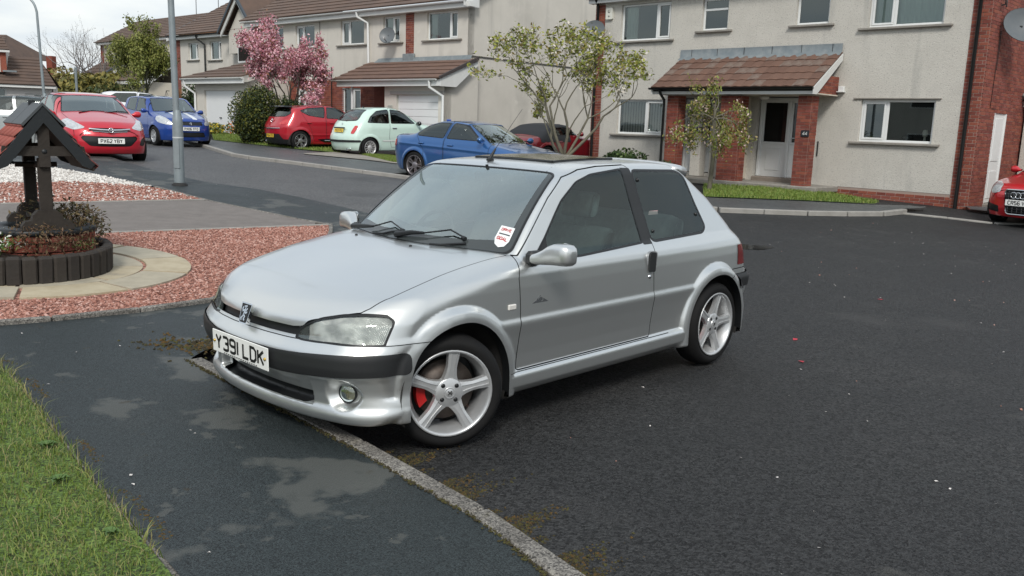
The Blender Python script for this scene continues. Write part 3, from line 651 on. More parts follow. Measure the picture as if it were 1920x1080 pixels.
    q = MB(); ys = np.linspace(-.545, .545, 15); V = []; F = []
    for y in ys:
        e = (abs(y)/.545)**4; c = -.03*(y/.545)**2
        zt = float(HR(np.array(-2.17)))-.030*y*y
        V += [(-2.10-c, y, zt-.006-.018*e), (-2.22-c, y, zt+.012-.016*e), (-2.325-c+.035*e, y, zt-.014-.012*e), (-2.33-c+.035*e, y, zt-.055), (-2.285-c, y, zt-.075), (-2.12-c, y, zt-.05)]
    for i in range(14):
        for j in range(6): F.append((i*6+j, i*6+(j+1)%6, (i+1)*6+(j+1)%6, (i+1)*6+j))
    F += [tuple(range(6))[::-1], tuple(range(84, 90))]
    q.add(V, F, None, True); q.build('roof_spoiler', PM, root)
    # window stickers (flat print on the glass)
    def scr(u, v, h): # near the left foot of the screen; u across, v up the screen
        y = .579+.98*u-.2*v; x = -.474-.18*u-.75*v; return (x, y, wsz(x, y)+h)
    q = MB(); P = [(-.045, .11), (.042, .11), (.045, .02), (.03, -.015), (0, -.03), (-.03, -.015), (-.045, .02)]; q.add([scr(u, v, .004) for u, v in P], [tuple(range(7))[::-1]]); stk = q.build('sticker', mat('sticker_white', (.75, .77, .76), .4), root)
    q = MB(); strokes(q, text_lines('DRIVE', .016, .011, .004, 0, .085), .004, lambda u, v: scr(u, v, .0055)); strokes(q, text_lines('GOAL', .018, .012, .005, 0, .025), .005, lambda u, v: scr(u, v, .0055)); q.build('red_lettering', mat('sticker_red', (.45, .06, .06), .4), stk)
    q = MB(); strokes(q, [[(-.034, .055), (.034, .055)]], .008, lambda u, v: scr(u, v, .0055)); q.build('grey_line', mat('grey_mark', (0,0,0)), stk)
    q = MB(); yq = float(hS(np.array(-1.78), np.array(1.06)))-.004; q.add([(-1.705, yq, 1.075), (-1.80, yq, 1.075), (-1.80, yq, 1.05), (-1.70, yq, 1.05)], [(0, 1, 2, 3)]); q.build('quarter_sticker', mat('sticker_pink', (.62, .42, .42), .5), root)
    # cabin
    SM = mat('seat_cloth', (.15, .16, .165), .85, bump=.2, bscale=120, var=.5, vscale=12, col2=(.05, .055, .06))
    for y in (-.33, .33): seat(root, -1.28, y, SM)
    seat(root, -2.02, 0, SM, 1.15, .46, True)
    q = MB(); q.prism(rpoly([(-.36, .60), (-.36, .875), (-.50, .895), (-.66, .875), (-.72, .80), (-.70, .62)], .04), -.66, .66, 'y', None, True); q.box((-.66, -.34, .91), (.16, .34, .05), None, .02); q.build('dashboard', mat('dash_plastic', (.10, .11, .11), .6), root)
    steering_wheel(root, -.80, -.34, .86); q = MB(); q.box((-1.2, 0, .26), (2.2, 1.3, .04)); q.box((-2.3, 0, .80), (.45, 1.15, .02)); q.build('cabin_floor', M_TRIM, root)
    q = MB(); q.box((-.94, 0, 1.255), (.03, .22, .06), None, .012); q.tube([(-.94, 0, 1.28), (-.93, 0, 1.33)], .01, 6); q.build('interior_mirror', M_SEAL, root)
    return root
HERO = make_hero()
# ---------------------------------------------------------------- terrain: gently rising to the far left
CP = np.array([(0,3,0),(-2,5,0),(2,6,0),(5,4,0),(0,0,0),(5,10,0),(-1.5,9,.02),(-3.8,8,.09),(-6,3,.15),(-8.1,18,.53),(-10.9,26.6,.60),(-6.8,27.8,.53),(-4.2,25.7,.46),(-2.3,20.9,.235),(7,23.2,.30),(9.6,18.6,.12),(9.5,17.3,-.02),(-5.8,15,.31),(12,10,-.03),(20,20,.0),(-1.5,30,.6),(-14,12,.55),(-20,40,1.),(-30,70,1.6),(10,45,.6),(40,40,.1),(30,0,-.1),(-20,0,.4),(0,-10,0),(-40,30,1.2),(60,80,.6),(-60,120,2),(3,16,.06)], float)
def _U(r2): return np.where(r2 > 0, .5*r2*np.log(np.maximum(r2, 1e-12)), 0)
_n = len(CP); _K = _U(((CP[:,None,:2]-CP[None,:,:2])**2).sum(-1))+np.eye(_n)*3.0; _P = np.c_[np.ones(_n), CP[:,:2]]
_c = np.linalg.solve(np.block([[_K, _P], [_P.T, np.zeros((3,3))]]), np.r_[CP[:,2], 0, 0, 0])
def gz(x, y):
    x = np.asarray(x, float); y = np.asarray(y, float); r2 = (x[...,None]-CP[:,0])**2+(y[...,None]-CP[:,1])**2
    return _U(r2)@_c[:_n]+_c[_n]+_c[_n+1]*x+_c[_n+2]*y
def g1(x, y): return float(gz(np.array(x), np.array(y)))
def survey(px, py, dz=0):
    """ground point (world x, y) seen in direction px, py of the 1920x1080 survey photograph"""
    v = CR*(px-960)/FPX+CD*(py-540)/FPX+CF; z = dz
    for _ in range(50):
        t = (z-CAMH)/v[2]; z = .5*z+.5*(g1(v[0]*t, v[1]*t)+dz)
    t = (z-CAMH)/v[2]; return (v[0]*t, v[1]*t)
def S(l, dz=.1): return [survey(a, b, dz) for a, b in l]
def draped(name, poly, dz, m, step=.4, parent=None, edge=0.0):
    """flat area with the outline poly (world xy), following the terrain dz above it"""
    P = np.array(poly, float); lo = P.min(0); hi = P.max(0); h = step
    xs = np.arange(lo[0]-h, hi[0]+2*h, h); ys = np.arange(lo[1]-h, hi[1]+2*h, h)
    X, Y = np.meshgrid(xs, ys, indexing='ij'); V = np.stack([X.ravel(), Y.ravel(), np.zeros(X.size)], 1)
    n = len(ys); i, j = np.meshgrid(np.arange(len(xs)-1), np.arange(n-1), indexing='ij'); a = (i*n+j).ravel()
    T = np.concatenate([np.stack([a, a+n, a+n+1], 1), np.stack([a, a+n+1, a+1], 1)])
    M = (V, np.tile([0., 0, 1], (len(V), 1)), T)
    ins, _ = cut(M, lambda x, y, z: psdf(P, x, y))
    V = ins[0]; V[:, 2] = gz(V[:, 0], V[:, 1])+dz
    me = tri_mesh(name, V, ins[2], None, True)
    o = link(name, me, m, parent)
    if edge:
        # skirt so that raised areas have a real edge
        Q = []
        for k in range(len(P)):
            a, b = P[k], P[(k+1)%len(P)]; c = max(1, int(np.hypot(*(b-a))/.5)); Q += [a+(b-a)*t/c for t in range(c)]
        V2 = []
        for q in Q: z = g1(*q)+dz; V2 += [(q[0], q[1], z), (q[0], q[1], z-edge)]
        k = len(Q); sk = MB(); sk.add(V2, [(2*i, 2*i+1, (2*((i+1)%k))+1, 2*((i+1)%k)) for i in range(k)]); so_ = sk.build(name+'_edge', m, o)
    return o
def noise_mat(name, stops, scale, rough, bump=0, bscale=100, bdist=.004, spots=None, rough2=None, patch=None, vor=0, detail=8, spec=.5):
    """ground material: colour ramp over noise, optional fine speckle and shaped patches"""
    m = bpy.data.materials.new(name); m.use_nodes = True; nt = m.node_tree; b = nt.nodes['Principled BSDF']; N = nt.nodes.new; L = nt.links.new
    tc = N('ShaderNodeTexCoord'); nz = N('ShaderNodeTexNoise'); nz.inputs['Scale'].default_value = scale; nz.inputs['Detail'].default_value = detail; nz.inputs['Roughness'].default_value = .65; L(tc.outputs['Object'], nz.inputs['Vector'])
    rp = N('ShaderNodeValToRGB'); L(nz.outputs['Fac'], rp.inputs[0]); e = rp.color_ramp.elements
    e[0].position = stops[0][0]; e[0].color = (*stops[0][1], 1); e[1].position = stops[-1][0]; e[1].color = (*stops[-1][1], 1)
    for p, c in stops[1:-1]: q = rp.color_ramp.elements.new(p); q.color = (*c, 1)
    col = rp.outputs[0]; b.inputs['Roughness'].default_value = rough; b.inputs['Specular IOR Level'].default_value = spec
    def over(col, fac, c2):
        mx = N('ShaderNodeMix'); mx.data_type = 'RGBA'; L(fac, mx.inputs[0]); L(col, mx.inputs[6]); mx.inputs[7].default_value = (*c2, 1); return mx.outputs[2]
    if vor:
        vo = N('ShaderNodeTexVoronoi'); vo.inputs['Scale'].default_value = vor; L(tc.outputs['Object'], vo.inputs['Vector'])
        hs = N('ShaderNodeSeparateColor'); L(vo.outputs['Color'], hs.inputs[0]); mr = N('ShaderNodeMapRange'); mr.inputs[1].default_value = 0; mr.inputs[2].default_value = 1; mr.inputs[3].default_value = .25; mr.inputs[4].default_value = 2.2; L(hs.outputs[0], mr.inputs[0])
        ml = N('ShaderNodeVectorMath'); ml.operation = 'SCALE'; L(col, ml.inputs[0]); L(mr.outputs[0], ml.inputs['Scale']); col = ml.outputs[0]
    for sp in (patch or []):
        sc, lo, hi, c2 = sp[:4]; st = sp[4] if len(sp) > 4 else (0, 0, 0); sc_ = sp[5] if len(sp) > 5 else (1, 1, 1)
        mp = N('ShaderNodeMapping'); mp.inputs['Location'].default_value = st; mp.inputs['Scale'].default_value = sc_; L(tc.outputs['Object'], mp.inputs[0])
        n3 = N('ShaderNodeTexNoise'); n3.inputs['Scale'].default_value = sc; n3.inputs['Detail'].default_value = 5; n3.inputs['Roughness'].default_value = .6; L(mp.outputs[0], n3.inputs['Vector'])
        mr = N('ShaderNodeMapRange'); mr.inputs[1].default_value = lo; mr.inputs[2].default_value = hi; L(n3.outputs['Fac'], mr.inputs[0]); col = over(col, mr.outputs[0], c2)
    for sp in (spots or []):
        sc, rad, c2 = sp; vo = N('ShaderNodeTexVoronoi'); vo.inputs['Scale'].default_value = sc; L(tc.outputs['Object'], vo.inputs['Vector'])
        lt = N('ShaderNodeMath'); lt.operation = 'LESS_THAN'; lt.inputs[1].default_value = rad; L(vo.outputs['Distance'], lt.inputs[0]); col = over(col, lt.outputs[0], c2)
    L(col, b.inputs['Base Color'])
    if rough2:
        mr = N('ShaderNodeMapRange'); mr.inputs[1].default_value = .4; mr.inputs[2].default_value = .62; mr.inputs[3].default_value = rough; mr.inputs[4].default_value = rough2; L(nz.outputs['Fac'], mr.inputs[0]); L(mr.outputs[0], b.inputs['Roughness'])
    if bump:
        n2 = N('ShaderNodeTexVoronoi'); n2.inputs['Scale'].default_value = bscale; L(tc.outputs['Object'], n2.inputs['Vector'])
        bp = N('ShaderNodeBump'); bp.inputs['Strength'].default_value = bump; bp.inputs['Distance'].default_value = bdist; bp.invert = True; L(n2.outputs['Distance'], bp.inputs['Height']); L(bp.outputs[0], b.inputs['Normal'])
    MATS[name] = m; return m
M_ROAD = noise_mat(spec=.34, name='tarmac', stops= [(.25, (.013, .0134, .0138)), (.5, (.0195, .0198, .0200)), (.75, (.033, .0327, .0322))], scale=.55, rough=.60, bump=1.0, bscale=95, bdist=.009, rough2=.72, vor=85, patch=[(.42, .60, .72, (.048, .047, .046)), (2.6, .66, .76, (.065, .063, .058), (3, 1, 0))], spots=[(58, .17, (.042, .042, .042)), (41, .13, (.060, .060, .058)), (7, .020, (.30, .28, .25))])
M_PAVE = noise_mat(spec=.30, name='damp_pavement', stops= [(.25, (.014, .0185, .0195)), (.55, (.021, .0265, .0275)), (.8, (.034, .039, .039))], scale=.9, rough=.50, bump=.5, bscale=150, bdist=.004, rough2=.62, vor=260, patch=[(1.15, .572, .602, (.070, .074, .069), (4.2, 1.3, 0)), (4.5, .64, .66, (.060, .064, .060), (1, 7, 0)), (5, .66, .74, (.035, .028, .016), (0, 2, 0))], spots=[(6, .014, (.30, .27, .22))])
M_PAVE2 = noise_mat('far_pavement', [(.25, (.045, .049, .051)), (.8, (.075, .078, .078))], 1.1, .50, .3, 120, .003, vor=150)
M_KERB = noise_mat('kerb_concrete', [(.25, (.070, .064, .056)), (.5, (.115, .107, .095)), (.8, (.185, .174, .157))], 5, .8, .5, 140, .004, vor=170, patch=[(7, .62, .68, (.30, .285, .25)), (3.4, .62, .72, (.07, .062, .03), (1, 5, 0))])
M_KERBP = noise_mat('pale_kerb', [(.25, (.22, .21, .19)), (.8, (.34, .325, .30))], 4, .8, .4, 90, .004)
M_GRASSB = noise_mat('turf', [(.3, (.035, .060, .012)), (.55, (.065, .105, .020)), (.8, (.10, .125, .035))], 3, .9, .7, 40, .02, vor=120)
def grid_sheet(name, xs, ys, dz, m):
    X, Y = np.meshgrid(xs, ys, indexing='ij'); V = np.stack([X, Y, gz(X, Y)+dz], -1).reshape(-1, 3); n = len(ys)
    i, j = np.meshgrid(np.arange(len(xs)-1), np.arange(n-1), indexing='ij'); a = (i*n+j).ravel()
    return tag(link(name, tri_mesh(name, V, np.stack([a, a+n, a+n+1, a+1], 1)), m), kind='structure')
grid_sheet('road', np.r_[np.linspace(-45, -12, 23)[:-1], np.linspace(-12, 14, 66), np.linspace(14, 45, 20)[1:]], np.r_[np.linspace(-20, 0, 12)[:-1], np.linspace(0, 30, 76), np.linspace(30, 75, 26)[1:]], 0, M_ROAD)
# far ground out to the horizon
_far = [(-900, -900), (900, -900), (900, 900), (-900, 900)]
b = MB(); b.add([(-900, -900, -1.2), (900, -900, -1.2), (900, 900, -1.2), (-900, 900, -1.2)], [(0, 1, 2, 3)]); tag(b.build('ground', M_GRASSB), kind='structure')
# ---- kerbs
def resample(P, L):
    P = np.array(P, float); d = np.r_[0, np.cumsum(np.hypot(*np.diff(P, axis=0).T))]; n = max(1, int(round(d[-1]/L))); t = np.linspace(0, d[-1], n+1)
    return np.stack([np.interp(t, d, P[:, 0]), np.interp(t, d, P[:, 1])], 1)
def kerb_line(P, m, w=.092, h=.10, L=.915, name='kerb', side=1, gap=.006, drop=None):
    """row of kerb stones; P runs along the pavement edge, the road lies on the side given"""
    root = MB(); Q = resample(P, L); first = None; par = None
    for i in range(len(Q)-1):
        a, c = Q[i], Q[i+1]; t = (c-a)/np.hypot(*(c-a)); nrm = np.array([t[1], -t[0]])*side; L_ = np.hypot(*(c-a))
        hh = h if drop is None else drop(i/(len(Q)-1))
        ctr = (a+c)/2+nrm*w/2; z0 = g1(*ctr); dzt = g1(*c)-g1(*a)
        M = MT(ctr[0], ctr[1], z0, math.atan2(t[1], t[0])+random.uniform(-.006, .006), random.uniform(-.01, .01), -math.atan2(dzt, L_))
        k = MB(); k.box((0, 0, hh/2-.10), (L_-gap-random.uniform(0, .006), w, hh+.20), M, .012)
        if par is None: par = tag(k.build(name, m), kind='structure')
        else: k.build('kerb_stone', m, par)
    return par
K1 = [(1.5, 1.0)]+S([(1034, 1080), (914, 981), (647, 828)])+[(-1.96, 5.11)]
K2 = [(-1.86, 5.9), (-1.5, 7.3), (-1.36, 9.2), (-1.55, 11.3), (-2.13, 13.0)]+S([(660, 391), (560, 368), (480, 353), (390, 341), (300, 321), (230, 301)])+[(-10.4, 20.9), (-14, 25)]
kerb_line(K1, M_KERB, name='kerb'); kerb_line(K2, M_KERB, h=.05, name='kerb')
EDGE_G = [(-.2, 1.5), (-1.02, 2.57), (-1.71, 3.38), (-2.58, 4.45), (-2.91, 4.8), (-4.2, 6.0-.35)]
PEB = [(-4.6, 4.75), (-3.4, 5.63), (-2.9, 6.08), (-2.39, 6.64), (-2.2, 7.5), (-2.15, 9.0), (-2.22, 10.5), (-2.43, 11.48)]
GE = S([(500, 398), (385, 376), (337, 361), (290, 349), (185, 327), (100, 314), (40, 306)])
PAV = [(2.2, 1.0)]+K1[1:]+K2+[(-15.5, 26.5), (-17, 24)]+[(-12.6, 19.5)]+GE[::-1]+PEB[::-1]+[(-3.75, 5.35)]+EDGE_G[::-1][1:]+[(.9, -.2)]
PAV = [PAV[0]]+[(x-.004, y-.004) for x, y in PAV[1:]]
tag(draped('pavement', PAV, .092, M_PAVE, .22), kind='structure')
# ---- front garden on the left: gravel beds, block paving, stone circle
M_REDG = noise_mat('red_gravel_bed', [(.3, (.22, .10, .075)), (.7, (.36, .18, .14))], 30, .9, .9, 55, .02, vor=60)
M_WHTG = noise_mat('white_gravel_bed', [(.3, (.40, .37, .34)), (.7, (.60, .57, .53))], 30, .9, .9, 45, .02, vor=60)
M_BLOCK = noise_mat('block_paving', [(.3, (.135, .118, .106)), (.7, (.185, .163, .148))], 5, .8, .4, 30, .006)
RED1 = [(-9, 5.0), (-5.2, 4.3)]+PEB+[(-3.63, 10.44), (-4.61, 9.53), (-7.5, 7.2)]
DRV = [(-2.43, 11.48)]+S([(590, 418), (500, 399), (386, 376), (150, 380), (0, 383)])+[(-10, 8.2), (-8.6, 6.2), (-7.5, 7.2), (-4.61, 9.53), (-3.63, 10.44)]
RED2 = S([(385, 375), (337, 362), (275, 349), (130, 340), (0, 343)])+[(-10.5, 12.1), (-10, 8.2)]+S([(0, 383), (150, 380)])
WHT = S([(290, 350), (185, 328), (100, 315), (40, 307), (0, 310)])+[(-11.5, 14.2), (-10.5, 12.1)]+S([(0, 343), (130, 340), (275, 349)])
for nm, P, m in (('gravel_bed', RED1, M_REDG), ('driveway', DRV, M_BLOCK), ('gravel_bed', RED2, M_REDG), ('gravel_bed', WHT, M_WHTG)):
    tag(draped(nm, P, .098 if nm != 'driveway' else .106, m, .3), kind='structure')
def edging(name, P, m, w=.05, h=.125, L=.6):
    Q = resample(P, L); par = None
    for i in range(len(Q)-1):
        a, c = Q[i], Q[i+1]; ctr = (a+c)/2; t = c-a; k = MB(); k.box((0, 0, h/2-.05), (np.hypot(*t)-.008, w, h+.1), MT(ctr[0], ctr[1], g1(*ctr), math.atan2(t[1], t[0]), 0, -math.atan2(g1(*c)-g1(*a), np.hypot(*t))), .008)
        if par is None: par = tag(k.build(name, m), kind='structure')
        else: k.build('edging_stone', m, par)
edging('path_edging', PEB, M_KERB); edging('path_edging', [(-2.43, 11.48), (-3.63, 10.44), (-4.61, 9.53), (-7.5, 7.2)], M_KERBP, .04, .118)
edging('path_edging', [(-2.43, 11.48)]+S([(590, 418), (500, 399), (386, 376), (337, 362), (290, 350)]), M_KERB, .05, .115); edging('path_edging', EDGE_G, M_KERB, .045, .088)
edging('path_edging', S([(0, 383), (150, 380), (385, 375)]), M_KERBP, .04, .118)
# lawn bottom left
LAWN = [(-1.02, 2.57), (-1.71, 3.38), (-2.58, 4.45), (-2.91, 4.8), (-4.0, 5.6), (-6, 4), (-4, .5), (-.3, .5), (-.2, 1.5)]
LAWN = [(x-.03, y-.02) for x, y in LAWN]
tag(draped('lawn', LAWN, .115, M_GRASSB, .15), kind='structure')
def scatter_in(P, n, rng=RNG):
    P = np.array(P); lo, hi = P.min(0), P.max(0); out = np.zeros((0, 2))
    while len(out) < n:
        q = rng.uniform(lo, hi, (n*2, 2)); out = np.concatenate([out, q[psdf(P, q[:, 0], q[:, 1]) < -.02]])
    return out[:n]
def in_view(q, pad=60):
    z = gz(q[:, 0], q[:, 1])-CAMH; X = q[:, 0]*CR[0]+q[:, 1]*CR[1]+z*CR[2]; Yd = q[:, 0]*CD[0]+q[:, 1]*CD[1]+z*CD[2]; Z = q[:, 0]*CF[0]+q[:, 1]*CF[1]+z*CF[2]
    u = 960+FPX*X/np.maximum(Z, .1); v = 540+FPX*Yd/np.maximum(Z, .1); return (Z > .5) & (u > -pad) & (u < 1920+pad) & (v > -pad) & (v < 1080+pad)
def pebbles(name, q, smin_, smax_, dz, mats, label, cat, sink=.35):
    """loose stones as one mesh with several colours"""
    n = len(q); s = RNG.uniform(smin_, smax_, n); base = np.array([(1,0,0),(-1,0,0),(0,1,0),(0,-1,0),(0,0,.75),(0,0,-.6)])
    V = base[None]*s[:,None,None]*RNG.uniform(.55, 1.25, (n, 6, 1)); a = RNG.uniform(0, 6.28, n); tl = RNG.normal(0, .45, n)
    x, y, z = V[...,0].copy(), V[...,1].copy(), V[...,2].copy()
    x, z = x*np.cos(tl)[:,None]-z*np.sin(tl)[:,None], x*np.sin(tl)[:,None]+z*np.cos(tl)[:,None]
    V = np.stack([x*np.cos(a)[:,None]-y*np.sin(a)[:,None]+q[:,0:1], x*np.sin(a)[:,None]+y*np.cos(a)[:,None]+q[:,1:2], z+(gz(q[:,0], q[:,1])+dz+s*sink)[:,None]], -1)
    F = np.array([(0,2,4),(2,1,4),(1,3,4),(3,0,4),(2,0,5),(1,2,5),(3,1,5),(0,3,5)])
    T = (F[None]+6*np.arange(n)[:,None,None]).reshape(-1, 3)
    me = tri_mesh(name, V.reshape(-1, 3), T, None, False)
    for m in mats: me.materials.append(m)
    me.polygons.foreach_set('material_index', np.repeat(RNG.integers(0, len(mats), n), 8).astype(np.int32))
    return tag(link(name, me, None), label, cat, kind='stuff')
RG_ = [mat('gravel_a', (.30, .135, .10), .85), mat('gravel_b', (.39, .20, .155), .85), mat('gravel_c', (.50, .31, .26), .85), mat('gravel_d', (.19, .085, .065), .85), mat('gravel_e', (.34, .165, .125), .8)]
WG_ = [mat('gravel_w', (.62, .59, .55), .8), mat('gravel_w2', (.45, .42, .39), .85), mat('gravel_w3', (.72, .70, .66), .8)]
WELL = (-4.25, 7.55)
q = scatter_in(RED1, 62000); q = q[in_view(q)]; q = q[np.hypot(q[:,0]-WELL[0], q[:,1]-WELL[1]) > 1.36]
pebbles('gravel', q, .007, .018, .098, RG_, 'loose red granite gravel around the stone circle', 'gravel')
q = scatter_in(RED2, 9000); q = q[in_view(q)]; pebbles('gravel', q, .014, .026, .098, RG_+WG_[:1], 'strip of red gravel behind the block paving', 'gravel')
q = scatter_in(WHT, 7000); q = q[in_view(q)]; pebbles('gravel', q, .016, .030, .098, WG_, 'white gravel strip beside the far pavement', 'gravel')
def blades(name, q, h0, h1, w, dz, mats, label, cat='grass', lean=.5):
    n = len(q); a = RNG.uniform(0, 6.28, n); h = RNG.uniform(h0, h1, n); l = RNG.normal(0, lean, n)*h; z0 = gz(q[:,0], q[:,1])+dz
    ux, uy = np.cos(a), np.sin(a); la = RNG.uniform(0, 6.28, n); lx, ly = np.cos(la)*l, np.sin(la)*l
    p = lambda s, t, k: np.stack([q[:,0]+ux*w*s+lx*t**2, q[:,1]+uy*w*s+ly*t**2, z0+h*k], 1)
    V = np.stack([p(-.5, 0, -.1), p(.5, 0, -.1), p(.35, .55, .6), p(-.35, .55, .6), p(0, 1, 1)], 1).reshape(-1, 3)
    F = np.array([(0,1,2),(0,2,3),(3,2,4)]); T = (F[None]+5*np.arange(n)[:,None,None]).reshape(-1, 3)
    me = tri_mesh(name, V, T, None, True)
    for m in mats: me.materials.append(m)
    me.polygons.foreach_set('material_index', np.repeat(RNG.integers(0, len(mats), n), 3).astype(np.int32))
    return tag(link(name, me, None), label, cat, kind='stuff')
GR_ = [mat('blade_a', (.12, .18, .025), .6), mat('blade_b', (.155, .215, .035), .6), mat('blade_c', (.20, .225, .055), .65), mat('blade_d', (.085, .135, .022), .6), mat('blade_e', (.26, .23, .10), .7)]
q = scatter_in(LAWN, 130000); q = q[in_view(q, 170)]; blades('grass', q, .012, .036, .0035, .113, GR_, 'short damp lawn grass in the bottom left corner', lean=.9)
LE = resample(EDGE_G, .004); q = LE+RNG.normal(0, .018, LE.shape)-[.03, .02]; q = q[in_view(q, 20)]; blades('grass', q, .02, .07, .004, .10, GR_[2:], 'straggling grass along the edge of the near lawn', lean=1.0)
# broad leaved weeds in the lawn
for wx, wy, sc, wl in ((-1.98, 3.55, 1.0, 'rosette of broad weed leaves nearest the middle of the lawn edge'), (-1.75, 3.2, .8, 'small weed rosette lower down the near lawn'), (-1.35, 2.78, .7, 'weed rosette at the bottom of the near lawn'), (-2.25, 3.6, 1.2, 'largest weed rosette, furthest left in the near lawn')):
    b = MB()
    for k in range(9):
        a = k*2.4; L_ = random.uniform(.03, .06)*sc; c, s = math.cos(a), math.sin(a); w = L_*.38; z = g1(wx, wy)+.125
        b.add([(wx, wy, z), (wx+c*L_*.5-s*w, wy+s*L_*.5+c*w, z+.018), (wx+c*L_, wy+s*L_, z+.012), (wx+c*L_*.5+s*w, wy+s*L_*.5-c*w, z+.018)], [(0, 3, 2, 1)], None, True)
    tag(b.build('weed', mat('weed_leaf', (.09, .16, .04), .5)), wl, 'weed', 'weeds in the near lawn')
# moss, grit and petals along the kerb, petals on the tarmac
MS_ = [mat('moss_a', (.042, .034, .012), .95), mat('moss_b', (.060, .055, .015), .95), mat('moss_c', (.080, .048, .014), .95), mat('moss_d', (.035, .028, .014), .95)]
t = RNG.uniform(0, 1, 7000)**.9; _kq = resample(K1[1:4], .01); kb = _kq[(t*(len(_kq)-1)).astype(int)]+[.075, .075]
cl = np.sin(t*23)+np.sin(t*57+1)*.7; off = np.abs(RNG.normal(0, .075, len(t)))*np.clip(cl+.9, .1, 2)+.012
q = kb+np.stack([off*.72, off*.69], 1); pebbles('moss', q, .003, .010, -.001, MS_, 'brown moss and grit gathered in the gutter along the near kerb', 'moss', .1)
q = LE[RNG.integers(0, len(LE), 1500)]+RNG.normal(0, .012, (1500, 2))+[.045, .03]; q = q[(np.sin(q[:, 1]*9)+np.sin(q[:, 1]*4.1+1)) > .35]; pebbles('moss', q, .003, .009, .090, MS_[1:3]+[MATS['moss_c']], 'orange moss along the lawn edging', 'moss', .1)
_kp = resample(K1[1:], .01); q = _kp[RNG.integers(0, len(_kp), 900)]+RNG.normal(0, .008, (900, 2))-[.004, .004]; pebbles('moss', q, .003, .009, .094, MS_[:2]+MS_[3:], 'dark moss along the back of the near kerb', 'moss', .1)
def petals(name, q, s0, s1, dz, m, label, cat):
    n = len(q); s = RNG.uniform(s0, s1, n)[:,None]; a = RNG.uniform(0, 6.28, n)[:,None]; base = np.array([(-1,-.5),(.2,-.7),(1,.1),(.1,.7)])[None]*s[...,None]
    x = base[...,0]*np.cos(a)-base[...,1]*np.sin(a)+q[:,0:1]; y = base[...,0]*np.sin(a)+base[...,1]*np.cos(a)+q[:,1:2]
    z = gz(x, y)+dz+RNG.uniform(.0, .006, x.shape); T = np.arange(n*4).reshape(-1, 4)
    return tag(link(name, tri_mesh(name, np.stack([x, y, z], -1).reshape(-1, 3), T, None, False), m), label, cat, kind='stuff')
RD = [(1.0, 2.8), (5, 3.2), (8, 10), (7, 16.5), (1, 13), (-1.2, 5.2), (-.2, 3.7)]
q = scatter_in(RD, 170); petals('petals', q, .005, .011, .003, mat('petal_white', (.62, .58, .55), .7), 'pale blossom petals lying on the tarmac', 'petals')
q = scatter_in(RD, 40); pebbles('stones', q, .006, .012, 0, [RG_[1], RG_[2]], 'a few stray red gravel stones on the tarmac', 'stones', .3)
q = scatter_in(PAV[:14]+PAV[-14:], 60); q = q[in_view(q)]; petals('petals', q, .005, .010, .096, MATS['petal_white'], 'pale petals lying on the damp pavement', 'petals')
q = np.array([survey(1490, 637), survey(1502, 679), survey(1650, 562)]); petals('petals', q, .03, .035, .003, mat('petal_red', (.45, .03, .05), .6), 'red scraps of petal on the tarmac behind the rear wheel', 'petals')
# drain gap at the kerb end: dark wet hollow with leaf litter
q = np.array([(-2.02, 5.45)])+RNG.normal(0, [.16, .10], (260, 2)); pebbles('leaf_litter', q, .008, .022, .09, MS_, 'brown leaf litter at the end of the near kerb', 'litter', .1)
# ---- far side of the road
FK = S([(330, 255), (390, 271), (450, 289), (600, 307), (745, 325), (800, 333)])+[(.6, 20.4), (3.0, 18.9)]
FKR = [(2.6, 19.0), (3.3, 18.25)]+S([(1340, 387), (1500, 393), (1640, 395), (1690, 390)])
M_STREET = noise_mat('worn_street_tarmac', [(.25, (.050, .050, .051)), (.5, (.062, .062, .062)), (.8, (.080, .078, .076))], .7, .62, .6, 80, .006, vor=70, patch=[(.5, .56, .66, (.045, .045, .046)), (1.4, .64, .74, (.095, .092, .088), (2, 3, 0))])
STREET = [K2[4]]+K2[5:]+[(-22, 34), (-24, 38)]+[(-19, 36.5), (-15.5, 32.5)]+FK[:6]+[(-.3, 20.6), (-.9, 18.5), (-1.6, 15.8)]
tag(draped('street', STREET, .004, M_STREET, .4), kind='structure')
kerb_line(FK, M_KERBP, name='kerb', w=.14, h=.09); kerb_line(FKR, M_KERBP, name='kerb', w=.14, h=.09); kerb_line(S([(1690, 391), (1780, 400), (1847, 409)])+[(11.4, 17.3), (13.5, 16.2)], M_KERBP, name='kerb', w=.12, h=.03)
FG_ = S([(330, 249), (400, 262), (500, 273), (640, 288), (735, 304)])
tag(draped('pavement', FK[:5]+[(-2.2, 21.9), (-.6, 22.6), (-1.6, 24.5)]+FG_[::-1]+[(-16, 36), (-19, 37), (-17, 33)], .085, M_PAVE2, .5), kind='structure')
tag(draped('pavement', FKR+[(9.2, 18.75), (10.2, 18.05), (14.5, 17.2), (14.0, 19.4), (9.9, 18.9)]+S([(1640, 382), (1500, 374), (1335, 369)])+[(2.2, 20.6)], .08, M_PAVE2, .4), kind='structure')
LW2 = S([(1318, 346), (1440, 352), (1560, 363), (1650, 379), (1640, 382), (1500, 375), (1318, 368)])
LW3 = S([(395, 245), (480, 258), (560, 262), (640, 268), (640, 287), (500, 273), (400, 262)]); LW4 = S([(670, 289), (738, 294), (760, 300), (760, 306), (735, 304)])
for P, lb in ((LW2, 'narrow lawn in front of the pebbledashed house'), (LW3, 'sloping lawn under the pink cherry tree'), (LW4, 'small lawn by the pale green car')):
    P = np.array(P); o = draped('lawn', P, .10, M_GRASSB, .4); tag(o, kind='structure')
    q = scatter_in(P, 9000 if P is not None else 0); blades('grass', q, .03, .08, .016, .10, GR_[:3]+[mat('blade_f', (.14, .22, .04), .6)], lb.replace('lawn', 'lawn grass'), lean=.6)
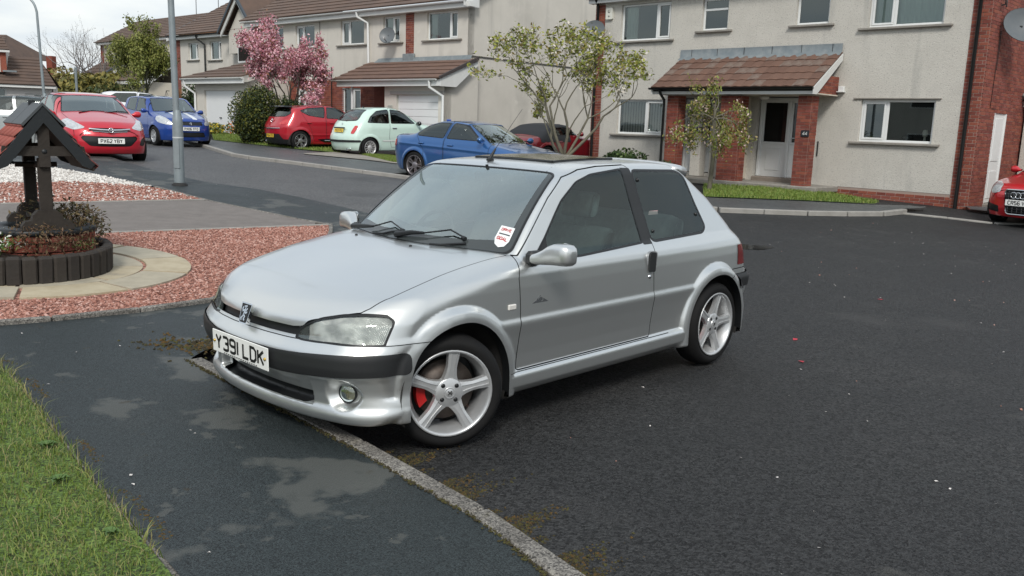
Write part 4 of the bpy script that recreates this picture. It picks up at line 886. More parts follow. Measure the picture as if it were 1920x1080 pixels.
tag(draped('driveway', S([(560, 288), (640, 284), (800, 300), (760, 309), (690, 300)], .1), .107, noise_mat('pale_paving', [(.3, (.20, .18, .155)), (.7, (.30, .275, .24))], 2, .8, .3, 20, .01), .5), kind='structure')
# ---------------------------------------------------------------- houses; local x runs along the front, -y is out of the front wall, z is world height
M_UPVC = mat('white_upvc', (.72, .73, .72), .35, var=.25, vscale=3, col2=(.60, .60, .57))
M_FASCIA = mat('white_fascia', (.66, .665, .65), .4, var=.35, vscale=2, col2=(.50, .49, .46))
M_ROUGH = noise_mat('pebbledash', [(.3, (.51, .485, .435)), (.55, (.56, .535, .48)), (.8, (.61, .585, .53))], 1.6, .9, .55, 75, .012, vor=0, patch=[(.8, .58, .80, (.42, .40, .36)), (34, .56, .66, (.33, .315, .29)), (2.2, .56, .80, (.36, .35, .32), (0, 0, 0), (1, 1, .12))])
M_RENDER = noise_mat('smooth_render', [(.3, (.53, .50, .445)), (.7, (.61, .575, .515))], .9, .9, .25, 40, .006, patch=[(.55, .58, .75, (.46, .435, .39)), (3, .62, .8, (.66, .63, .57)), (1.6, .56, .82, (.42, .40, .36), (0, 0, 0), (1, 1, .10))])
M_CREAM = noise_mat('cream_render', [(.3, (.50, .455, .375)), (.7, (.57, .52, .44))], 1, .9, .2, 40, .006)
M_SILL = noise_mat('stone_sill', [(.3, (.20, .185, .16)), (.7, (.30, .28, .25))], 6, .85, .4, 60, .004)
M_MORTAR = mat('mortar', (.33, .25, .21), .95, bump=.3, bscale=80)
M_BRK = [mat('brick_a', (.235, .062, .040), .85, bump=.3, bscale=70, var=.5, vscale=14), mat('brick_b', (.29, .085, .052), .85, bump=.3, bscale=70, var=.5, vscale=14), mat('brick_c', (.19, .050, .036), .85, bump=.3, bscale=70, var=.5, vscale=14), mat('brick_d', (.26, .075, .055), .85, bump=.3, bscale=70, var=.6, vscale=14)]
M_TILE = [mat('roof_tile_a', (.145, .078, .055), .85, bump=.4, bscale=40, var=.6, vscale=5, col2=(.08, .045, .035)), mat('roof_tile_b', (.165, .09, .062), .85, bump=.4, bscale=40, var=.6, vscale=5, col2=(.10, .06, .05)), mat('roof_tile_c', (.12, .067, .050), .85, bump=.4, bscale=40, var=.7, vscale=7, col2=(.22, .19, .16))]
M_COURSE = mat('brown_tile', (.135, .088, .066), .85, bump=.4, bscale=20, var=.7, vscale=1.6, col2=(.085, .062, .052))
M_LEAD = mat('lead_flashing', (.17, .20, .215), .55, .2, var=.8, vscale=6, col2=(.27, .29, .29), bump=.2, bscale=20)
M_BLACKP = mat('black_gutter', (.010, .011, .011), .35)
M_WHITEP = mat('white_gutter', (.68, .69, .68), .35)
M_GDOOR = mat('garage_white', (.70, .71, .71), .4, var=.2, vscale=2, col2=(.60, .60, .58))
M_PANE = glassmat('window_pane', (.72, .78, .77), .06, 0, .8)
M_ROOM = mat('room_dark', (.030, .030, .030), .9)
M_CURT = mat('net_curtain', (.62, .66, .60), .9); M_BLIND = mat('blind_slat', (.55, .50, .45), .8); M_DCURT = mat('grey_curtain', (.16, .165, .16), .9)
def wallpanel(parent, name, m, u0, u1, z0, z1, y, holes=(), depth=.16, top=None):
    """rendered wall face at y with openings (u0,u1,z0,z1) and their reveals"""
    us = sorted({u0, u1, *[h[0] for h in holes], *[h[1] for h in holes]}); zs = sorted({z0, z1, *[h[2] for h in holes], *[h[3] for h in holes]})
    us = [u for u in us if u0 <= u <= u1]; zs = [z for z in zs if z0 <= z <= z1]; b = MB()
    for i in range(len(us)-1):
        for j in range(len(zs)-1):
            cu, cz = (us[i]+us[i+1])/2, (zs[j]+zs[j+1])/2
            if any(h[0] < cu < h[1] and h[2] < cz < h[3] for h in holes): continue
            b.add([(us[i], y, zs[j]), (us[i+1], y, zs[j]), (us[i+1], y, zs[j+1]), (us[i], y, zs[j+1])], [(0, 1, 2, 3)])
    for a, c, e, f in holes:
        f2 = min(f, z1)
        b.add([(a, y, e), (c, y, e), (c, y, f2), (a, y, f2), (a, y+depth, e), (c, y+depth, e), (c, y+depth, f2), (a, y+depth, f2)], [(0, 3, 7, 4), (1, 5, 6, 2), (0, 4, 5, 1), (3, 2, 6, 7)])
    b.add([(u0, y, z0), (u0, y, z1), (u0, y+.3, z1), (u0, y+.3, z0), (u1, y, z0), (u1, y, z1), (u1, y+.3, z1), (u1, y+.3, z0)], [(0, 1, 2, 3), (4, 7, 6, 5)])
    return b.build(name, m, parent)
def window(parent, u0, u1, z0, z1, y, mull=(), trans=None, sill=(.15, .06), inside=None, room=.7, fr=.055, sill_h=.055):
    """white framed casement set .07 back from wall face y (faces -y)"""
    yf = y+.07; b = MB(); d = .06
    def bar(a, c, e, f, dd=d): b.box(((a+c)/2, yf+dd/2, (e+f)/2), (c-a, dd, f-e), None, .008)
    bar(u0, u1, z0, z0+fr); bar(u0, u1, z1-fr, z1); bar(u0, u0+fr, z0+fr, z1-fr); bar(u1-fr, u1, z0+fr, z1-fr)
    ms = sorted(mull)
    for m_ in ms: bar(m_-fr*.6, m_+fr*.6, z0+fr, z1-fr)
    # opening casement: extra inner frame in the narrowest light
    ed = [u0+fr]+[v for m_ in ms for v in (m_-fr*.6, m_+fr*.6)]+[u1-fr]
    lights = [(ed[2*i], ed[2*i+1]) for i in range(len(ed)//2)]
    w_ = b.build('window', M_UPVC, parent)
    k = min(range(len(lights)), key=lambda i: lights[i][1]-lights[i][0])
    for i, (a, c) in enumerate(lights):
        zz = [(z0+fr, z1-fr)]
        if trans: zz = [(z0+fr, trans-fr/2), (trans+fr/2, z1-fr)]; t = MB(); t.box(((a+c)/2, yf+d/2, trans), (c-a, d, fr), None, .006); t.build('transom', M_UPVC, w_)
        for e, f in zz:
            in_ = .0
            if i == k and len(lights) > 1:
                in_ = .045; t = MB()
                for (p, q_, r, s_) in ((a, c, e, e+in_), (a, c, f-in_, f), (a, a+in_, e+in_, f-in_), (c-in_, c, e+in_, f-in_)): t.box(((p+q_)/2, yf+.012, (r+s_)/2), (q_-p, .05, s_-r), None, .006)
                t.build('casement', M_UPVC, w_)
            g = MB(); g.add([(a+in_, yf+.03, e+in_), (c-in_, yf+.03, e+in_), (c-in_, yf+.03, f-in_), (a+in_, yf+.03, f-in_)], [(0, 1, 2, 3)]); g.build('pane', M_PANE, w_)
    if sill:
        s = MB(); s.box(((u0+u1)/2, y-.045+.06, z0-sill_h/2-.002), (u1-u0+2*sill[0], .21, sill_h), None, .01); s.build('sill', M_SILL, w_)
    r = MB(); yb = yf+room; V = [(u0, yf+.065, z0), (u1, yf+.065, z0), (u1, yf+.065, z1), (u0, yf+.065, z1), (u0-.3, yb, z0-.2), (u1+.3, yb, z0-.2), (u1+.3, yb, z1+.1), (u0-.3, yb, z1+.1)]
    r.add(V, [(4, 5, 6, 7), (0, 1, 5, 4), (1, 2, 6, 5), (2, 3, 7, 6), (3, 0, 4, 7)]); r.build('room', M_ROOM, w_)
    if inside:
        kind, a, c = inside[:3]; zt = z1-.05; zb = z0+.04
        if kind == 'blind':
            n = int((c-a)/.09)
            sb = MB(); sb.box(((a+c)/2, yf+.10, zt), (c-a, .04, .04)); hd = sb.build('blind_rail', M_UPVC, w_)
            for i in range(n):
                s = MB(); s.box((a+(i+.5)*(c-a)/n, yf+.11, (zt+zb)/2), (.072, .004, zt-zb), MT(0, 0, 0)); s.build('blind_slat', M_BLIND, w_)
        else:
            s = MB(); n = 48; V = []
            for i in range(n+1): V += [(a+(c-a)*i/n, yf+.13+.022*math.sin(i*1.9)+.012*math.sin(i*.7), zb), (a+(c-a)*i/n, yf+.13+.018*math.sin(i*1.9+.3), zt)]
            s.add(V, [(2*i, 2*i+2, 2*i+3, 2*i+1) for i in range(n)], None, True); s.build('curtain', M_CURT if kind == 'net' else M_DCURT, w_)
    return w_
BRICKME = {}
def brickmesh(L, m, k):
    if (round(L, 3), k) not in BRICKME:
        b = MB(); b.box((0, 0, 0), (L, .1025, .065), None, .004); me = bpy.data.meshes.new('brick'); me.from_pydata(b.v, [], b.f); me.materials.append(m); me.update(); BRICKME[round(L, 3), k] = me
    return BRICKME[round(L, 3), k]
BCOUNT = {}
def clipped(a, c, z, holes):
    """the stretches of a course piece a..c at height z that lie outside the openings"""
    out = [(a, c)]
    for h in holes:
        if h[2] < z < h[3]:
            nx = []
            for p, q in out:
                if q <= h[0] or p >= h[1]: nx.append((p, q)); continue
                if p < h[0]: nx.append((p, h[0]))
                if q > h[1]: nx.append((h[1], q))
            out = nx
    return [(p, q) for p, q in out if q-p > .03]
def brickwork(parent, u0, u1, z0, z1, y, axis='x', limit=300, holes=(), flip=False, back=True):
    """stretcher bond between u0 and u1; axis x: wall along local x facing -y at y; axis y: wall along local y facing x at y.
    Bricks up to the limit are objects of their own, the rest one joined part."""
    n = int((z1-z0)/.075); st = MB(); sgn = -1 if flip else 1; tot = 0
    key = parent.name
    for j in range(n):
        zc = z0+(j+.5)*.075; u = u0
        first = True
        while u < u1-.02:
            L = .1025 if (first and j % 2) else .215
            L = min(L, u1-u-.0); first = False
            if u1-u-L < .06: L = u1-u
            for s0, s1 in clipped(u, u+L, zc, holes):
                uc = (s0+s1)/2; dy = random.uniform(-.003, .003); Lb = round(s1-s0-.010, 2 if s1-s0 < L-.001 else 4); k = random.randrange(4)
                pos = (uc, y+.051+dy, zc) if axis == 'x' else (y-.051*sgn+dy, uc, zc); rz = 0 if axis == 'x' else math.pi/2
                if BCOUNT.get(key, 0) < limit:
                    BCOUNT[key] = BCOUNT.get(key, 0)+1; o = bpy.data.objects.new('brick', brickmesh(Lb, M_BRK[k], k)); COL.objects.link(o); o.parent = parent; o.location = pos; o.rotation_euler = (0, 0, rz)
                else: st.box((0, 0, 0), (Lb, .1025, .065), MT(*pos, rz)); tot += 1
            u += L
    if st.v:
        o = st.build('brickwork', M_BRK[0], parent); o['kind'] = 'stuff'
        for m in M_BRK[1:]: o.data.materials.append(m)
        o.data.polygons.foreach_set('material_index', np.repeat(RNG.integers(0, 4, len(o.data.polygons)//6), 6).astype(np.int32))
    if back:
        b = MB()
        us = sorted({u0, u1, *[h[0] for h in holes], *[h[1] for h in holes]}); zs = sorted({z0, z1, *[h[2] for h in holes], *[h[3] for h in holes]}); us = [u for u in us if u0 <= u <= u1]; zs = [z for z in zs if z0 <= z <= z1]
        for i in range(len(us)-1):
            for j in range(len(zs)-1):
                a, c, e, f = us[i], us[i+1], zs[j], zs[j+1]
                if any(h[0] < (a+c)/2 < h[1] and h[2] < (e+f)/2 < h[3] for h in holes): continue
                if axis == 'x': b.add([(a, y+.007, e), (c, y+.007, e), (c, y+.007, f), (a, y+.007, f)], [(0, 1, 2, 3)])
                else: b.add([(y-.007*sgn, a, e), (y-.007*sgn, c, e), (y-.007*sgn, c, f), (y-.007*sgn, a, f)], [(0, 1, 2, 3)])
        b.build('mortar', M_MORTAR, parent)
def pillar(parent, u0, u1, y0, y1, z0, z1, limit=300):
    """free brick pillar, front face at y0 (towards -y), back at y1"""
    brickwork(parent, u0, u1, z0, z1, y0, 'x', limit); brickwork(parent, y0+.105, y1, z0, z1, u1, 'y', limit); brickwork(parent, y0+.105, y1, z0, z1, u0, 'y', limit, flip=True)
    b = MB(); b.box(((u0+u1)/2, (y0+y1)/2+.02, (z0+z1)/2), (u1-u0-.03, y1-y0-.06, z1-z0)); b.build('pillar_core', M_MORTAR, parent)
def courses(parent, name, u0, u1, ya, za, yb, zb, n, m=None, th=.035, cut_l=0, cut_r=0):
    """tiled slope from eave (ya,za) up to (yb,zb) as n overlapping courses"""
    for i in range(n):
        t0, t1 = i/n, (i+1)/n+.12/n*2; y0, z0 = ya+(yb-ya)*t0, za+(zb-za)*t0; y1, z1 = ya+(yb-ya)*min(t1, 1), za+(zb-za)*min(t1, 1)
        L = math.hypot(yb-ya, zb-za); ny, nz = -(zb-za)/L, (yb-ya)/L
        if nz < 0: ny, nz = -ny, -nz
        lo, up = th*1.5, th*.5; sag = random.uniform(-.004, .004); a0, a1 = u0+cut_l*t0, u1-cut_r*t0; b0, b1 = u0+cut_l*min(t1, 1), u1-cut_r*min(t1, 1)
        V = [(a0, y0, z0), (a1, y0, z0), (b1, y1, z1), (b0, y1, z1), (a0, y0+ny*lo, z0+nz*lo+sag), (a1, y0+ny*lo, z0+nz*lo-sag), (b1, y1+ny*up, z1+nz*up), (b0, y1+ny*up, z1+nz*up)]
        b = MB(); b.add(V, [(0, 1, 2, 3), (4, 7, 6, 5), (0, 4, 5, 1), (1, 5, 6, 2), (2, 6, 7, 3), (3, 7, 4, 0)]); b.build(name, m or M_COURSE, parent)
def dish(label, loc, rz, tilt, r=.33, mount=(0, .3, 0), sx=1.0, m=None):
    t = thing('satellite_dish', label, 'satellite dish', loc, rz, None); b = MB(); M = Matrix.Rotation(tilt, 4, 'X') @ Matrix.Scale(sx, 4, (1, 0, 0))
    b.lathe([(r*k, -.10*r+.28*r*k*k) for k in (0, .25, .5, .75, 1)], 28, 'y', M @ Matrix.Rotation(math.pi, 4, 'Z')); b.lathe([(r, .18*r), (r+.008, .17*r), (r, .19*r)], 28, 'y', M @ Matrix.Rotation(math.pi, 4, 'Z')); b.build('reflector', m or mat('dish_grey', (.11, .125, .135), .45, var=.4, vscale=5, col2=(.16, .16, .16)), t)
    b = MB(); b.tube([tuple(M @ Vector((0, .02, -r*.8))), tuple(M @ Vector((0, -r*.95, -r*.75)))], .012, 6); b.build('arm', M_BLACKP, t)
    b = MB(); b.box(tuple(M @ Vector((0, -r*.95, -r*.68))), (.05, .09, .07), None, .01); b.build('receiver_head', mat('lnb_grey', (.45, .46, .46), .5), t)
    b = MB(); b.tube([(0, .03, 0), mount], .018, 8); b.box(mount, (.06, .03, .16), None, .005); b.build('bracket', M_BLACKP, t)
    return t
def gutter(parent, u0, u1, y, z, m, r=.055):
    b = MB(); V = []; n = 8
    for u in (u0, u1): V += [(u, y-r*math.cos(math.pi*i/n-0), z-r*math.sin(math.pi*i/n)) for i in range(n+1)]
    b.add(V, [(i, i+1, n+2+i, n+1+i) for i in range(n)], None, True); b.add([V[i] for i in range(n+1)], [tuple(range(n+1))]); b.add([V[n+1+i] for i in range(n+1)], [tuple(range(n+1))])
    return b.build('gutter', m, parent)
def downpipe(parent, P, m, r=.036): b = MB(); b.tube(P, r, 10); return b.build('downpipe', m, parent)
# ================= pebbledashed semi-detached pair on the right
aR = R_(-44.5)
HR_ = thing('pebbledash_house', 'pebbledashed semi-detached house pair with a red tiled double porch', 'house', (9.66, 19.0, 0), aR)
ZE = 5.13
def rs(u): return .41 if True else 0
holes = [(-9.56, -7.87, 4.03, 5.03), (-6.88, -6.10, 4.19, 5.0), (-4.22, -3.38, 4.19, 5.0), (-2.43, -.78, 4.04, 5.03), (-2.40, -.74, 1.48, 2.44), (-9.53, -7.9, 1.45, 2.42), (-7.30, -6.35, .50, 2.46), (-5.05, -3.50, .50, 2.50)]
wallpanel(HR_, 'wall', M_ROUGH, -10.14, -.215, .41, ZE, 0, holes)
brickwork(HR_, -3.0, -.215, .05, .41, .0, 'x', 70); brickwork(HR_, -.213, .17, -.05, ZE, -.012, 'x', 190); brickwork(HR_, -10.50, -10.145, .35, ZE, -.008, 'x', 300)
lo = MB(); lo.box((-6.5, .02, .30), (6.6, .05, .22)); lo.build('plinth', M_SILL, HR_)
# side wall of brick with a white door
SWH = [(1.02, 1.92, .20, 2.22)]
brickwork(HR_, -.012+.105, 4.6, -.05, 6.8, .17, 'y', 300, SWH)
cr = MB(); cr.box((-5.1, 3.2, 3.0), (10.0, 5.9, 4.2)); cr.build('inner_core', M_ROOM, HR_)
dd = MB(); dd.box((.11, 1.47, 1.21), (.06, .86, 2.0), None, .01); sd = dd.build('side_door', M_UPVC, HR_)
for zc, hh in ((.62, .62), (1.62, .95)):
    d2 = MB(); d2.box((.145, 1.47, zc), (.02, .5, hh), None, .008); d2.build('door_panel', M_UPVC, sd)
for yy in (1.055, 1.885): d2 = MB(); d2.box((.14, yy, 1.21), (.05, .07, 2.02), None, .01); d2.build('door_frame', M_UPVC, sd)
d2 = MB(); d2.box((.32, 1.47, .10), (.5, 1.0, .2), None, .01); d2.build('doorstep', M_SILL, HR_)
window(HR_, -9.56, -7.87, 4.03, 5.03, 0, (-8.35,), inside=('net', -9.5, -9.1)); window(HR_, -6.88, -6.10, 4.19, 5.0, 0, (), 4.72, inside=None); window(HR_, -4.22, -3.38, 4.19, 5.0, 0, (), inside=None); window(HR_, -2.43, -.78, 4.04, 5.03, 0, (-1.86,), inside=('net', -2.4, -.82), sill=(.2, .06))
window(HR_, -2.40, -.74, 1.48, 2.44, 0, (-1.80,), sill=(.18, .06)); window(HR_, -9.53, -7.9, 1.45, 2.42, 0, (-8.55,), inside=('blind', -9.45, -7.95), sill=(.18, .06))
b = MB(); b.box((-1.6, -.015, 2.462), (1.95, .05, .03), None, .005); b.build('lintel_drip', M_SILL, HR_)
# things on the window sill of the lower right window
for (u, h, r, m, nm, lb, cat) in ((-.98, .26, .07, mat('cream_ornament', (.62, .58, .50), .5), 'ornament', 'cream flower ornament standing inside the lower right window', 'ornament'), (-1.35, .10, .12, mat('dark_ornament', (.10, .10, .10), .4), 'ornament', 'low dark ornament standing inside the lower right window', 'ornament')):
    P = Matrix.Rotation(aR, 4, 'Z') @ Vector((u, .26, 0)); b = MB(); b.lathe([(r*.5, 0), (r*.35, h*.3), (r, h*.62), (r*.7, h*.92), (0, h)], 14, 'z'); b.lathe([(0, h*.3), (r*.9, h*.42), (r*.5, h*.6)], 10, 'z'); tag(b.build(nm, m, None, (9.66+P.x, 19.0+P.y, 1.54)), lb, cat)
# eaves, gutter, roof
b = MB(); b.box((-5.17, -.10, ZE+.06), (10.9, .22, .16)); b.build('fascia', M_FASCIA, HR_); gutter(HR_, -10.65, .30, -.27, ZE+.14, M_BLACKP, .06)
courses(HR_, 'tile_course', -10.6, .30, -.30, ZE+.16, 3.3, ZE+2.5, 12)
downpipe(HR_, [(-.05, -.25, ZE+.1), (-.05, -.09, ZE-.12), (-.06, -.075, .1)], M_BLACKP, .04); downpipe(HR_, [(-10.33, -.25, ZE+.1), (-10.35, -.09, ZE-.1), (-10.36, -.075, .3)], M_BLACKP, .04)
# porch
PV = -1.15
for (u0, u1, y1) in ((-7.06, -6.72, -.72), (-5.46, -4.90, -.70), (-3.42, -3.08, -.72)): pillar(HR_, u0, u1, PV+.08, y1, .30, 2.48, 300)
b = MB(); b.box((-5.05, -.55, .34), (4.6, 1.2, .14), None, .02); b.build('porch_floor', M_SILL, HR_)
b = MB(); b.box((-4.25, .02, .44), (1.5, .35, .16), None, .02); b.build('doorstep', mat('step_stone', (.24, .20, .165), .85, var=.4, vscale=5), HR_)
rec = MB(); rec.box((-5.42, -.20, 1.46), (.36, .42, 2.05)); rec.build('porch_wall', M_CREAM, HR_); rec = MB(); rec.box((-6.62+.0, -.14, 1.45), (.30, .26, 2.05)); rec.build('porch_wall', M_ROUGH, HR_)
b = MB(); b.box((-5.1, -.55, 2.52), (4.3, 1.15, .03)); b.build('porch_ceiling', M_CREAM, HR_)
def porch_door(u0, u1, y, z0, z1, split, label_part, glass=.5):
    f = MB(); w = .07
    for (a, c, e, g) in ((u0, u1, z1-w, z1), (u0, u0+w, z0, z1-w), (u1-w, u1, z0, z1-w), (split-w/2, split+w/2, z0, z1-w)): f.box(((a+c)/2, y+.05, (e+g)/2), (c-a, .09, g-e), None, .01)
    d = f.build('front_door', M_UPVC, HR_); zm = z0+(z1-z0)*.42
    for (a, c) in ((u0+w, split-w/2), (split+w/2, u1-w)):
        k = MB(); k.box(((a+c)/2, y+.07, (z0+zm)/2), (c-a, .05, zm-z0), None, .005); k.box(((a+c)/2, y+.04, (z0+zm)/2+.02), ((c-a)*.55, .02, (zm-z0)*.66), None, .008); k.build('door_panel', M_UPVC, d)
        k = MB(); fr = .05; 
        for (p, q_, r, s_) in ((a, c, zm, zm+fr), (a, c, z1-w-fr, z1-w), (a, a+fr, zm+fr, z1-w-fr), (c-fr, c, zm+fr, z1-w-fr)): k.box(((p+q_)/2, y+.06, (r+s_)/2), (q_-p, .05, s_-r), None, .005)
        k.build('glazing_frame', M_UPVC, d)
        k = MB(); k.add([(a+fr, y+.07, zm+fr), (c-fr, y+.07, zm+fr), (c-fr, y+.07, z1-w-fr), (a+fr, y+.07, z1-w-fr)], [(0, 1, 2, 3)]); k.build('pane', mat('dark_pane', (.012, .013, .013), .06, spec=.6), d)
    k = MB(); k.tube([(split+.1, y-.0, z0+.98), (split+.22, y-.0, z0+.98)], .012, 6); k.build('handle', M_CHROME, d)
porch_door(-5.03, -3.52, .12, .52, 2.48, -4.22, 'a'); porch_door(-7.28, -6.37, .12, .52, 2.44, -6.75, 'b')
# porch roof: separate tiles in five courses
def tilemesh(k):
    b = MB(); V = []; w, L = .262, .34
    for i in range(7):
        u = -w/2+w*i/6; h = .012*math.cos((i/6-.5)*2*math.pi)*.6
        V += [(u, 0, .030+h), (u, L, .012+h), (u, 0, 0+h-.004)]
    b.add(V, [(3*i, 3*i+3, 3*i+4, 3*i+1) for i in range(6)]+[(3*i+2, 3*i+5, 3*i+3, 3*i) for i in range(6)]+[(0, 1, 2), (18, 20, 19)], None, False)
    me = bpy.data.meshes.new('roof_tile'); me.from_pydata(b.v, [], b.f); me.materials.append(M_TILE[k]); me.update(); return me
TM = [tilemesh(k) for k in range(3)]
ya, za, yb, zb = -1.36, 2.66, -.03, 3.50; pl_ = math.hypot(yb-ya, zb-za); ang = math.atan2(zb-za, yb-ya)
for j in range(5):
    for i in range(17):
        u = -7.40+.262*(i+.5)+(.0 if j % 2 else .0); t = j*pl_/5
        o = bpy.data.objects.new('roof_tile', TM[random.randrange(3)]); COL.objects.link(o); o.parent = HR_; o.location = (u, ya+math.cos(ang)*t, za+math.sin(ang)*t+random.uniform(0, .004)); o.rotation_euler = (ang+random.uniform(-.012, .012), 0, random.uniform(-.006, .006))
b = MB(); b.prism([(ya+.02, za-.03), (yb, zb-.03), (yb, zb-.10), (ya+.1, za-.10)], -7.38, -2.97, 'x'); b.build('roof_boards', M_ROOM, HR_)
b = MB(); b.box((-5.17, ya+.10, za-.085), (4.40, .03, .15)); b.build('porch_fascia', M_FASCIA, HR_); gutter(HR_, -7.45, -2.94, ya-.0, za+.0, M_BLACKP, .05)
for uu in (-7.40, -2.955):
    b = MB(); b.prism([(ya+.02, za-.16), (ya+.02, za-.01), (yb, zb-.02), (yb, zb-.17), (ya+.18, za-.16)], uu, uu+.03, 'x'); b.build('bargeboard', M_FASCIA, HR_)
    brickwork(HR_, -.95 if uu > -5 else -.9, -.02, 2.50, 2.95, uu-.02 if uu > -5 else uu+.05, 'y', 300, flip=uu < -5)
b = MB(); V = []; nn = 30
for i in range(nn+1): u = -7.46+4.5*i/nn; w = .004*math.sin(i*2.1); V += [(u, -.03+w, 3.72), (u, -.035+w, 3.53), (u, -.16+w, 3.44+.006*math.sin(i*1.3))]
b.add(V, [(3*i, 3*i+1, 3*i+4, 3*i+3) for i in range(nn)]+[(3*i+1, 3*i+2, 3*i+5, 3*i+4) for i in range(nn)], None, True); b.build('lead_flashing', M_LEAD, HR_)
for i in range(6): b = MB(); b.box((-7.1+.78*i, -.036, 3.63), (.008, .012, .18)); b.build('flashing_joint', M_BLACKP, HR_)
downpipe(HR_, [(-7.12, ya, za-.05), (-7.12, ya+.06, za-.16), (-7.10, PV-.0, za-.30), (-7.10, PV+.0, .35)], M_BLACKP, .035)
b = MB(); b.lathe([(0, 0), (.10, -.01), (.12, -.05), (.08, -.09), (0, -.10)], 16, 'z', MT(-4.6, -.5, 2.50)); b.build('porch_lamp', mat('lamp_white', (.7, .7, .66), .4), HR_)
for (u, v, z, tx) in ((-3.17, PV+.065, 1.62, '44'), (-6.52, -.285, 1.62, '45')):
    b = MB(); b.box((u, v, z), (.20, .02, .15), None, .006); s_ = b.build('number_sign', mat('slate_sign', (.02, .022, .028), .4), HR_)
    b = MB(); strokes(b, text_lines(tx, .07, .045, .02), .014, lambda p, q_: (u+p, v-.012, z+q_)); b.build('house_number', mat('sign_white', (.6, .6, .58), .5), s_)
b = MB(); b.box((-2.88, -.05, 2.67), (.13, .10, .13), None, .01); b.box((-2.88, -.07, 2.61), (.16, .14, .02)); b.build('wall_vent', M_UPVC, HR_)
b = MB(); b.prism(rpoly([(-10.08, 4.66), (-9.84, 4.66), (-9.84, 4.98), (-10.08, 4.98)], .03), -.07, 0, 'y'); ab = b.build('alarm_box', mat('alarm_cream', (.66, .65, .58), .4), HR_)
b = MB(); b.lathe([(.02, -.072), (.045, -.075), (.02, -.078)], 14, 'y', MT(-9.96, 0, 4.88)); b.lathe([(0, -.072), (.03, -.074), (0, -.076)], 12, 'y', MT(-9.96, 0, 4.75)); b.build('alarm_mark', mat('alarm_grey', (.40, .40, .36), .5), ab)
def onwall(u, v, z): P = Matrix.Rotation(aR, 4, 'Z') @ Vector((u, -v, 0)); return (9.66+P.x, 19.0+P.y, z)
dish('small grey satellite dish beside the alarm box of the pebbledashed house', onwall(-10.22, .38, 4.32), R_(-18), -.35, .30, (.12, .34, .02), 1.05)
P_ = Matrix.Rotation(aR, 4, 'Z') @ Vector((.55, .85, 0)); dish('large grey satellite dish on the brick side wall at right', (9.66+P_.x, 19+P_.y, 4.00), aR+.75, -.40, .39, (-.36, .22, .05), 1.15)
b = MB(); b.tube([(.19, .62, 3.9), (.185, .63, 3.0), (.185, .60, 2.3), (.185, .95, 2.28)], .006, 5); b.tube([(.19, .68, 3.9), (.185, .69, 3.1)], .006, 5); b.build('aerial_cable', M_BLACKP, HR_)
b = MB(); b.tube([(.20, .40, 4.58), (.27, .42, 4.60), (.27, .42, 4.42), (.20, .40, 4.40)], .016, 6); b.tube([(.20, .55, 4.62), (.26, .55, 4.63), (.26, .55, 4.38)], .014, 6); b.build('wall_bracket', M_BLACKP, HR_)
b = MB(); b.tube([(-3.35, -.012, 1.1), (-3.35, -.012, 1.45)], .015, 6); b.build('meter_bracket', M_BLACKP, HR_)
# attached garage further back on the right
GR = thing('garage', 'low garage with grey tiled roof beyond the brick side wall', 'garage', onwall(.9, -3.1, 0), aR)
wallpanel(GR, 'wall', M_ROUGH, -.68, 3.4, -.1, 2.42, 0, [(.35, 2.7, .0, 2.15)]); b = MB(); b.box((1.52, .12, 1.08), (2.3, .06, 2.1), None, .01); b.build('garage_door', M_GDOOR, GR)
b = MB(); b.box((1.4, -.14, 2.50), (4.2, .03, .18)); b.build('fascia', M_FASCIA, GR); gutter(GR, -.7, 3.5, -.22, 2.58, M_BLACKP, .05)
courses(GR, 'tile_course', -.72, 3.5, -.26, 2.62, 2.0, 4.3, 7, mat('grey_tile', (.20, .21, .20), .85, var=.7, vscale=4, col2=(.10, .11, .10), bump=.4, bscale=30))
# ================= rendered house row on the left of the street
aL = R_(-42)
def lf(P0, ang, u, v=0): return (P0[0]+u*math.cos(ang)+v*math.sin(ang), P0[1]+u*math.sin(ang)-v*math.cos(ang))
HL_ = thing('rendered_house', 'grey rendered house with brown roof, brick ground floor and white garage', 'house', (-1.5, 30.0, 0), aL)
EL = 5.46
h1 = [(-7.36, -5.92, 4.42, 5.34), (-4.80, -3.86, 4.42, 5.34), (-2.40, -.85, 4.42, 5.36), (-10.4, -9.08, 4.42, 5.30), (-12.45, -11.3, 4.42, 5.30)]
wallpanel(HL_, 'wall', M_RENDER, -13.1, -3.53, 3.16, EL, 0, h1[:2]+h1[3:]); wallpanel(HL_, 'wall', M_RENDER, -3.08, -.36, .5, EL, 0, [h1[2]])
for h, m in zip(h1, ((-6.86,), (-4.28,), (-1.28,), (-9.9,), (-12.0,))): window(HL_, *h, 0, m, sill=(.22, .06), inside=('net', h[0]+.05, h[0]+.35) if h[0] > -5 else ('dark', h[0]+.05, h[0]+.5))
brickwork(HL_, -3.525, -3.085, 3.6, EL, -.01, 'x', 300); brickwork(HL_, -13.52, -13.12, 3.1, EL, -.01, 'x', 300)
lw = [(-10.36, -8.85, 1.3, 2.78), (-7.28, -6.13, 1.6, 2.80)]
brickwork(HL_, -13.5, -3.10, .55, 3.15, -.006, 'x', 300, lw)
window(HL_, *lw[0], 0, (-9.85,), inside=('net', -10.3, -8.9), sill=(.05, .06)); window(HL_, *lw[1], 0, (-6.65,), inside=('dark', -7.2, -6.2), sill=(.05, .06))
b = MB(); b.box((-8.72, -.012, 4.3), (.03, .02, 2.3)); b.build('movement_joint', mat('joint_dark', (.24, .225, .20), .9), HL_)
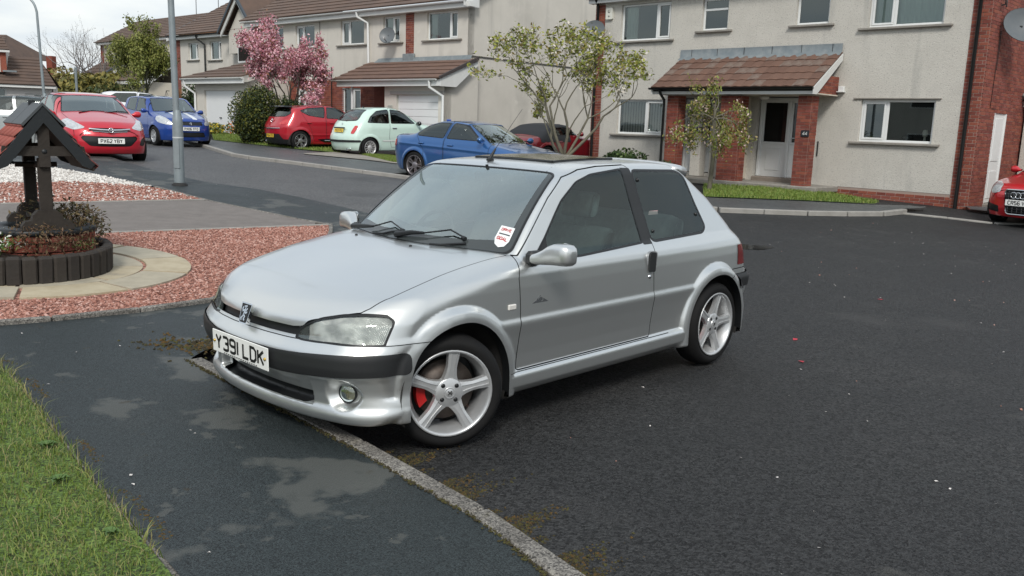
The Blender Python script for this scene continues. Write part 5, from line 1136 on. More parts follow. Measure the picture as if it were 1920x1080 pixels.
b = MB(); b.box((-6.95, -.14, EL+.02), (13.9, .28, .17)); b.build('fascia', M_FASCIA, HL_); gutter(HL_, -14.0, -.15, -.36, EL+.13, M_WHITEP, .06); b = MB(); b.box((-6.95, -.10, EL-.068), (13.7, .36, .02)); b.build('soffit', M_FASCIA, HL_)
courses(HL_, 'tile_course', -14.05, -.18, -.40, EL+.15, 3.6, EL+2.45, 13)
b = MB(); b.prism([(-.40, EL-.05), (-.40, EL+.16), (0.2, EL+.50), (3.6, EL+2.45), (3.6, EL+2.2), (.3, EL+.26), (.3, EL-.05)], -.19, -.15, 'x'); b.build('bargeboard', M_FASCIA, HL_)
# plain rendered gable side
b = MB(); b.add([(-.36, 0, .4), (-.36, 9.0, .4), (-.36, 9.0, 6.0), (-.36, 3.8, EL+2.4), (-.36, .0, EL+.1)], [(0, 1, 2, 3, 4)]); b.build('gable_wall', M_RENDER, HL_)
b = MB(); b.box((-.34, 4.4, 3.85), (.03, 8.8, .035)); b.build('render_line', mat('line_dark', (.10, .095, .085), .9), HL_)
downpipe(HL_, [(-5.92, -.36, EL+.08), (-5.92, -.34, EL-.08), (-5.58, -.10, EL-.30), (-5.55, -.08, 3.7)], M_WHITEP, .045)
# garage projecting under a lean-to roof
GV = -1.35
wallpanel(HL_, 'wall', M_RENDER, -3.05, -.02, .5, 2.80, GV, [(-2.42, -.30, .55, 2.48)]); b = MB(); b.add([(-.02, GV, .5), (-.02, 0.2, .5), (-.02, 0.2, 3.5), (-.02, GV, 2.8)], [(0, 1, 2, 3)]); b.build('garage_side', M_RENDER, HL_)
for k in range(8): b = MB(); b.box((-1.36, GV+.10, .69+.24*k), (2.12, .03, .232), None, .006); b.build('garage_door_panel', M_GDOOR, HL_)
b = MB(); b.box((-1.36, GV-.02, 2.55), (2.7, .05, .10)); b.build('garage_lintel', mat('grey_timber', (.36, .35, .33), .8), HL_)
b = MB(); b.box((-2.72, GV-.03, 1.95), (.2, .06, .36), None, .01); b.build('meter_box', mat('meter_grey', (.34, .34, .31), .6), HL_)
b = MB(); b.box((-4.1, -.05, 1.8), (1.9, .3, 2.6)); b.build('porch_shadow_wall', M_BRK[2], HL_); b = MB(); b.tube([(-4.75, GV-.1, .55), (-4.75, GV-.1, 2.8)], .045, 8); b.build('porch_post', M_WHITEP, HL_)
ga, gza, gb, gzb = GV-.40, 2.99, -.02, 3.72
courses(HL_, 'tile_course', -5.50, .16, ga, gza, gb, gzb, 5, mat('porch_tile', (.165, .098, .072), .85, bump=.4, bscale=20, var=.7, vscale=2.5, col2=(.10, .065, .055)))
b = MB(); b.box((-2.62, ga+.10, 2.86), (5.5, .04, .20)); b.build('porch_fascia', M_FASCIA, HL_); gutter(HL_, -5.58, .0, ga+.0, 2.98, M_WHITEP, .055)
b = MB(); b.prism([(ga+.05, 2.75), (ga+.05, 2.98), (gb, 3.70), (gb, 3.50), (ga+.75, 2.75)], .12, .17, 'x'); b.build('bargeboard', M_FASCIA, HL_); b = MB(); b.prism([(ga-.02, 2.99), (ga-.02, 3.06), (gb, 3.80), (gb, 3.66)], .15, .23, 'x'); b.build('verge', mat('verge_dark', (.055, .045, .045), .8), HL_)
b = MB(); b.add([(-5.0, -.03, 3.86), (-.1, -.03, 3.86), (-.1, -.12, 3.70), (-5.2, -.12, 3.70)], [(0, 3, 2, 1)]); b.box((-3.3, -.05, 3.84), (.62, .09, .30), None, .02); b.build('lead_flashing', M_LEAD, HL_)
downpipe(HL_, [(-.35, ga+.02, 2.93), (-.35, ga+.03, 2.72), (-.02, GV-.07, 2.45), (-.02, GV-.07, .5)], M_WHITEP, .045)
b = MB(); b.tube([(-7.9, -.05, 3.17), (-7.9, -.06, 3.6), (-7.85, -.06, 3.55)], .02, 6); b.tube([(-7.9, -.05, 3.2), (-7.9, -.05, .6)], .02, 6); b.build('waste_pipe', M_BLACKP, HL_)
P_ = lf((-1.5, 30), aL, -4.0, .45); dish('grey satellite dish by the narrow upstairs window of the rendered house', (P_[0], P_[1], 4.60), R_(-14), -.3, .29, (.30, .28, .12), 1.0)
# chimney on the roof of the rendered house
ch = MB(); ch.box((-13.9, 3.9, 8.0), (1.1, .8, 1.8)); ch.build('chimney', mat('chimney_brick', (.22, .13, .085), .9, bump=.4, bscale=20, var=.5, vscale=4), HL_)
# ================= gabled house beyond the pink cherry
P2 = (-14.6, 44.0); H2 = thing('gabled_house', 'cream house with a white-edged gable behind the pink cherry tree', 'house', (P2[0], P2[1], 0), aL); E2 = 5.40
hh = [(-3.35, -2.35, 4.35, 5.20), (-1.2, -.1, 4.30, 5.20)]
wallpanel(H2, 'wall', M_RENDER, -4.2, 9.0, .6, E2, 0, hh)
for h in hh: window(H2, *h, 0, (h[1]-.32,), inside=('net', h[0]+.08, h[0]+.45))
brickwork(H2, -4.75, -4.22, 2.9, E2, -.01, 'x', 120)
b = MB(); b.box((-1.9, -.14, E2+.05), (5.9, .30, .16)); b.build('fascia', M_FASCIA, H2); gutter(H2, -4.95, 1.2, -.36, E2+.15, M_BLACKP, .06); courses(H2, 'tile_course', -5.0, 9.0, -.40, E2+.17, 3.4, E2+2.35, 13)
downpipe(H2, [(-1.9, -.36, E2+.1), (-1.9, -.32, E2-.05), (-1.55, -.08, E2-.35), (-1.55, -.07, 2.5)], M_BLACKP, .045)
# small gable breaking the eaves
GC, GH = 2.55, 1.18
b = MB(); b.prism([(GC-GH, E2-.9), (GC+GH, E2-.9), (GC+GH, E2+.05), (GC, E2+1.35), (GC-GH, E2+.05)], -.42, 2.5, 'y'); b.build('gable_wall', M_RENDER, H2)
for sg in (-1, 1):
    b = MB(); b.prism([(GC, E2+1.62), (GC+sg*1.42, E2+.06), (GC+sg*1.42, E2-.16), (GC, E2+1.38)], -.72, -.66, 'y'); b.build('bargeboard', M_FASCIA, H2)
    b = MB(); b.prism([(GC, E2+1.74), (GC+sg*1.52, E2+.08), (GC+sg*1.52, E2-.02), (GC, E2+1.60)], -.80, 2.8, 'y'); b.build('roof_slope', M_COURSE, H2); b = MB(); b.prism([(GC, E2+1.76), (GC+sg*1.53, E2+.10), (GC+sg*1.53, E2-.03), (GC, E2+1.60)], -.84, -.74, 'y'); b.build('verge', mat('slate_verge', (.06, .075, .09), .7), H2)
wn = MB(); wn.box((GC+.3, -.45, 4.45), (1.2, .08, .8), None, .01); wo = wn.build('window', M_UPVC, H2); wn = MB(); wn.box((GC+.3, -.50, 4.45), (1.0, .02, .62)); wn.build('pane', mat('dark_pane', (.02, .02, .02), .1), wo)
# garage in front
wallpanel(H2, 'wall', M_RENDER, 4.0, 8.2, .5, 2.95, -3.6, [(4.75, 7.25, .65, 2.62)]); b = MB(); b.box((6.0, -3.50, 1.65), (2.5, .05, 2.0), None, .01); b.build('garage_door', M_GDOOR, H2); b = MB(); b.tube([(5.9, -3.56, 1.5), (6.05, -3.56, 1.5)], .02, 6); b.build('handle', M_BLACKP, H2)
b = MB(); b.add([(8.2, -3.6, .5), (8.2, 0, .5), (8.2, 0, 4.2), (8.2, -3.6, 2.95)], [(0, 1, 2, 3)]); b.build('garage_side', M_RENDER, H2); b = MB(); b.box((6.0, -3.95, 2.98), (5.0, .05, .20)); b.build('fascia', M_FASCIA, H2); gutter(H2, 3.5, 8.5, -4.02, 3.1, M_WHITEP, .06)
courses(H2, 'tile_course', 3.5, 8.5, -4.05, 3.12, -.02, 4.35, 8, cut_l=1.6); downpipe(H2, [(3.75, -4.0, 3.05), (3.75, -3.95, 2.8), (4.1, -3.68, 2.5), (4.1, -3.68, .6)], M_WHITEP, .05)
# ================= house further down with brick gable end
P3 = (-22.5, 58.0); H3 = thing('brick_gable_house', 'cream house with an orange brick gable end behind the green tree', 'house', (P3[0], P3[1], .45), aL)
wallpanel(H3, 'wall', M_CREAM, -10.2, .0, .9, 5.9, 0, [(-8.8, -7.4, 4.5, 5.5), (-3.4, -2.0, 4.5, 5.5), (-2.7, -.8, 1.4, 2.6)])
for h in ((-8.8, -7.4, 4.5, 5.5), (-3.4, -2.0, 4.5, 5.5), (-2.7, -.8, 1.4, 2.6)): window(H3, *h, 0, ((h[0]+h[1])/2+.2,), inside=('net', h[0]+.05, h[1]-.6))
b = MB(); b.add([(.02, 0, .8), (.02, 6, .8), (.02, 6, 5.9), (.02, 3.0, 7.75), (.02, 0, 5.9)], [(0, 1, 2, 3, 4)]); b.build('gable_wall', mat('orange_brick', (.33, .155, .075), .9, bump=.4, bscale=12, var=.5, vscale=3, col2=(.25, .10, .05)), H3)
brickwork(H3, -10.75, -10.22, .9, 5.9, -.01, 'x', 90)
b = MB(); b.box((-5.2, -.16, 5.95), (11.2, .34, .18)); b.build('fascia', M_FASCIA, H3); courses(H3, 'tile_course', -10.9, .35, -.42, 6.0, 3.0, 7.9, 12)
b = MB(); b.prism([(-.5, 5.70), (-.5, 5.98), (3.0, 7.95), (6.5, 5.98), (6.5, 5.70), (3.0, 7.66)], .28, .36, 'x'); b.build('bargeboard', M_FASCIA, H3); b = MB(); b.prism([(-.5, 5.98), (-.5, 6.10), (3.0, 8.08), (6.5, 6.10), (6.5, 5.98), (3.0, 7.95)], .18, .42, 'x'); b.build('verge', mat('slate_verge', (0, 0, 0)), H3)
for (u0, u1) in ((-10.9, -6.4), (-3.6, .9)):
    b = MB(); b.box(((u0+u1)/2, -1.0, 2.0), (u1-u0-.6, 1.9, 2.2)); b.build('porch_block', M_BRK[1] if u0 < -5 else M_CREAM, H3); courses(H3, 'tile_course', u0, u1, -2.35, 3.15, -.05, 4.6, 6); b = MB(); b.box(((u0+u1)/2, -2.3, 3.04), (u1-u0, .05, .20)); b.build('fascia', M_FASCIA, H3)
    b = MB(); b.prism([(-2.35, 2.95), (-2.35, 3.18), (-.05, 4.68), (-.05, 4.42), (-2.0, 2.95)], u1-.04, u1+.06, 'x'); b.build('bargeboard', M_FASCIA, H3)
    b = MB(); b.prism([(-2.4, 3.18), (-2.4, 3.30), (-.05, 4.82), (-.05, 4.66)], u1-.1, u1+.10, 'x'); b.build('verge', MATS['slate_verge'], H3)
for u, hh in ((-3.6, 1.7), (-.6, 1.35)):
    b = MB(); b.tube([(u, 3.7, 7.6), (u, 3.7, 7.9+hh)], .03, 6)
    for k in range(4): b.tube([(u-.6+.05*k, 3.7-.25, 7.9+hh-.05*0), (u-.6+.05*k, 3.7+.25, 7.9+hh)], .012, 4) if k < 1 else b.tube([(u-.55+.28*k, 3.4, 7.86+hh), (u-.55+.28*k, 4.0, 7.86+hh)], .012, 4)
    b.tube([(u-.7, 3.7, 7.86+hh), (u+.5, 3.7, 7.86+hh)], .018, 5); b.build('television_aerial', mat('aerial_grey', (.25, .26, .27), .5, .5), H3)
# ================= chalet style house at far left
P4 = (-23.5, 45.0); a4 = R_(24); H4 = thing('chalet_house', 'brown roofed chalet house with dormer at the left edge', 'house', (P4[0], P4[1], 0), a4); DBT = mat('dark_brown_tile', (.115, .076, .058), .85, bump=.4, bscale=20, var=.6, vscale=2, col2=(.065, .048, .042))
wallpanel(H4, 'wall', mat('white_wall', (.62, .60, .58), .9, bump=.2, bscale=30), -8, -.1, .6, 2.72, 0, [(-4.2, -2.1, .9, 2.62), (-1.30, -.55, 1.9, 2.35)]); window(H4, -1.30, -.55, 1.9, 2.35, 0, (-.95,), sill=None); window(H4, -4.2, -2.1, .9, 2.62, 0, (-3.1,), inside=('dark', -4.1, -2.2), sill=None)
b = MB(); b.box((-2.9, -.02, 1.6), (.4, .05, 2.1)); b.build('brick_panel', M_BRK[1], H4); b = MB(); b.box((-3.95, -.25, 2.70), (8.1, .3, .14)); b.build('fascia', M_FASCIA, H4)
courses(H4, 'tile_course', -8, .12, -.45, 2.76, 1.7, 4.2, 9, DBT, cut_r=.85); b = MB(); b.add([(-8, 1.7, 4.2), (-.75, 1.7, 4.2), (.1, 3.8, 2.76), (-8, 3.8, 2.76)], [(0, 1, 2, 3)]); b.build('back_slope', DBT, H4)
b = MB(); b.add([(-.05, 0, .6), (-.05, 3.4, .6), (-.05, 3.4, 2.76), (-.70, 1.7, 4.05), (-.05, 0, 2.76)], [(0, 1, 2, 3, 4)]); b.build('gable_wall', M_RENDER, H4)
b = MB(); b.box((-5.2, 1.1, 3.9), (6.2, 2.0, 1.1)); b.build('dormer', M_RENDER, H4); window(H4, -4.0, -2.62, 3.72, 4.30, .02, (-3.3,), inside=('net', -3.9, -3.4), room=.05, sill=(.05, .05)); b = MB(); b.box((-2.17, .08, 3.86), (.26, .1, 1.02)); b.build('brick_strip', M_BRK[1], H4)
courses(H4, 'tile_course', -9, -1.85, -.15, 4.40, 2.0, 5.9, 10, DBT, cut_r=.95); b = MB(); b.box((-5.2, -.10, 4.36), (6.7, .1, .12)); b.build('fascia', M_FASCIA, H4); b = MB(); b.box((-1.9, .0, 3.40), (.6, .3, .08)); b.build('lead_flashing', M_LEAD, H4)
P5 = (-40.0, 66); H5 = thing('distant_house', 'distant house with dark roof behind the chalet house', 'house', (P5[0], P5[1], 0), R_(-10))
b = MB(); b.box((-3, 3, 2.6), (7.4, 6, 4.6)); b.build('wall', M_RENDER, H5); courses(H5, 'tile_course', -7, 2.4, -.4, 5.3, 2.6, 7.1, 10, DBT, cut_r=2.0); b = MB(); b.add([(2.4, -.4, 5.3), (2.4, 5.6, 5.3), (.4, 2.6, 7.1)], [(0, 1, 2)]); b.build('hip', DBT, H5); b = MB(); b.box((-2.3, -.35, 5.25), (9, .2, .2)); b.build('fascia', M_FASCIA, H5)
b = MB(); b.box((3.0, 4, 4.6), (.5, .5, 2.2)); b.build('chimney', M_BRK[0], H5); b = MB(); b.box((1.0, -.02, 4.0), (1.2, .06, 1.0)); w5 = b.build('window', M_UPVC, H5); b = MB(); b.box((1.0, -.06, 4.0), (1.0, .03, .8)); b.build('pane', MATS['dark_pane'], w5)
# ---------------------------------------------------------------- trees and shrubs
def leaf_quads(C, D, s0, s1, n_per, spread, asp=.55, rng=RNG, droop=0):
    """leaf faces scattered round the points C; returns verts, quads"""
    n = len(C)*n_per; c = np.repeat(C, n_per, 0)+rng.normal(0, spread, (n, 3)); c[:, 2] -= droop*rng.random(n)
    a = rng.normal(size=(n, 3)); a /= np.linalg.norm(a, axis=1)[:, None]; b = np.cross(a, rng.normal(size=(n, 3))); b /= np.linalg.norm(b, axis=1)[:, None]
    s = rng.uniform(s0, s1, n)[:, None]; a = a*s; b = b*s*asp
    V = np.stack([c-a, c+b*.9-a*.1, c+a, c-b*.9-a*.1], 1).reshape(-1, 3); return V, np.arange(n*4).reshape(-1, 4)
def leaf_obj(name, V, Q, mats, parent, w=None):
    me = tri_mesh(name, V, Q, None, False)
    for m in mats: me.materials.append(m)
    p = None if w is None else np.array(w, float)/sum(w)
    # one colour per clump of neighbouring leaves, with some strays
    n = len(Q); idx = RNG.choice(len(mats), n, p=p); me.polygons.foreach_set('material_index', idx.astype(np.int32))
    return link(name, me, None, parent)
def grow(rng, base, dirs, length, r0, levels, split, ang, bend, up=.1, shrink=.72, droop=0):
    """branch skeleton: list of (points, radii, level) and the tip points"""
    segs, tips = [], []
    def rec(p, d, L, r, lv):
        P = [p]; rr = [r]; n = 4
        for i in range(n):
            d = d+Vector(rng.normal(0, bend, 3)); d.z += up-droop*(levels-lv)*0; d.normalize(); p = p+d*L/n; P.append(p); rr.append(max(r*(1-.42*(i+1)/n), .004))
        segs.append((P, rr, lv))
        if lv <= 1: tips.extend(P[1:])
        if lv == 0: return
        k = split if isinstance(split, int) else int(rng.integers(split[0], split[1]+1))
        for j in range(k):
            q = P[-1] if j < 2 else P[int(rng.integers(2, n+1))]
            ax = Vector(rng.normal(0, 1, 3)).cross(d); 
            if ax.length < 1e-4: continue
            nd = (Matrix.Rotation(rng.uniform(ang*.5, ang*1.2), 3, ax.normalized()) @ d); nd.z -= droop; rec(q, nd.normalized(), L*shrink*rng.uniform(.75, 1.15), rr[-1]*.8, lv-1)
    for d, L, r in dirs: rec(Vector(base), Vector(d).normalized(), L, r, levels)
    return segs, tips
def tree(name, label, base, dirs, levels, split, ang, bend, bark, leaf, seed, trunk=None, s=(.05, .09), n_per=6, spread=.10, up=.05, shrink=.72, w=None, droop=0, cat='tree', sides=6, keep=1.0, asp=.55, tipz=None, scale=None):
    rng = np.random.default_rng(seed); z0 = g1(base[0], base[1])
    t = thing(name, label, cat, (base[0], base[1], z0)); st = (0, 0, trunk[0] if trunk else 0)
    if scale: t.scale = scale
    segs, tips = grow(rng, st, dirs, 1, .05, levels, split, ang, bend, up, shrink, droop)
    b = MB()
    if trunk: b.tube([(0, 0, -.1), (trunk[2] if len(trunk) > 2 else 0, 0, trunk[0]*.5), (0, 0, trunk[0])], [trunk[1]*1.25, trunk[1]*1.05, trunk[1]], 10)
    for P, rr, lv in segs: b.tube(P, rr, sides if lv > 1 else 4, None, False)
    b.build('trunk', bark, t)
    C = np.array([tuple(p) for p in tips]); 
    if tipz is not None: C = C[C[:, 2] > tipz]
    if keep < 1: C = C[rng.random(len(C)) < keep]
    V, Q = leaf_quads(C, None, s[0], s[1], n_per, spread, asp, rng)
    leaf_obj('crown', V, Q, leaf, t, w)
    return t, C
BARK = mat('bark', (.085, .068, .055), .9, bump=.6, bscale=40, var=.5, vscale=12, col2=(.15, .135, .11)); BARKG = mat('lichen_bark', (.16, .15, .105), .9, bump=.6, bscale=40, var=.7, vscale=10, col2=(.075, .062, .05))
YL = [mat('leaf_yellowgreen', (.26, .27, .040), .6), mat('leaf_green', (.16, .20, .032), .6), mat('leaf_bronze', (.26, .20, .065), .6), mat('blossom_white', (.58, .53, .46), .7)]
def fan(n, el0, el1, L, r, seed, az0=0):
    rg = np.random.default_rng(seed); return [((math.cos(a)*math.cos(e), math.sin(a)*math.cos(e), math.sin(e)), L*rg.uniform(.85, 1.15), r*rg.uniform(.8, 1.1)) for a, e in ((az0+2*math.pi*k/n+rg.uniform(-.25, .25), rg.uniform(el0, el1)) for k in range(n))]
# young cherry in front of the gap between the houses
tree('cherry_tree', 'young cherry with sparse yellow-green leaves and white blossom beside the blue saloon', (1.16, 21.4), fan(6, .5, 1.25, 1.2, .045, 3), 4, (2, 3), .62, .11, BARKG, YL, 11, (.55, .10), (.028, .058), 4, .05, .045, .72, (.46, .26, .13, .15), scale=(1.12, 1.12, 1.05))
# small weeping cherry on the lawn
tree('weeping_tree', 'small weeping cherry with grey stem on the narrow lawn', (4.42, 20.0), fan(10, .15, 1.2, .50, .022, 5), 3, (2, 3), .75, .16, BARKG, [YL[1], YL[2], mat('blossom_pale', (.50, .38, .34), .7), mat('leaf_olive', (.15, .15, .028), .6)], 21, (1.75, .055, .05), (.026, .052), 5, .07, -.16, .74, (.34, .24, .12, .30), droop=.18, keep=.85, scale=(.85, .85, .97))
# pink flowering cherry
PK = [mat('blossom_pink', (.55, .25, .30), .7), mat('blossom_light', (.66, .42, .45), .7), mat('blossom_deep', (.38, .13, .17), .7), mat('leaf_copper', (.20, .085, .04), .6)]
tree('pink_cherry_tree', 'pink flowering cherry tree with coppery leaves in front of the rendered house', (-8.35, 31.6), fan(8, .55, 1.25, 1.35, .07, 9), 4, (2, 3), .60, .10, BARK, PK, 31, (1.15, .12), (.045, .09), 11, .12, .05, .74, (.36, .30, .18, .16), scale=(.66, .66, .74))
# green leafed tree in front of the brick gable house
tree('green_tree', 'dense many-stemmed tree with fresh green leaves behind the blue hatchback', (-17.1, 40.6), fan(9, .85, 1.4, 1.7, .09, 13), 4, (2, 3), .48, .08, mat('bark_green', (.13, .13, .085), .9), [mat('leaf_fresh', (.17, .19, .035), .6), mat('leaf_fresh2', (.12, .145, .03), .6), mat('leaf_fresh3', (.22, .225, .06), .6)], 41, (.7, .16), (.06, .12), 9, .15, .06, .74, None, scale=(.58, .58, .70))
# bare trees and hedge mass beyond
for k, (x, y, h, sd) in enumerate(((-32.5, 66, 1.9, 51), (-29.6, 62, 1.7, 52), (-27.6, 67, 2.1, 53))):
    tree('bare_tree', ('bare spreading tree left of the other bare trees', 'bare tree in the middle above the olive bushes', 'bare twiggy tree nearest the green tree')[k], (x, y), fan(7, .55, 1.25, h, .10, sd), 4, (2, 3), .60, .12, mat('bare_bark', (.17, .155, .15), .9), [mat('bud', (.16, .145, .12), .8)], sd, (1.6, .16), (.03, .05), 1, .10, .05, .75, keep=.35, scale=(.85, .85, .9))
def bush(name, label, base, r, h, mats, seed, n=1500, s=(.05, .10), w=None, lift=.5, cat='shrub', lumps=9, dens=1, stem=True, asp=.6, cone=0):
    """leafy mound: lumpy shell of leaf faces over short stems"""
    rng = np.random.default_rng(seed); t = thing(name, label, cat, (base[0], base[1], g1(base[0], base[1])))
    L = [(rng.uniform(-.5, .5)*r, rng.uniform(-.5, .5)*r, h*rng.uniform(.25, .75), rng.uniform(.38, .62)) for _ in range(lumps)]
    P = []
    for (x, y, z, k) in L:
        m = max(8, n//lumps); u = rng.normal(size=(m, 3)); u /= np.linalg.norm(u, axis=1)[:, None]; q = rng.uniform(.55, 1.05, (m, 1))**.5
        f = 1-cone*z/h; P.append(np.array([x*f, y*f, z])+u*q*[r*k*1.35*f, r*k*1.35*f, h*k*.62])
    P = np.concatenate(P); P = P[P[:, 2] > .02]
    V, Q = leaf_quads(P, None, s[0], s[1], dens, .02, asp, rng); leaf_obj('foliage', V, Q, mats, t, w)
    if stem:
        b = MB()
        for k in range(7): x, y, z, _ = L[k % lumps]; b.tube([(0, 0, -.05), (x*.5, y*.5, z*.5), (x, y, z)], [.02*r+.008, .014*r+.006, .006], 5)
        b.build('stems', BARK, t)
    return t
DG = [mat('yew_dark', (.018, .032, .010), .6), mat('yew_mid', (.035, .055, .012), .6), mat('yew_olive', (.085, .095, .016), .6)]
bush('conifer', 'rounded dark conifer under the pink cherry tree', (-8.75, 29.6), .64, 1.85, [DG[0], DG[1], mat('yew_bright', (.12, .125, .018), .6)], 61, 17000, (.02, .055), (.30, .38, .32), cat='conifer', lumps=16)
bush('conifer', 'dark spreading conifer between the rounded conifer and the red hatchback', (-7.95, 30.4), .62, 1.7, DG, 62, 11000, (.02, .05), (.5, .38, .12), cat='conifer', lumps=12)
bush('columnar_conifer', 'upright dark green conifer beside the far white garage', (-14.9, 41.3), .72, 2.0, [DG[0], DG[1], mat('conifer_green', (.04, .075, .022), .6)], 63, 8000, (.03, .07), cat='conifer', lumps=12)
bush('olive_bush', 'broad olive yellow bush below the bare trees', (-27.6, 60.5), 2.9, 2.6, [mat('olive_a', (.15, .14, .028), .7), mat('olive_b', (.095, .095, .025), .7), mat('olive_c', (.21, .175, .04), .7)], 64, 6000, (.12, .22), lumps=14)
bush('olive_bush', 'straw coloured bush at the left end of the olive bushes', (-31.6, 62.5), 1.9, 2.9, [mat('straw_a', (.26, .21, .10), .7), MATS['olive_a']], 65, 3000, (.10, .2), lumps=10)
bush('hedge', 'low dark hedge behind the white car', (-24.9, 57.5), 2.2, 1.9, [DG[1], MATS['olive_b']], 66, 3500, (.10, .2), lumps=12)
SG = [mat('shrub_dark', (.028, .055, .016), .5), mat('shrub_mid', (.05, .09, .022), .5), mat('shrub_light', (.09, .14, .035), .5)]
bush('shrub', 'leafy green shrub in front of the left porch pillar', onwall(-7.55, 2.15, 0)[:2], .62, .78, SG, 67, 2600, (.035, .07), lumps=11)
bush('shrub', 'small dark shrub behind the stem of the weeping tree', onwall(-6.35, 1.9, 0)[:2], .42, .62, SG[:2], 68, 1500, (.03, .055), lumps=8)
bush('shrub', 'yellow-green shrub by the brick wall behind the pale green car', lf((-1.5, 30), aL, -6.6, .9), .75, 1.25, [mat('gold_a', (.20, .20, .025), .6), mat('gold_b', (.12, .14, .02), .6)], 69, 2400, (.05, .09), lumps=9)
bush('shrub', 'dense bush against the far white garage wall', (-13.35, 39.5), .5, .75, [DG[0], SG[0]], 70, 1200, (.04, .08), lumps=7)
# flower beds
FL = [mat('petal_orange', (.65, .17, .03), .6), mat('petal_yellow', (.62, .48, .05), .6), SG[2], SG[1]]
for k, (px, py, mm, w, lb) in enumerate(((402, 251, [FL[1], FL[2], FL[3]], (.4, .35, .25), 'clump of yellow flowers by the far garage'), (447, 252, [FL[0], FL[1], FL[2], FL[3]], (.25, .15, .35, .25), 'clump of orange flowers left of the conifer'), (470, 251, [FL[0], FL[2], FL[3]], (.25, .45, .3), 'clump of orange flowers under the conifer'))):
    bush('flower_clump', lb, survey(px, py, .1), .55, .55, mm, 80+k, 900, (.03, .06), w, cat='flowers', lumps=8)
# planter round the wishing well
for k, (dx, dy, r, h, mm, lb, sz) in enumerate(((.48, .34, .34, .42, [mat('heather_a', (.085, .052, .028), .7), mat('heather_b', (.12, .085, .035), .7), mat('heather_c', (.05, .05, .02), .7)], 'tall brown-green heather at the back of the round planter', (.012, .03)), (.42, -.16, .33, .26, [MATS['heather_a'], MATS['heather_b'], mat('heather_d', (.14, .08, .045), .7)], 'low russet heather at the right of the round planter', (.010, .022)), (-.05, -.52, .30, .16, [mat('primula', (.08, .16, .03), .5), mat('primula_b', (.12, .22, .05), .5), mat('tiny_white', (.6, .6, .55), .6)], 'bright green seedlings at the front of the round planter', (.012, .026)), (-.52, -.25, .30, .24, [SG[0], MATS['heather_c']], 'dark low plant at the left of the round planter', (.015, .03)), (.60, .10, .16, .16, [MATS['heather_b'], MATS['primula']], 'small tuft beside the rim of the round planter', (.010, .022)))):
    t_ = bush('planter_plant', lb, (WELL[0]-.08+dx*.86, WELL[1]-.12+dy*.86), r, h, mm, 90+k, 2600 if r > .2 else 700, sz, cat='plant', lumps=9, asp=.35); t_.location.z += .27
# dark strip of trees and a hedge on the right, outside the picture (they show in the car's paint and glass)
for k, (x, y) in enumerate(((16.6, 2.0), (17.2, 5.0), (16.4, 8.2))):
    bush('garden_hedge', ('tall garden hedge off to the right, near part', 'tall garden hedge off to the right, middle part', 'tall garden hedge off to the right, far part')[k], (x, y), 2.3, 3.9, SG[:2], 100+k, 3000, (.12, .24), cat='hedge', lumps=12)
# ---------------------------------------------------------------- wishing well, planter, stone circle, lamp posts
M_STAIN = mat('dark_stained_wood', (.022, .017, .013), .75, bump=.35, bscale=35, var=.6, vscale=10, col2=(.035, .028, .022)); M_BLACKW = mat('black_paint', (.012, .015, .017), .5, bump=.15, bscale=40)
wz = g1(*WELL)+.10
# flagstones: two rings of segments with open joints
M_FLAG = [noise_mat('sandstone_a', [(.3, (.36, .30, .20)), (.7, (.47, .41, .29))], 6, .8, .3, 40, .004, patch=[(2, .6, .72, (.27, .24, .19))]), noise_mat('sandstone_b', [(.3, (.32, .285, .215)), (.7, (.43, .385, .29))], 6, .8, .3, 40, .004, patch=[(2, .58, .7, (.24, .22, .18))])]
t0 = thing('stone_circle', 'circle of pale sandstone flags around the planter', 'paving', (WELL[0], WELL[1], wz))
def ring_seg(r0, r1, a0, a1, z0, z1, m, name, parent, n=7, jit=0.):
    b = MB(); P = [(r0*math.cos(a0+(a1-a0)*i/n), r0*math.sin(a0+(a1-a0)*i/n)) for i in range(n+1)]+[(r1*math.cos(a1-(a1-a0)*i/n), r1*math.sin(a1-(a1-a0)*i/n)) for i in range(n+1)]
    b.prism(P, z0, z1, 'z'); return b.build(name, m, parent)
for k in range(10):
    a = 2*math.pi*k/10+.12; ring_seg(.945, 1.33, a+.014, a+2*math.pi/10-.014, -.06, .022+random.uniform(-.004, .004), M_FLAG[k % 2], 'flagstone', t0)
for k in range(8):
    a = 2*math.pi*k/8+.4; ring_seg(.60, .915, a+.018, a+2*math.pi/8-.018, -.06, .016+random.uniform(-.004, .004), M_FLAG[(k+1) % 2], 'flagstone', t0)
b = MB(); b.lathe([(0, .004), (1.325, .004)], 40, 'z'); b.build('joint_bed', mat('joint_moss', (.05, .045, .028), .95), t0)
# planter ring of upright stained blocks
t1 = thing('round_planter', 'round planter edged with upright dark concrete blocks', 'planter', (WELL[0]-.08, WELL[1]-.12, wz))
M_BLK = [mat('dark_block', (.034, .028, .023), .85, bump=.5, bscale=30, var=.6, vscale=8, col2=(.05, .043, .036)), mat('dark_block2', (.027, .023, .020), .85, bump=.5, bscale=30, var=.6, vscale=8, col2=(.045, .036, .03))]
for k in range(42):
    a = 2*math.pi*k/42; r = .745; b = MB(); b.box((0, 0, .115), (.107, .085, .23+random.uniform(-.008, .008)), None, .016); b.build('edging_block', M_BLK[k % 2], t1, (r*math.cos(a), r*math.sin(a), 0), (0, random.uniform(-.02, .02), a+math.pi/2+random.uniform(-.03, .03)))
b = MB(); b.lathe([(0, .20), (.45, .18), (.72, .17)], 30, 'z'); b.build('soil', mat('soil', (.028, .020, .014), .95, bump=.8, bscale=25, bdist=.03), t1)
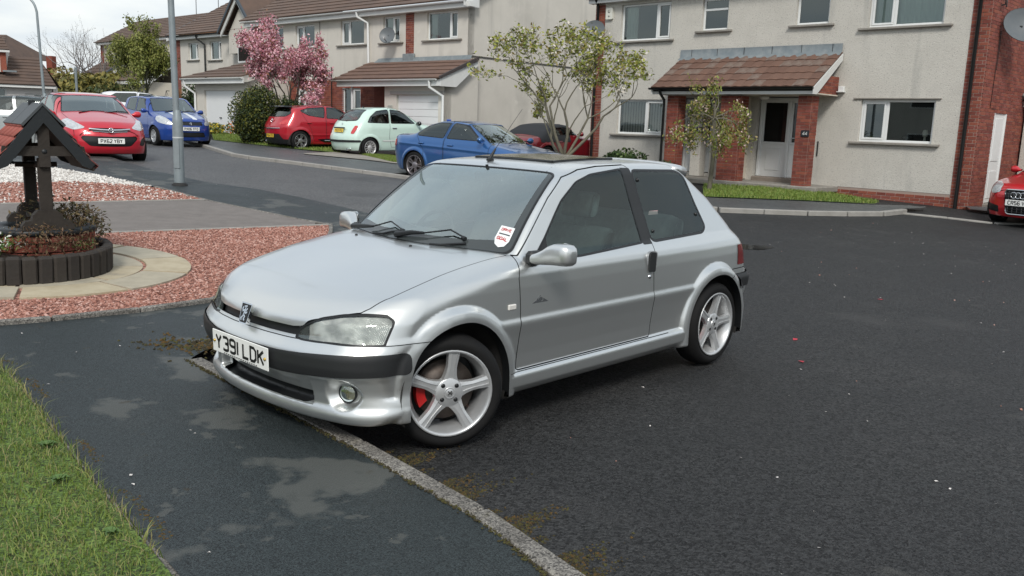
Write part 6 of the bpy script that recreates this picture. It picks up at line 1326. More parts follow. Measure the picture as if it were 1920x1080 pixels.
_gx, _gy = g1(WELL[0]+.6, WELL[1])-g1(WELL[0]-.6, WELL[1]), g1(WELL[0], WELL[1]+.6)-g1(WELL[0], WELL[1]-.6)
t0.rotation_euler = (math.atan(_gy/1.2), -math.atan(_gx/1.2), 0); t1.rotation_euler = t0.rotation_euler; t0.location.z -= .006
# wishing well
rzw = math.atan2(.79, -.61)-math.pi/2
w = thing('wishing_well', 'dark wooden wishing well with red tiled gable roof in the round planter', 'wishing well', (WELL[0]+.11, WELL[1], wz-.20), rzw)
for j in range(3):
    for k in range(14):
        a = 2*math.pi*(k+.5*(j % 2))/14; b = MB(); b.box((0, 0, 0), (.165, .09, .066), None, .005); b.build('drum_brick', M_BRK[(k*3+j) % 4], w, (.38*math.cos(a), .38*math.sin(a), .345+.075*j), (0, 0, a+math.pi/2))
b = MB(); b.lathe([(.375, .30), (.375, .54)], 28, 'z'); b.build('drum', M_MORTAR, w)
b = MB(); b.lathe([(.25, .535), (.25, .575), (.44, .575), (.452, .565), (.452, .535), (.44, .525), (.25, .525)], 36, 'z'); b.lathe([(0, .50), (.26, .50)], 24, 'z'); b.build('rim', M_BLACKW, w)
Y0 = .36
for sg in (-1, 1):
    b = MB(); b.box((0, sg*Y0, .85), (.095, .07, .64), None, .006); b.build('post', M_STAIN, w)
    P = [(x, z+.08) for x, z in [(-.20, .495), (.20, .495), (.20, .53), (.17, .57), (.12, .575), (.11, .62), (.07, .66), (-.07, .66), (-.11, .62), (-.12, .575), (-.17, .57), (-.20, .53)]]
    b = MB(); b.prism(P, sg*Y0-.048*1, sg*Y0+.048, 'y'); b.build('post_bracket', M_STAIN, w)
    # gable frame: king post, tie beam, rafters, scalloped board ends
    yf = sg*(Y0+.055)
    b = MB(); b.box((0, yf, 1.31), (.085, .035, .42)); b.build('king_post', M_STAIN, w)
    b = MB(); P = [(-.318, 1.185), (-.284, 1.165), (-.249, 1.185), (-.215, 1.17), (-.20, 1.19), (.20, 1.19), (.215, 1.17), (.249, 1.185), (.284, 1.165), (.318, 1.185), (.301, 1.27), (-.301, 1.27)]; b.prism(P, yf-.017, yf+.017, 'y'); b.build('tie_beam', M_STAIN, w)
    for sx in (-1, 1):
        b = MB(); P = [(0, 1.60), (sx*.37, 1.12), (sx*.335, 1.085), (sx*.275, 1.11), (0, 1.46)]; b.prism(P, yf+sg*.019, yf+sg*.055, 'y'); b.build('bargeboard', M_BLACKW, w)
    b = MB(); b.lathe([(0, sg*.02), (.022, sg*.018), (.026, 0)], 8, 'y', MT(0, yf, 1.225)); b.build('bolt', M_BLACKW, w)
M_MINI = [mat('red_mini_tile', (.30, .075, .055), .75, bump=.3, bscale=60, var=.5, vscale=12, col2=(.20, .05, .04)), mat('red_mini_tile2', (.36, .11, .085), .75, bump=.3, bscale=60, var=.5, vscale=12, col2=(.22, .06, .045))]
for sx in (-1, 1):
    nrm = np.array([.48, .44]); nrm = nrm/np.hypot(*nrm); b = MB(); b.prism([(0, 1.565), (sx*.375, 1.08), (sx*.36, 1.066), (0, 1.54)], -Y0-.10, Y0+.10, 'y'); b.build('roof_board', M_STAIN, w)
    for j in range(5):
        for k in range(9):
            t_ = .15+j*.165; x0, z0 = sx*.375*(1-t_+.165), 1.575-.485*(1-t_+.165); x1, z1 = sx*.375*(1-t_-.03), 1.575-.485*(1-t_-.03); yc = -Y0-.08+.88*(k+.5)/9*1.0
            o = np.array([sx*nrm[0], nrm[1]]); lo, up = .030, .010; hw = .046; V = []
            for yy, e in ((-hw, 0), (-hw*.5, .012), (0, .015), (hw*.5, .012), (hw, 0)): V += [(x0+o[0]*(lo+e), yc+yy, z0+o[1]*(lo+e)), (x1+o[0]*(up+e), yc+yy, z1+o[1]*(up+e)), (x0, yc+yy, z0)]
            b = MB(); b.add(V, [(3*i, 3*i+3, 3*i+4, 3*i+1) for i in range(4)]+[(3*i+2, 3*i+5, 3*i+3, 3*i) for i in range(4)], None, True); b.build('roof_tile', M_MINI[(j+k) % 2], w)
    # ridge boards; the sky's light on their tops is put into the grey
    for k in range(2):
        b = MB(); ya, yb = -Y0-.12+.49*k, -Y0-.12+.49*(k+1)-.012; x1, z1 = sx*.155, 1.44; b.add([(0, ya, 1.622), (0, yb, 1.622), (sx*.165, yb, 1.445), (sx*.165, ya, 1.445), (0, ya, 1.598), (0, yb, 1.598), (sx*.15, yb, 1.43), (sx*.15, ya, 1.43)], [(0, 1, 2, 3), (4, 7, 6, 5), (0, 3, 7, 4), (1, 5, 6, 2), (2, 6, 7, 3)]); b.build('ridge_board', mat('ridge_wood_skylit', (.055, .062, .066), .55, bump=.1, bscale=30), w)
b = MB(); b.box((0, .03, 1.615), (.05, .05, .05)); b.build('ridge_cap', M_BLACKW, w)
b = MB(); b.tube([(-.16, .0, 1.10), (.16, 0, 1.10)], .022, 8); b.tube([(0, -Y0, 1.10), (0, Y0, 1.10)], .028, 8); b.build('windlass', M_STAIN, w)
for k in range(15): b = MB(); a = k % 2; P = [(.010*math.cos(x)*(1-a), .05+.010*math.cos(x)*a, 1.075-.024*k+.015*math.sin(x)) for x in np.linspace(0, 2*math.pi, 9)]; b.tube(P, .003, 4, None, False); b.build('chain_link', M_BLACKW, w)
b = MB(); b.lathe([(0, .58), (.075, .58), (.095, .68), (.09, .68), (.07, .59)], 18, 'z', MT(0, .05, 0)); b.tube([(-.09, .05, .68), (0, .05, .72), (.09, .05, .68)], .005, 5); b.build('bucket', M_STAIN, w)
# lamp posts
M_GALV = mat('galvanised_steel', (.27, .31, .325), .45, .35, var=.6, vscale=6, col2=(.20, .225, .235), bump=.1, bscale=50)
def lamp_post(label, x, y, h, arm, lean=(0, 0), reach=1.3, r=1.0):
    z = g1(x, y)+.08; t = thing('lamp_post', label, 'street lamp', (x, y, z)); b = MB(); b.lathe([(.09*r, -.1), (.09*r, 1.05), (.083*r, 1.12), (.062*r, 1.22), (.055*r, 1.26)], 20, 'z'); b.build('base', M_GALV, t)
    L = lambda s: (lean[0]*s, lean[1]*s, s); ca, sa = math.cos(arm), math.sin(arm); P = [L(1.2), L(h*.5), L(h-.6)]; rr = [.055*r, .052*r, .045*r]
    for k in range(1, 9): a = k/8*math.pi/2; P.append((lean[0]*h+ca*.6*(1-math.cos(a)), lean[1]*h+sa*.6*(1-math.cos(a)), h-.6+.6*math.sin(a))); rr.append(.042*r)
    P.append((lean[0]*h+ca*reach, lean[1]*h+sa*reach, h-.02)); rr.append(.04*r); b = MB(); b.tube(P, rr, 12); b.build('column', M_GALV, t)
    M = MT(lean[0]*h+ca*reach, lean[1]*h+sa*reach, h-.02, arm); b = MB(); V = []; 
    for (xx, w_, u, d) in ((-.05, .05, .05, -.05), (.15, .10, .07, -.07), (.45, .13, .05, -.10), (.75, .06, .0, -.06)): V += [(xx, -w_, d), (xx, w_, d), (xx, w_*.8, u), (xx, -w_*.8, u)]
    b.add(V, [(i*4+j, i*4+(j+1)%4, i*4+4+(j+1)%4, i*4+4+j) for i in range(3) for j in range(4)]+[(3, 2, 1, 0), (12, 13, 14, 15)], M, True); hd = b.build('lamp_head', mat('lamp_grey', (.16, .19, .21), .5), t)
    b = MB(); b.box((.38, 0, -.10), (.4, .16, .05), M, .02); b.build('lamp_bowl', mat('lamp_bowl', (.5, .52, .52), .3), hd)
    b = MB(); b.box((.0, -.088*r, .55), (.10*r, .02, .5), None, .005); b.build('access_door', M_GALV, t); b = MB(); b.lathe([(.0915*r, .80), (.0925*r, .81), (.0915*r, .82)], 20, 'z'); b.build('band', mat('band_pale', (.5, .52, .52), .5), t)
    b = MB(); b.lathe([(.14, -.08), (.13, .03), (.09, .06)], 12, 'z'); b.build('collar', mat('tar', (.02, .02, .02), .8), t)
P_ = survey(337, 349, .08); lamp_post('galvanised lamp post on the pavement by the gravel garden', P_[0], P_[1], 8.0, R_(120), (-.012, 0), 1.3, .95)
lamp_post('distant street lamp with curved arm behind the red hatchback', -17.6, 33.0, 4.75, R_(175), (-.024, .0), 1.0, .95)
t = thing('telegraph_pole', 'thin grey pole among the olive bushes', 'pole', (-24.6, 49.5, g1(-24.6, 49.5))); b = MB(); b.tube([(0, 0, -.1), (0, 0, 2.7)], .07, 8); b.build('pole', M_GALV, t); b = MB(); b.lathe([(0, 2.75), (.08, 2.72), (.08, 2.68)], 8, 'z'); b.build('cap', M_GALV, t)
# hanging basket by the far garage
hb = thing('hanging_basket', 'small hanging basket beside the far garage door', 'basket', (*lf(P2, aL, 2.05, 3.95), 2.05)); b = MB(); b.lathe([(0, -.22), (.12, -.17), (.2, 0), (.18, 0)], 14, 'z'); b.build('bowl', mat('basket_brown', (.05, .035, .02), .9), hb); b = MB()
for k in range(3): b.tube([(.19*math.cos(k*2.1), .19*math.sin(k*2.1), 0), (0, 0, .55)], .008, 4)
b.tube([(0, 0, .55), (0, .35, .55)], .015, 5); b.build('chains', M_BLACKP, hb)
# puddle behind the parked car
b = MB(); P = survey(1392, 463); V = [(P[0]+.42*math.cos(a)*(1+.2*math.sin(3*a)), P[1]+.30*math.sin(a)*(1+.15*math.cos(2*a)), 0) for a in np.linspace(0, 2*math.pi, 24, endpoint=False)]; V = [(x, y, g1(x, y)+.004) for x, y, _ in V]; b.add(V, [tuple(range(24))]); tag(b.build('puddle', mat('puddle_water', (.010, .010, .010), .06, spec=.5)), kind='structure')
# house on the right, outside the picture: closes off the view that the car's side mirrors
HQ = thing('opposite_house', 'rendered house off to the right of the parking area', 'house', (33, 6, 0), R_(-86)); b = MB(); b.box((0, 3, 2.5), (16, 6, 5)); b.build('wall', M_RENDER, HQ); courses(HQ, 'roof_slope', -8.4, 8.4, -.5, 5.0, 3, 7.4, 1)
for u in (-6, -2.5, 2.5, 6):
    for z in (1.4, 4.0): b = MB(); b.box((u, -.02, z), (1.6, .06, 1.1)); w5 = b.build('window', M_UPVC, HQ); b = MB(); b.box((u, -.06, z), (1.4, .03, .95)); b.build('pane', MATS['dark_pane'], w5)
HQ2 = thing('opposite_house', 'rendered house off to the left behind the viewpoint', 'house', (-23, -1, 0), R_(118)); b = MB(); b.box((0, 3, 2.5), (14, 6, 5)); b.build('wall', M_RENDER, HQ2); courses(HQ2, 'tile_course', -7.4, 7.4, -.5, 5.0, 3, 7.4, 10)
for u in (-5, -1.5, 2, 5):
    for z in (1.4, 4.0): b = MB(); b.box((u, -.02, z), (1.6, .06, 1.1)); w5 = b.build('window', M_UPVC, HQ2); b = MB(); b.box((u, -.06, z), (1.4, .03, .95)); b.build('pane', MATS['dark_pane'], w5)
# ---------------------------------------------------------------- the other parked cars: one generator, a shape of its own for each model
def make_car(label, loc, rz, sp, group='cars parked along the street'):
    """x forward from the front axle. sp: wb, W (half width), H, top profile, front F(z), rear R(z), side windows, lights ..."""
    g = sp.get
    T0 = prof(sp['top'], g('tsm', .05)); F0 = prof(sp['front'], .03); R0 = prof(sp['rear'], .03); wb = sp['wb']; Wd = sp['W']
    bz = sp['belt']; tum = g('tumble', .28)
    SP = prof([(.1, Wd-.09), (.2, Wd-.04), (.3, Wd-.015), (.45, Wd-.005), (.62, Wd), (bz-.1, Wd-.015), (bz, Wd-.05), (bz+.25, Wd-.05-tum*.25), (bz+.7, Wd-.05-tum*.7)], .04)
    PLF = prof([(0, 0), (.3, .03), (.5, .10), (.65, .20), (.75, .32), (Wd, .62), (Wd+.2, 1.2)], .05); PLR = prof([(0, 0), (.3, .015), (.5, .06), (.65, .14), (.75, .24), (Wd, .50), (Wd+.2, 1.0)], .05)
    ra = g('arch', .33); zc = g('R', .31); AR = (0., -wb)
    xm = g('mid', -wb*.5)
    def f(x, y, z):
        y = np.abs(y); s = SP(z)-.03*np.clip((np.abs(x-xm)-wb*.35)/(wb*.5), 0, 1.5)**2
        for a in AR:
            r = np.hypot(x-a, np.maximum(z-zc, 0)); s = s+g('flare', .018)*(1-sst(ra+.03, ra+.09, r))*sst(.15, .25, z)
        cz = g('crease', None)
        if cz: s = s+.012*np.exp(-((z-(cz[0]+cz[1]*x))/.03)**2)
        o = smax(y-s, (z-(T0(x+np.where(x > xm, g('wsc', .22), -.12)*y*y)-.07*y*y))*.88, g('kt', .10))
        o = smax(o, x-(F0(z)-PLF(y)*g('plf', 1.)), g('kf', .08)); o = smax(o, (R0(z)+PLR(y)*g('plr', 1.)-x)*.8, g('kr', .08)); return smax(o, g('zb', .19)-z, .04)
    xf = max(p[1] for p in sp['front'])+.05; xr = min(p[1] for p in sp['rear'])-.05; h = g('res', .028)
    b = nets(f, (xr-.05, -h*2.2, .10), (xf+.05, Wd+.12, sp['H']+.08), h); b = cut(b, lambda x, y, z: y)[1]; b[0][:, 1] = np.where(b[0][:, 1] < 1e-4, 0, b[0][:, 1])
    root = thing('parked_car', label, 'car', loc, rz, group)
    zr_ = g1(loc[0]-wb*math.cos(rz), loc[1]-wb*math.sin(rz)); zf_ = g1(loc[0], loc[1]); root.location.z = zf_+sp.get('dz', .0); root.rotation_euler = (0, sp.get('pitch', -math.atan2(zf_-zr_, wb)), rz)
    PM = paintmat(sp['paint'][0], sp['paint'][1], sp['paint'][2] if len(sp['paint']) > 2 else .25, .30, 1.0)
    und, b = cut(b, lambda x, y, z: z-g('zb', .19)-.012); 
    for a in AR: _, und = cut(und, lambda x, y, z: np.maximum(np.abs(x-a)-ra, .5-y))
    sheet('underbody', both(und), M_UNDER, root)
    for a in AR: _, b = cut(b, lambda x, y, z: np.maximum(np.hypot(x-a, np.maximum(z-zc, 0))-ra, .5-y))
    shell = b; GL = glassmat('car_screen', (.55, .66, .64), .14, 0, .8); GD = glassmat(sp.get('glass', ('car_glass', .5))[0], tuple(sp.get('glass', ('car_glass', .5))[1]*k for k in (1, 1.05, 1.05)), .06, 0, .6)
    cuts = []
    # screens: (name, field in x,y,z)
    x0, x1, z0, yb, yt = sp['screen']     # foot x, head x, minimum z, half widths foot/head
    def wsf(x, y, z):
        t = (x0-g('wsc', .22)*y*y-x)/(x0-x1); return np.where((z > z0) & (t > -.3) & (t < 1.4), smax(smax(-t*(x0-x1), (t-1)*(x0-x1), .05), y-(yb+(yt-yb)*np.clip(t, 0, 1)), .05), 1)
    def part(name, fld, m, off=0., seal=0, inset=0, parent=None, both_=True, sm=None):
        nonlocal b
        p, b = cut(b, fld)
        if len(p[2]) == 0: return None
        sl_ = None
        if seal: sl_, p = cut(p, lambda x, y, z: -(fld(x, y, z)+seal))
        outs = []
        for mm in ([both(p)] if both_ else [p, mirror(p)]):
            o = sheet(name, push(mm, off), m, parent or root); outs.append(o)
        if sl_ is not None and len(sl_[2]):
            for o, mm in zip(outs, ([both(sl_)] if both_ else [sl_, mirror(sl_)])): sheet('seal', push(mm, .002), sm or M_SEAL, o)
        return outs
    part('windscreen', wsf, GL, 0, .022)
    if g('back'):
        BK = rpoly(sp['back'], .05); part('rear_window', lambda x, y, z: np.where((x < sp['back_x'](z)) & (z > bz-.25), psdf(BK, y, z), 1), GD, 0, .022)
    for w_ in sp['windows']:
        P = rpoly(w_, g('wr', .05)); part('side_window', lambda x, y, z: np.where(y > .3, psdf(P, x, z), 1), GD, 0, g('wseal', .02), both_=False, sm=MATS['chrome'] if g('chrome_w') else None)
    shell = b
    sheet('inner_shell', both(push(shell, -.03)), M_TRIM, root)
    for nm, plane_, P, m, off, bt in sp.get('panels', ()):
        P = np.array(P)
        if plane_ == 'f': fl = lambda x, y, z: np.where(x > .1, psdf(P, y, z), 1)
        elif plane_ == 'r': fl = lambda x, y, z: np.where(x < (xr+.42 if nm == 'tail_light' else -wb-.05), psdf(P, y, z), 1)
        elif plane_ == 's': fl = lambda x, y, z: np.where(y > .45, psdf(P, x, z), 1)
        elif plane_ == 't': fl = lambda x, y, z: np.where(z > .7, psdf(P, x, y), 1)
        part(nm, fl, m, off, both_=bt)
    # door seams
    for D in sp.get('doors', ()):
        D = np.array(D); df = lambda x, y, z: np.where(y > .4, psdf(D, x, z), 1); d_, b = cut(b, lambda x, y, z: df(x, y, z)+.005); _, b = cut(b, lambda x, y, z: df(x, y, z)-.005)
        for mm in (d_, mirror(d_)):
            do = sheet('door', mm, PM, root)
            hx = D[:, 0].min()+.20; hz = g('hz', bz-.13); sg = 1 if mm is d_ else -1
            q = MB(); q.box((hx, (float(SP(hz))+.018)*sg, hz), (.17, .03, .032), None, .01); q.build('handle', M_CHROME if g('chrome_h') else PM, do)
    if g('bonnet'):
        xb_, yb_ = sp['bonnet']; bf = lambda x, y, z: np.where((z > .55) & (x > -.6), np.maximum(np.maximum(y-yb_-.03*sst(.3, -.4, x), x-xb_+.25*y*y), (x0-g('wsc', .22)*y*y+.03)-x), 1); d_, b = cut(b, lambda x, y, z: bf(x, y, z)+.004); _, b = cut(b, lambda x, y, z: bf(x, y, z)-.004); sheet('bonnet', both(d_), PM, root)
    sheet('body_shell', both(b), PM, root)
    for a in AR:
        for sg in (1, -1): arch_liner(root, (a, zc), .50*sg, (Wd-.03)*sg, ra+.01)
    wy = Wd-.10-sp.get('wi', .0); ws_ = sp['wheel']
    for k, a in enumerate(AR):
        for sg in (1, -1): wheel(root, (a, wy*sg, zc), zc, ws_.get('rim', .21), .20, sg, g('steer', 0) if a == 0 else 0, ws_.get('n', 5), ws_.get('style', 'multi'), False, ws_.get('m'), 0, .3*k)
    # cabin
    SMt = mat('car_seats', (.035, .036, .04), .85)
    sx = -wb*.5-.10
    for yy in (-.36, .36): seat(root, sx, yy, SMt, .48, .46)
    if not g('roadster'): seat(root, sx-.85, 0, SMt, 1.2, .50, True)
    q = MB(); q.prism(rpoly([(x0-.05, .55), (x0-.05, bz-.02), (x0-.32, bz-.02), (x0-.42, bz-.1), (x0-.40, .6)], .04), -Wd+.16, Wd-.16, 'y', None, True); q.build('dashboard', MATS['dash_plastic'], root); steering_wheel(root, x0-.52, -.36, bz-.06, .18)
    q = MB(); q.box((xm, 0, .30), (wb-.5, 1.2, .04)); q.build('cabin_floor', M_TRIM, root)
    # mirrors
    for sg in (1, -1):
        mx, mz = sp['mirror']; my = float(SP(mz))-.01; q = MB(); V = []; n = 12; secs = [(0, .02, .03, 0), (.04, .03, .04, 0), (.09, .065, .055, .01), (.16, .072, .06, .012), (.20, .055, .05, .012), (.215, .02, .02, .012)]
        for (dy, hh, ww, dz) in secs: V += [(mx+ww*math.cos(2*math.pi*i/n), (my+dy)*sg, mz+dz+hh*math.sin(2*math.pi*i/n)) for i in range(n)]
        F = [(i*n+j, i*n+(j+1)%n, (i+1)*n+(j+1)%n, (i+1)*n+j) for i in range(len(secs)-1) for j in range(n)]
        if sg > 0: F = [t[::-1] for t in F]
        q.add(V, F, None, True); q.build('door_mirror', sp.get('mirror_m') or PM, root)
    for args in sp.get('plates', ()): plate(root, *args)
    for fn in sp.get('extra', ()): fn(root, PM, f)
    return root
M_HLAMP = mat('clear_lamp', (.66, .68, .70), .12, .35, coat=1, var=.6, vscale=16, col2=(.25, .26, .27), bump=.4, bscale=22, bdist=.02); M_TAIL = mat('red_lamp', (.50, .02, .025), .15, coat=1, var=.3, vscale=9, col2=(.62, .20, .18)); M_GLOSSB = mat('gloss_black', (.010, .010, .012), .15, coat=.8); M_DARKW = mat('dark_alloy', (.05, .05, .052), .3, .6); M_HUB = mat('plastic_trim', (.38, .39, .40), .35, .4)
def blob(name, pts, m): 
    def fn(root, PM, f):
        for p in pts: q = MB(); q.box(p[0], p[1], None, min(p[1])*.35); q.build(name, m, root)
    return fn
def bar(name, P, r, m, n=8):
    def fn(root, PM, f): q = MB(); q.tube(P, r, n); q.build(name, m, root)
    return fn
def ringmark(name, cs, r, t, m, ax='x'):
    def fn(root, PM, f):
        q = MB()
        for c in cs: P = [(c[0], c[1]+r*math.cos(a), c[2]+r*math.sin(a)) for a in np.linspace(0, 2*math.pi, 17)]; q.tube(P, t, 5, None, False)
        q.build(name, m, root)
    return fn
def wipers(x0, z, W=.55):
    def fn(root, PM, f):
        for y in (-.38, .12): q = MB(); q.tube([(x0+.02, y, z+.01), (x0-.10, y+.30, z+.06), (x0-.06, y+.52, z+.045)], .012, 5); q.build('wiper', M_SEAL, root)
    return fn
# ---- red hatchback nosing onto the pavement (left)
corsa = dict(dz=-.06, pitch=.0, wb=2.51, W=.85, H=1.49, belt=.98, res=.024, R=.31, arch=.345, wsc=.26, kt=.10, paint=('red_paint', (.52, .012, .028), .15), top=[(1.0, .60), (.78, .74), (.66, .83), (.2, .95), (-.28, 1.06), (-.75, 1.30), (-1.15, 1.45), (-1.7, 1.49), (-2.4, 1.43), (-2.9, 1.30), (-3.3, 1.1)], front=[(.1, .60), (.2, .74), (.30, .80), (.45, .825), (.60, .80), (.72, .74), (.85, .6), (1.4, .2)], rear=[(.15, -3.02), (.4, -3.16), (.7, -3.16), (.95, -3.08), (1.2, -2.92), (1.45, -2.62)],
 screen=(-.30, -1.06, .98, .70, .54), windows=[[(-.62, 1.0), (-1.10, 1.40), (-1.75, 1.43), (-1.85, 1.04)], [(-1.92, 1.05), (-1.82, 1.43), (-2.35, 1.37), (-2.62, 1.18)]], wheel=dict(rim=.20, n=7, style='thin'), mirror=(-.62, 1.02), doors=[[(-.42, .30), (-.44, .98), (-1.08, 1.44), (-1.78, 1.465), (-1.92, 1.0), (-1.85, .30)]], bonnet=(.74, .66),
 panels=[('headlight', 'f', rpoly([(.44, .735), (.62, .86), (.74, .97), (.83, .90), (.80, .76), (.66, .68)], .05), M_HLAMP, .004, False), ('upper_grille', 'f', rpoly([(-.5, .64), (.30, .655), (.40, .70), (.36, .735), (-.5, .735)], .03), M_GLOSSB, -.012, True), ('lower_grille', 'f', rpoly([(-.5, .34), (.40, .36), (.56, .52), (.53, .57), (-.5, .55)], .05), M_SEAL, -.012, True), ('fog_light', 'f', rpoly([(.60, .38), (.70, .36), (.78, .46), (.74, .56), (.64, .50)], .03), M_SEAL, -.008, False)],
 plates=[('PX62 YBY', .52, .111, (.832, 0, .47), (0, 1, 0), (-.05, 0, 1))], extra=[bar('grille_bar', [(.71, -.40, .715), (.785, -.2, .698), (.80, 0, .69), (.785, .2, .698), (.71, .40, .715)], .020, M_CHROME), bar('grille_bar', [(.74, -.34, .665), (.80, 0, .645), (.74, .34, .665)], .009, M_CHROME), ringmark('badge', [(.825, 0, .69)], .045, .012, M_CHROME), wipers(-.25, 1.03), bar('badge_mark', [(.832, -.03, .70), (.834, 0, .69), (.832, .02, .71), (.834, .03, .68)], .008, M_CHROME, 5), blob('number_plate_holder', [((.80, 0, .47), (.03, .50, .10))], M_SEAL)])
xy = (-8.98, 19.05); make_car('red hatchback with chrome grille bar parked behind the wishing well', (*xy, 0), R_(-52), corsa)
# ---- blue hatchback with white stripes
def stripes(root, PM, f):
    for y in (-.22, .22):
        V = []
        for x in np.linspace(.60, -.18, 12): V.append((x, y))
        for seg in (np.linspace(.58, -.20, 14), np.linspace(-1.0, -2.3, 14)):
            vv = []; 
            for x in seg:
                for yy in (y-.07, y+.07):
                    lo_, hi_ = .5, 1.7
                    for _ in range(22):
                        m_ = (lo_+hi_)/2
                        if float(f(np.array(x), np.array(yy), np.array(m_))) < 0: lo_ = m_
                        else: hi_ = m_
                    vv.append((x, yy, lo_+.004))
            q = MB(); q.add(vv, [(2*i, 2*i+1, 2*i+3, 2*i+2) for i in range(13)], None, True); q.build('white_stripe', mat('stripe_white', (.70, .72, .74), .3, coat=.6), root)
swift = dict(wb=2.38, W=.845, H=1.5, belt=.98, res=.024, R=.305, arch=.34, kt=.09, wsc=.18, tumble=.22, paint=('blue_paint', (.012, .055, .28), .3), top=[(.95, .62), (.74, .78), (.62, .86), (.2, .95), (-.28, 1.04), (-.62, 1.26), (-.92, 1.45), (-1.5, 1.5), (-2.3, 1.46), (-2.75, 1.36), (-3.1, 1.1)], front=[(.1, .62), (.2, .72), (.35, .77), (.55, .77), (.72, .73), (.85, .62), (1.4, .2)], rear=[(.15, -2.85), (.4, -2.93), (.7, -2.93), (1.0, -2.86), (1.3, -2.70), (1.5, -2.55)],
 screen=(-.30, -.90, .98, .68, .56), windows=[[(-.62, 1.0), (-.96, 1.40), (-1.42, 1.43), (-1.46, 1.0)], [(-1.54, 1.0), (-1.50, 1.43), (-2.15, 1.40), (-2.30, 1.05)]], wheel=dict(rim=.19, n=7, style='wide', m=M_HUB), mirror=(-.55, 1.03), doors=[[(-.40, .30), (-.44, .98), (-.93, 1.45), (-1.46, 1.47), (-1.50, .30)], [(-1.52, .30), (-1.48, 1.47), (-2.15, 1.44), (-2.32, 1.02), (-2.02, .60), (-1.98, .30)]], bonnet=(.66, .60),
 panels=[('headlight', 'f', rpoly([(.46, .68), (.55, .80), (.66, .93), (.76, .96), (.82, .86), (.80, .72), (.62, .66)], .05), M_HLAMP, .004, False), ('upper_grille', 'f', rpoly([(-.5, .66), (.42, .67), (.40, .77), (-.5, .78)], .02), M_SEAL, -.015, True), ('lower_grille', 'f', rpoly([(-.5, .30), (.50, .32), (.44, .46), (-.5, .46)], .04), M_SEAL, -.012, True)], hz=.86,
 plates=[('PX06 TFO', .52, .111, (.79, 0, .565), (0, 1, 0), (0, 0, 1))], extra=[stripes, wipers(-.24, 1.02), ringmark('badge', [(.765, 0, .72)], .03, .012, M_CHROME), bar('badge_mark', [(.77, -.03, .75), (.772, .03, .72), (.77, -.03, .70), (.77, .03, .68)], .008, M_CHROME, 5)])
xy = (-10.5, 27.5); make_car('blue hatchback with white bonnet stripes parked on the far kerb', (*xy, g1(*xy)+.03), R_(-46), swift)
# ---- red hatchback seen from behind, on the far drive
clio = dict(wb=2.59, W=.865, H=1.45, belt=1.0, res=.026, R=.315, arch=.35, kt=.10, wsc=.25, flare=.035, tumble=.36, crease=(.50, 0), paint=('red_paint2', (.42, .010, .022), .2), top=[(1.0, .6), (.75, .78), (.3, .92), (-.2, 1.03), (-.7, 1.26), (-1.1, 1.40), (-1.6, 1.45), (-2.3, 1.42), (-2.85, 1.33), (-3.3, 1.1)], front=[(.1, .6), (.3, .82), (.6, .84), (.8, .7), (1.4, .2)], rear=[(.15, -3.00), (.35, -3.14), (.50, -3.20), (.75, -3.20), (.85, -3.14), (1.0, -3.05), (1.25, -2.88), (1.36, -2.78), (1.5, -2.7)],
 screen=(-.25, -1.0, 1.0, .70, .56), back=[(-.4, 1.03), (.54, 1.06), (.66, 1.16), (.54, 1.32), (-.4, 1.34)], back_x=lambda z: -2.45+0*z, windows=[[(-.6, 1.0), (-1.10, 1.36), (-1.55, 1.39), (-1.62, 1.02)], [(-1.69, 1.03), (-1.62, 1.39), (-2.20, 1.35), (-2.52, 1.27), (-2.50, 1.22), (-2.25, 1.10)]], wheel=dict(rim=.215, n=5, style='vee', m=mat('two_tone_alloy', (.30, .30, .30), .3, .6)), mirror=(-.58, 1.02), hz=.88, doors=[[(-.42, .30), (-.44, .98), (-1.05, 1.40), (-1.62, 1.42), (-1.66, .30)], [(-1.68, .30), (-1.64, 1.42), (-2.2, 1.38), (-2.48, 1.18), (-2.22, .70), (-2.1, .30)]],
 panels=[('tail_light', 'r', rpoly([(.42, .86), (.56, .96), (.80, 1.0), (.88, .95), (.70, .84), (.48, .80)], .03), M_TAIL, .006, False), ('lower_bumper', 'r', [(-.6, .1), (.95, .1), (.95, .34), (.56, .36), (.48, .52), (-.6, .52)], M_RUB, .004, True), ('sill_trim', 's', rpoly([(-.55, .27), (-1.75, .27), (-2.0, .36), (-1.6, .385), (-1.2, .36)], .03), M_GLOSSB, .006, False)],
 plates=[('PX14 CFO'.replace('14', '64'), .46, .105, (-3.205, 0, .46), (0, -1, 0), (0, 0, 1), 'yellow')], extra=[bar('tailgate_bar', [(-3.13, -.52, .70), (-3.21, -.2, .695), (-3.21, .2, .695), (-3.13, .52, .70)], .016, M_CHROME), bar('sill_chrome', [(-1.15, -.875, .315), (-1.75, -.88, .32)], .016, M_CHROME), bar('sill_chrome', [(-1.15, .875, .315), (-1.75, .88, .32)], .016, M_CHROME), ringmark('badge', [(-3.12, 0, .93)], .06, .014, M_CHROME), blob('roof_spoiler', [((-2.80, 0, 1.37), (.30, 1.0, .05))], M_GLOSSB), bar('wiper', [(-2.98, 0, 1.08), (-2.94, .34, 1.12)], .012, M_SEAL), blob('exhaust', [((-3.08, .45, .28), (.12, .07, .06))], M_CHROME)])
def rearplace(px, py, hd, wb, W): 
    """front axle position of a car heading hd whose right rear tyre touches the ground at the surveyed point"""
    p = survey(px, py); h = (math.cos(hd), math.sin(hd)); l = (-h[1], h[0]); return (p[0]+h[0]*wb+l[0]*W, p[1]+h[1]*wb+l[1]*W)
xy = rearplace(563, 284, R_(43), 2.59, .80); make_car('red hatchback seen from behind on the drive under the pink cherry', (*xy, g1(*xy)+.02), R_(43), clio)
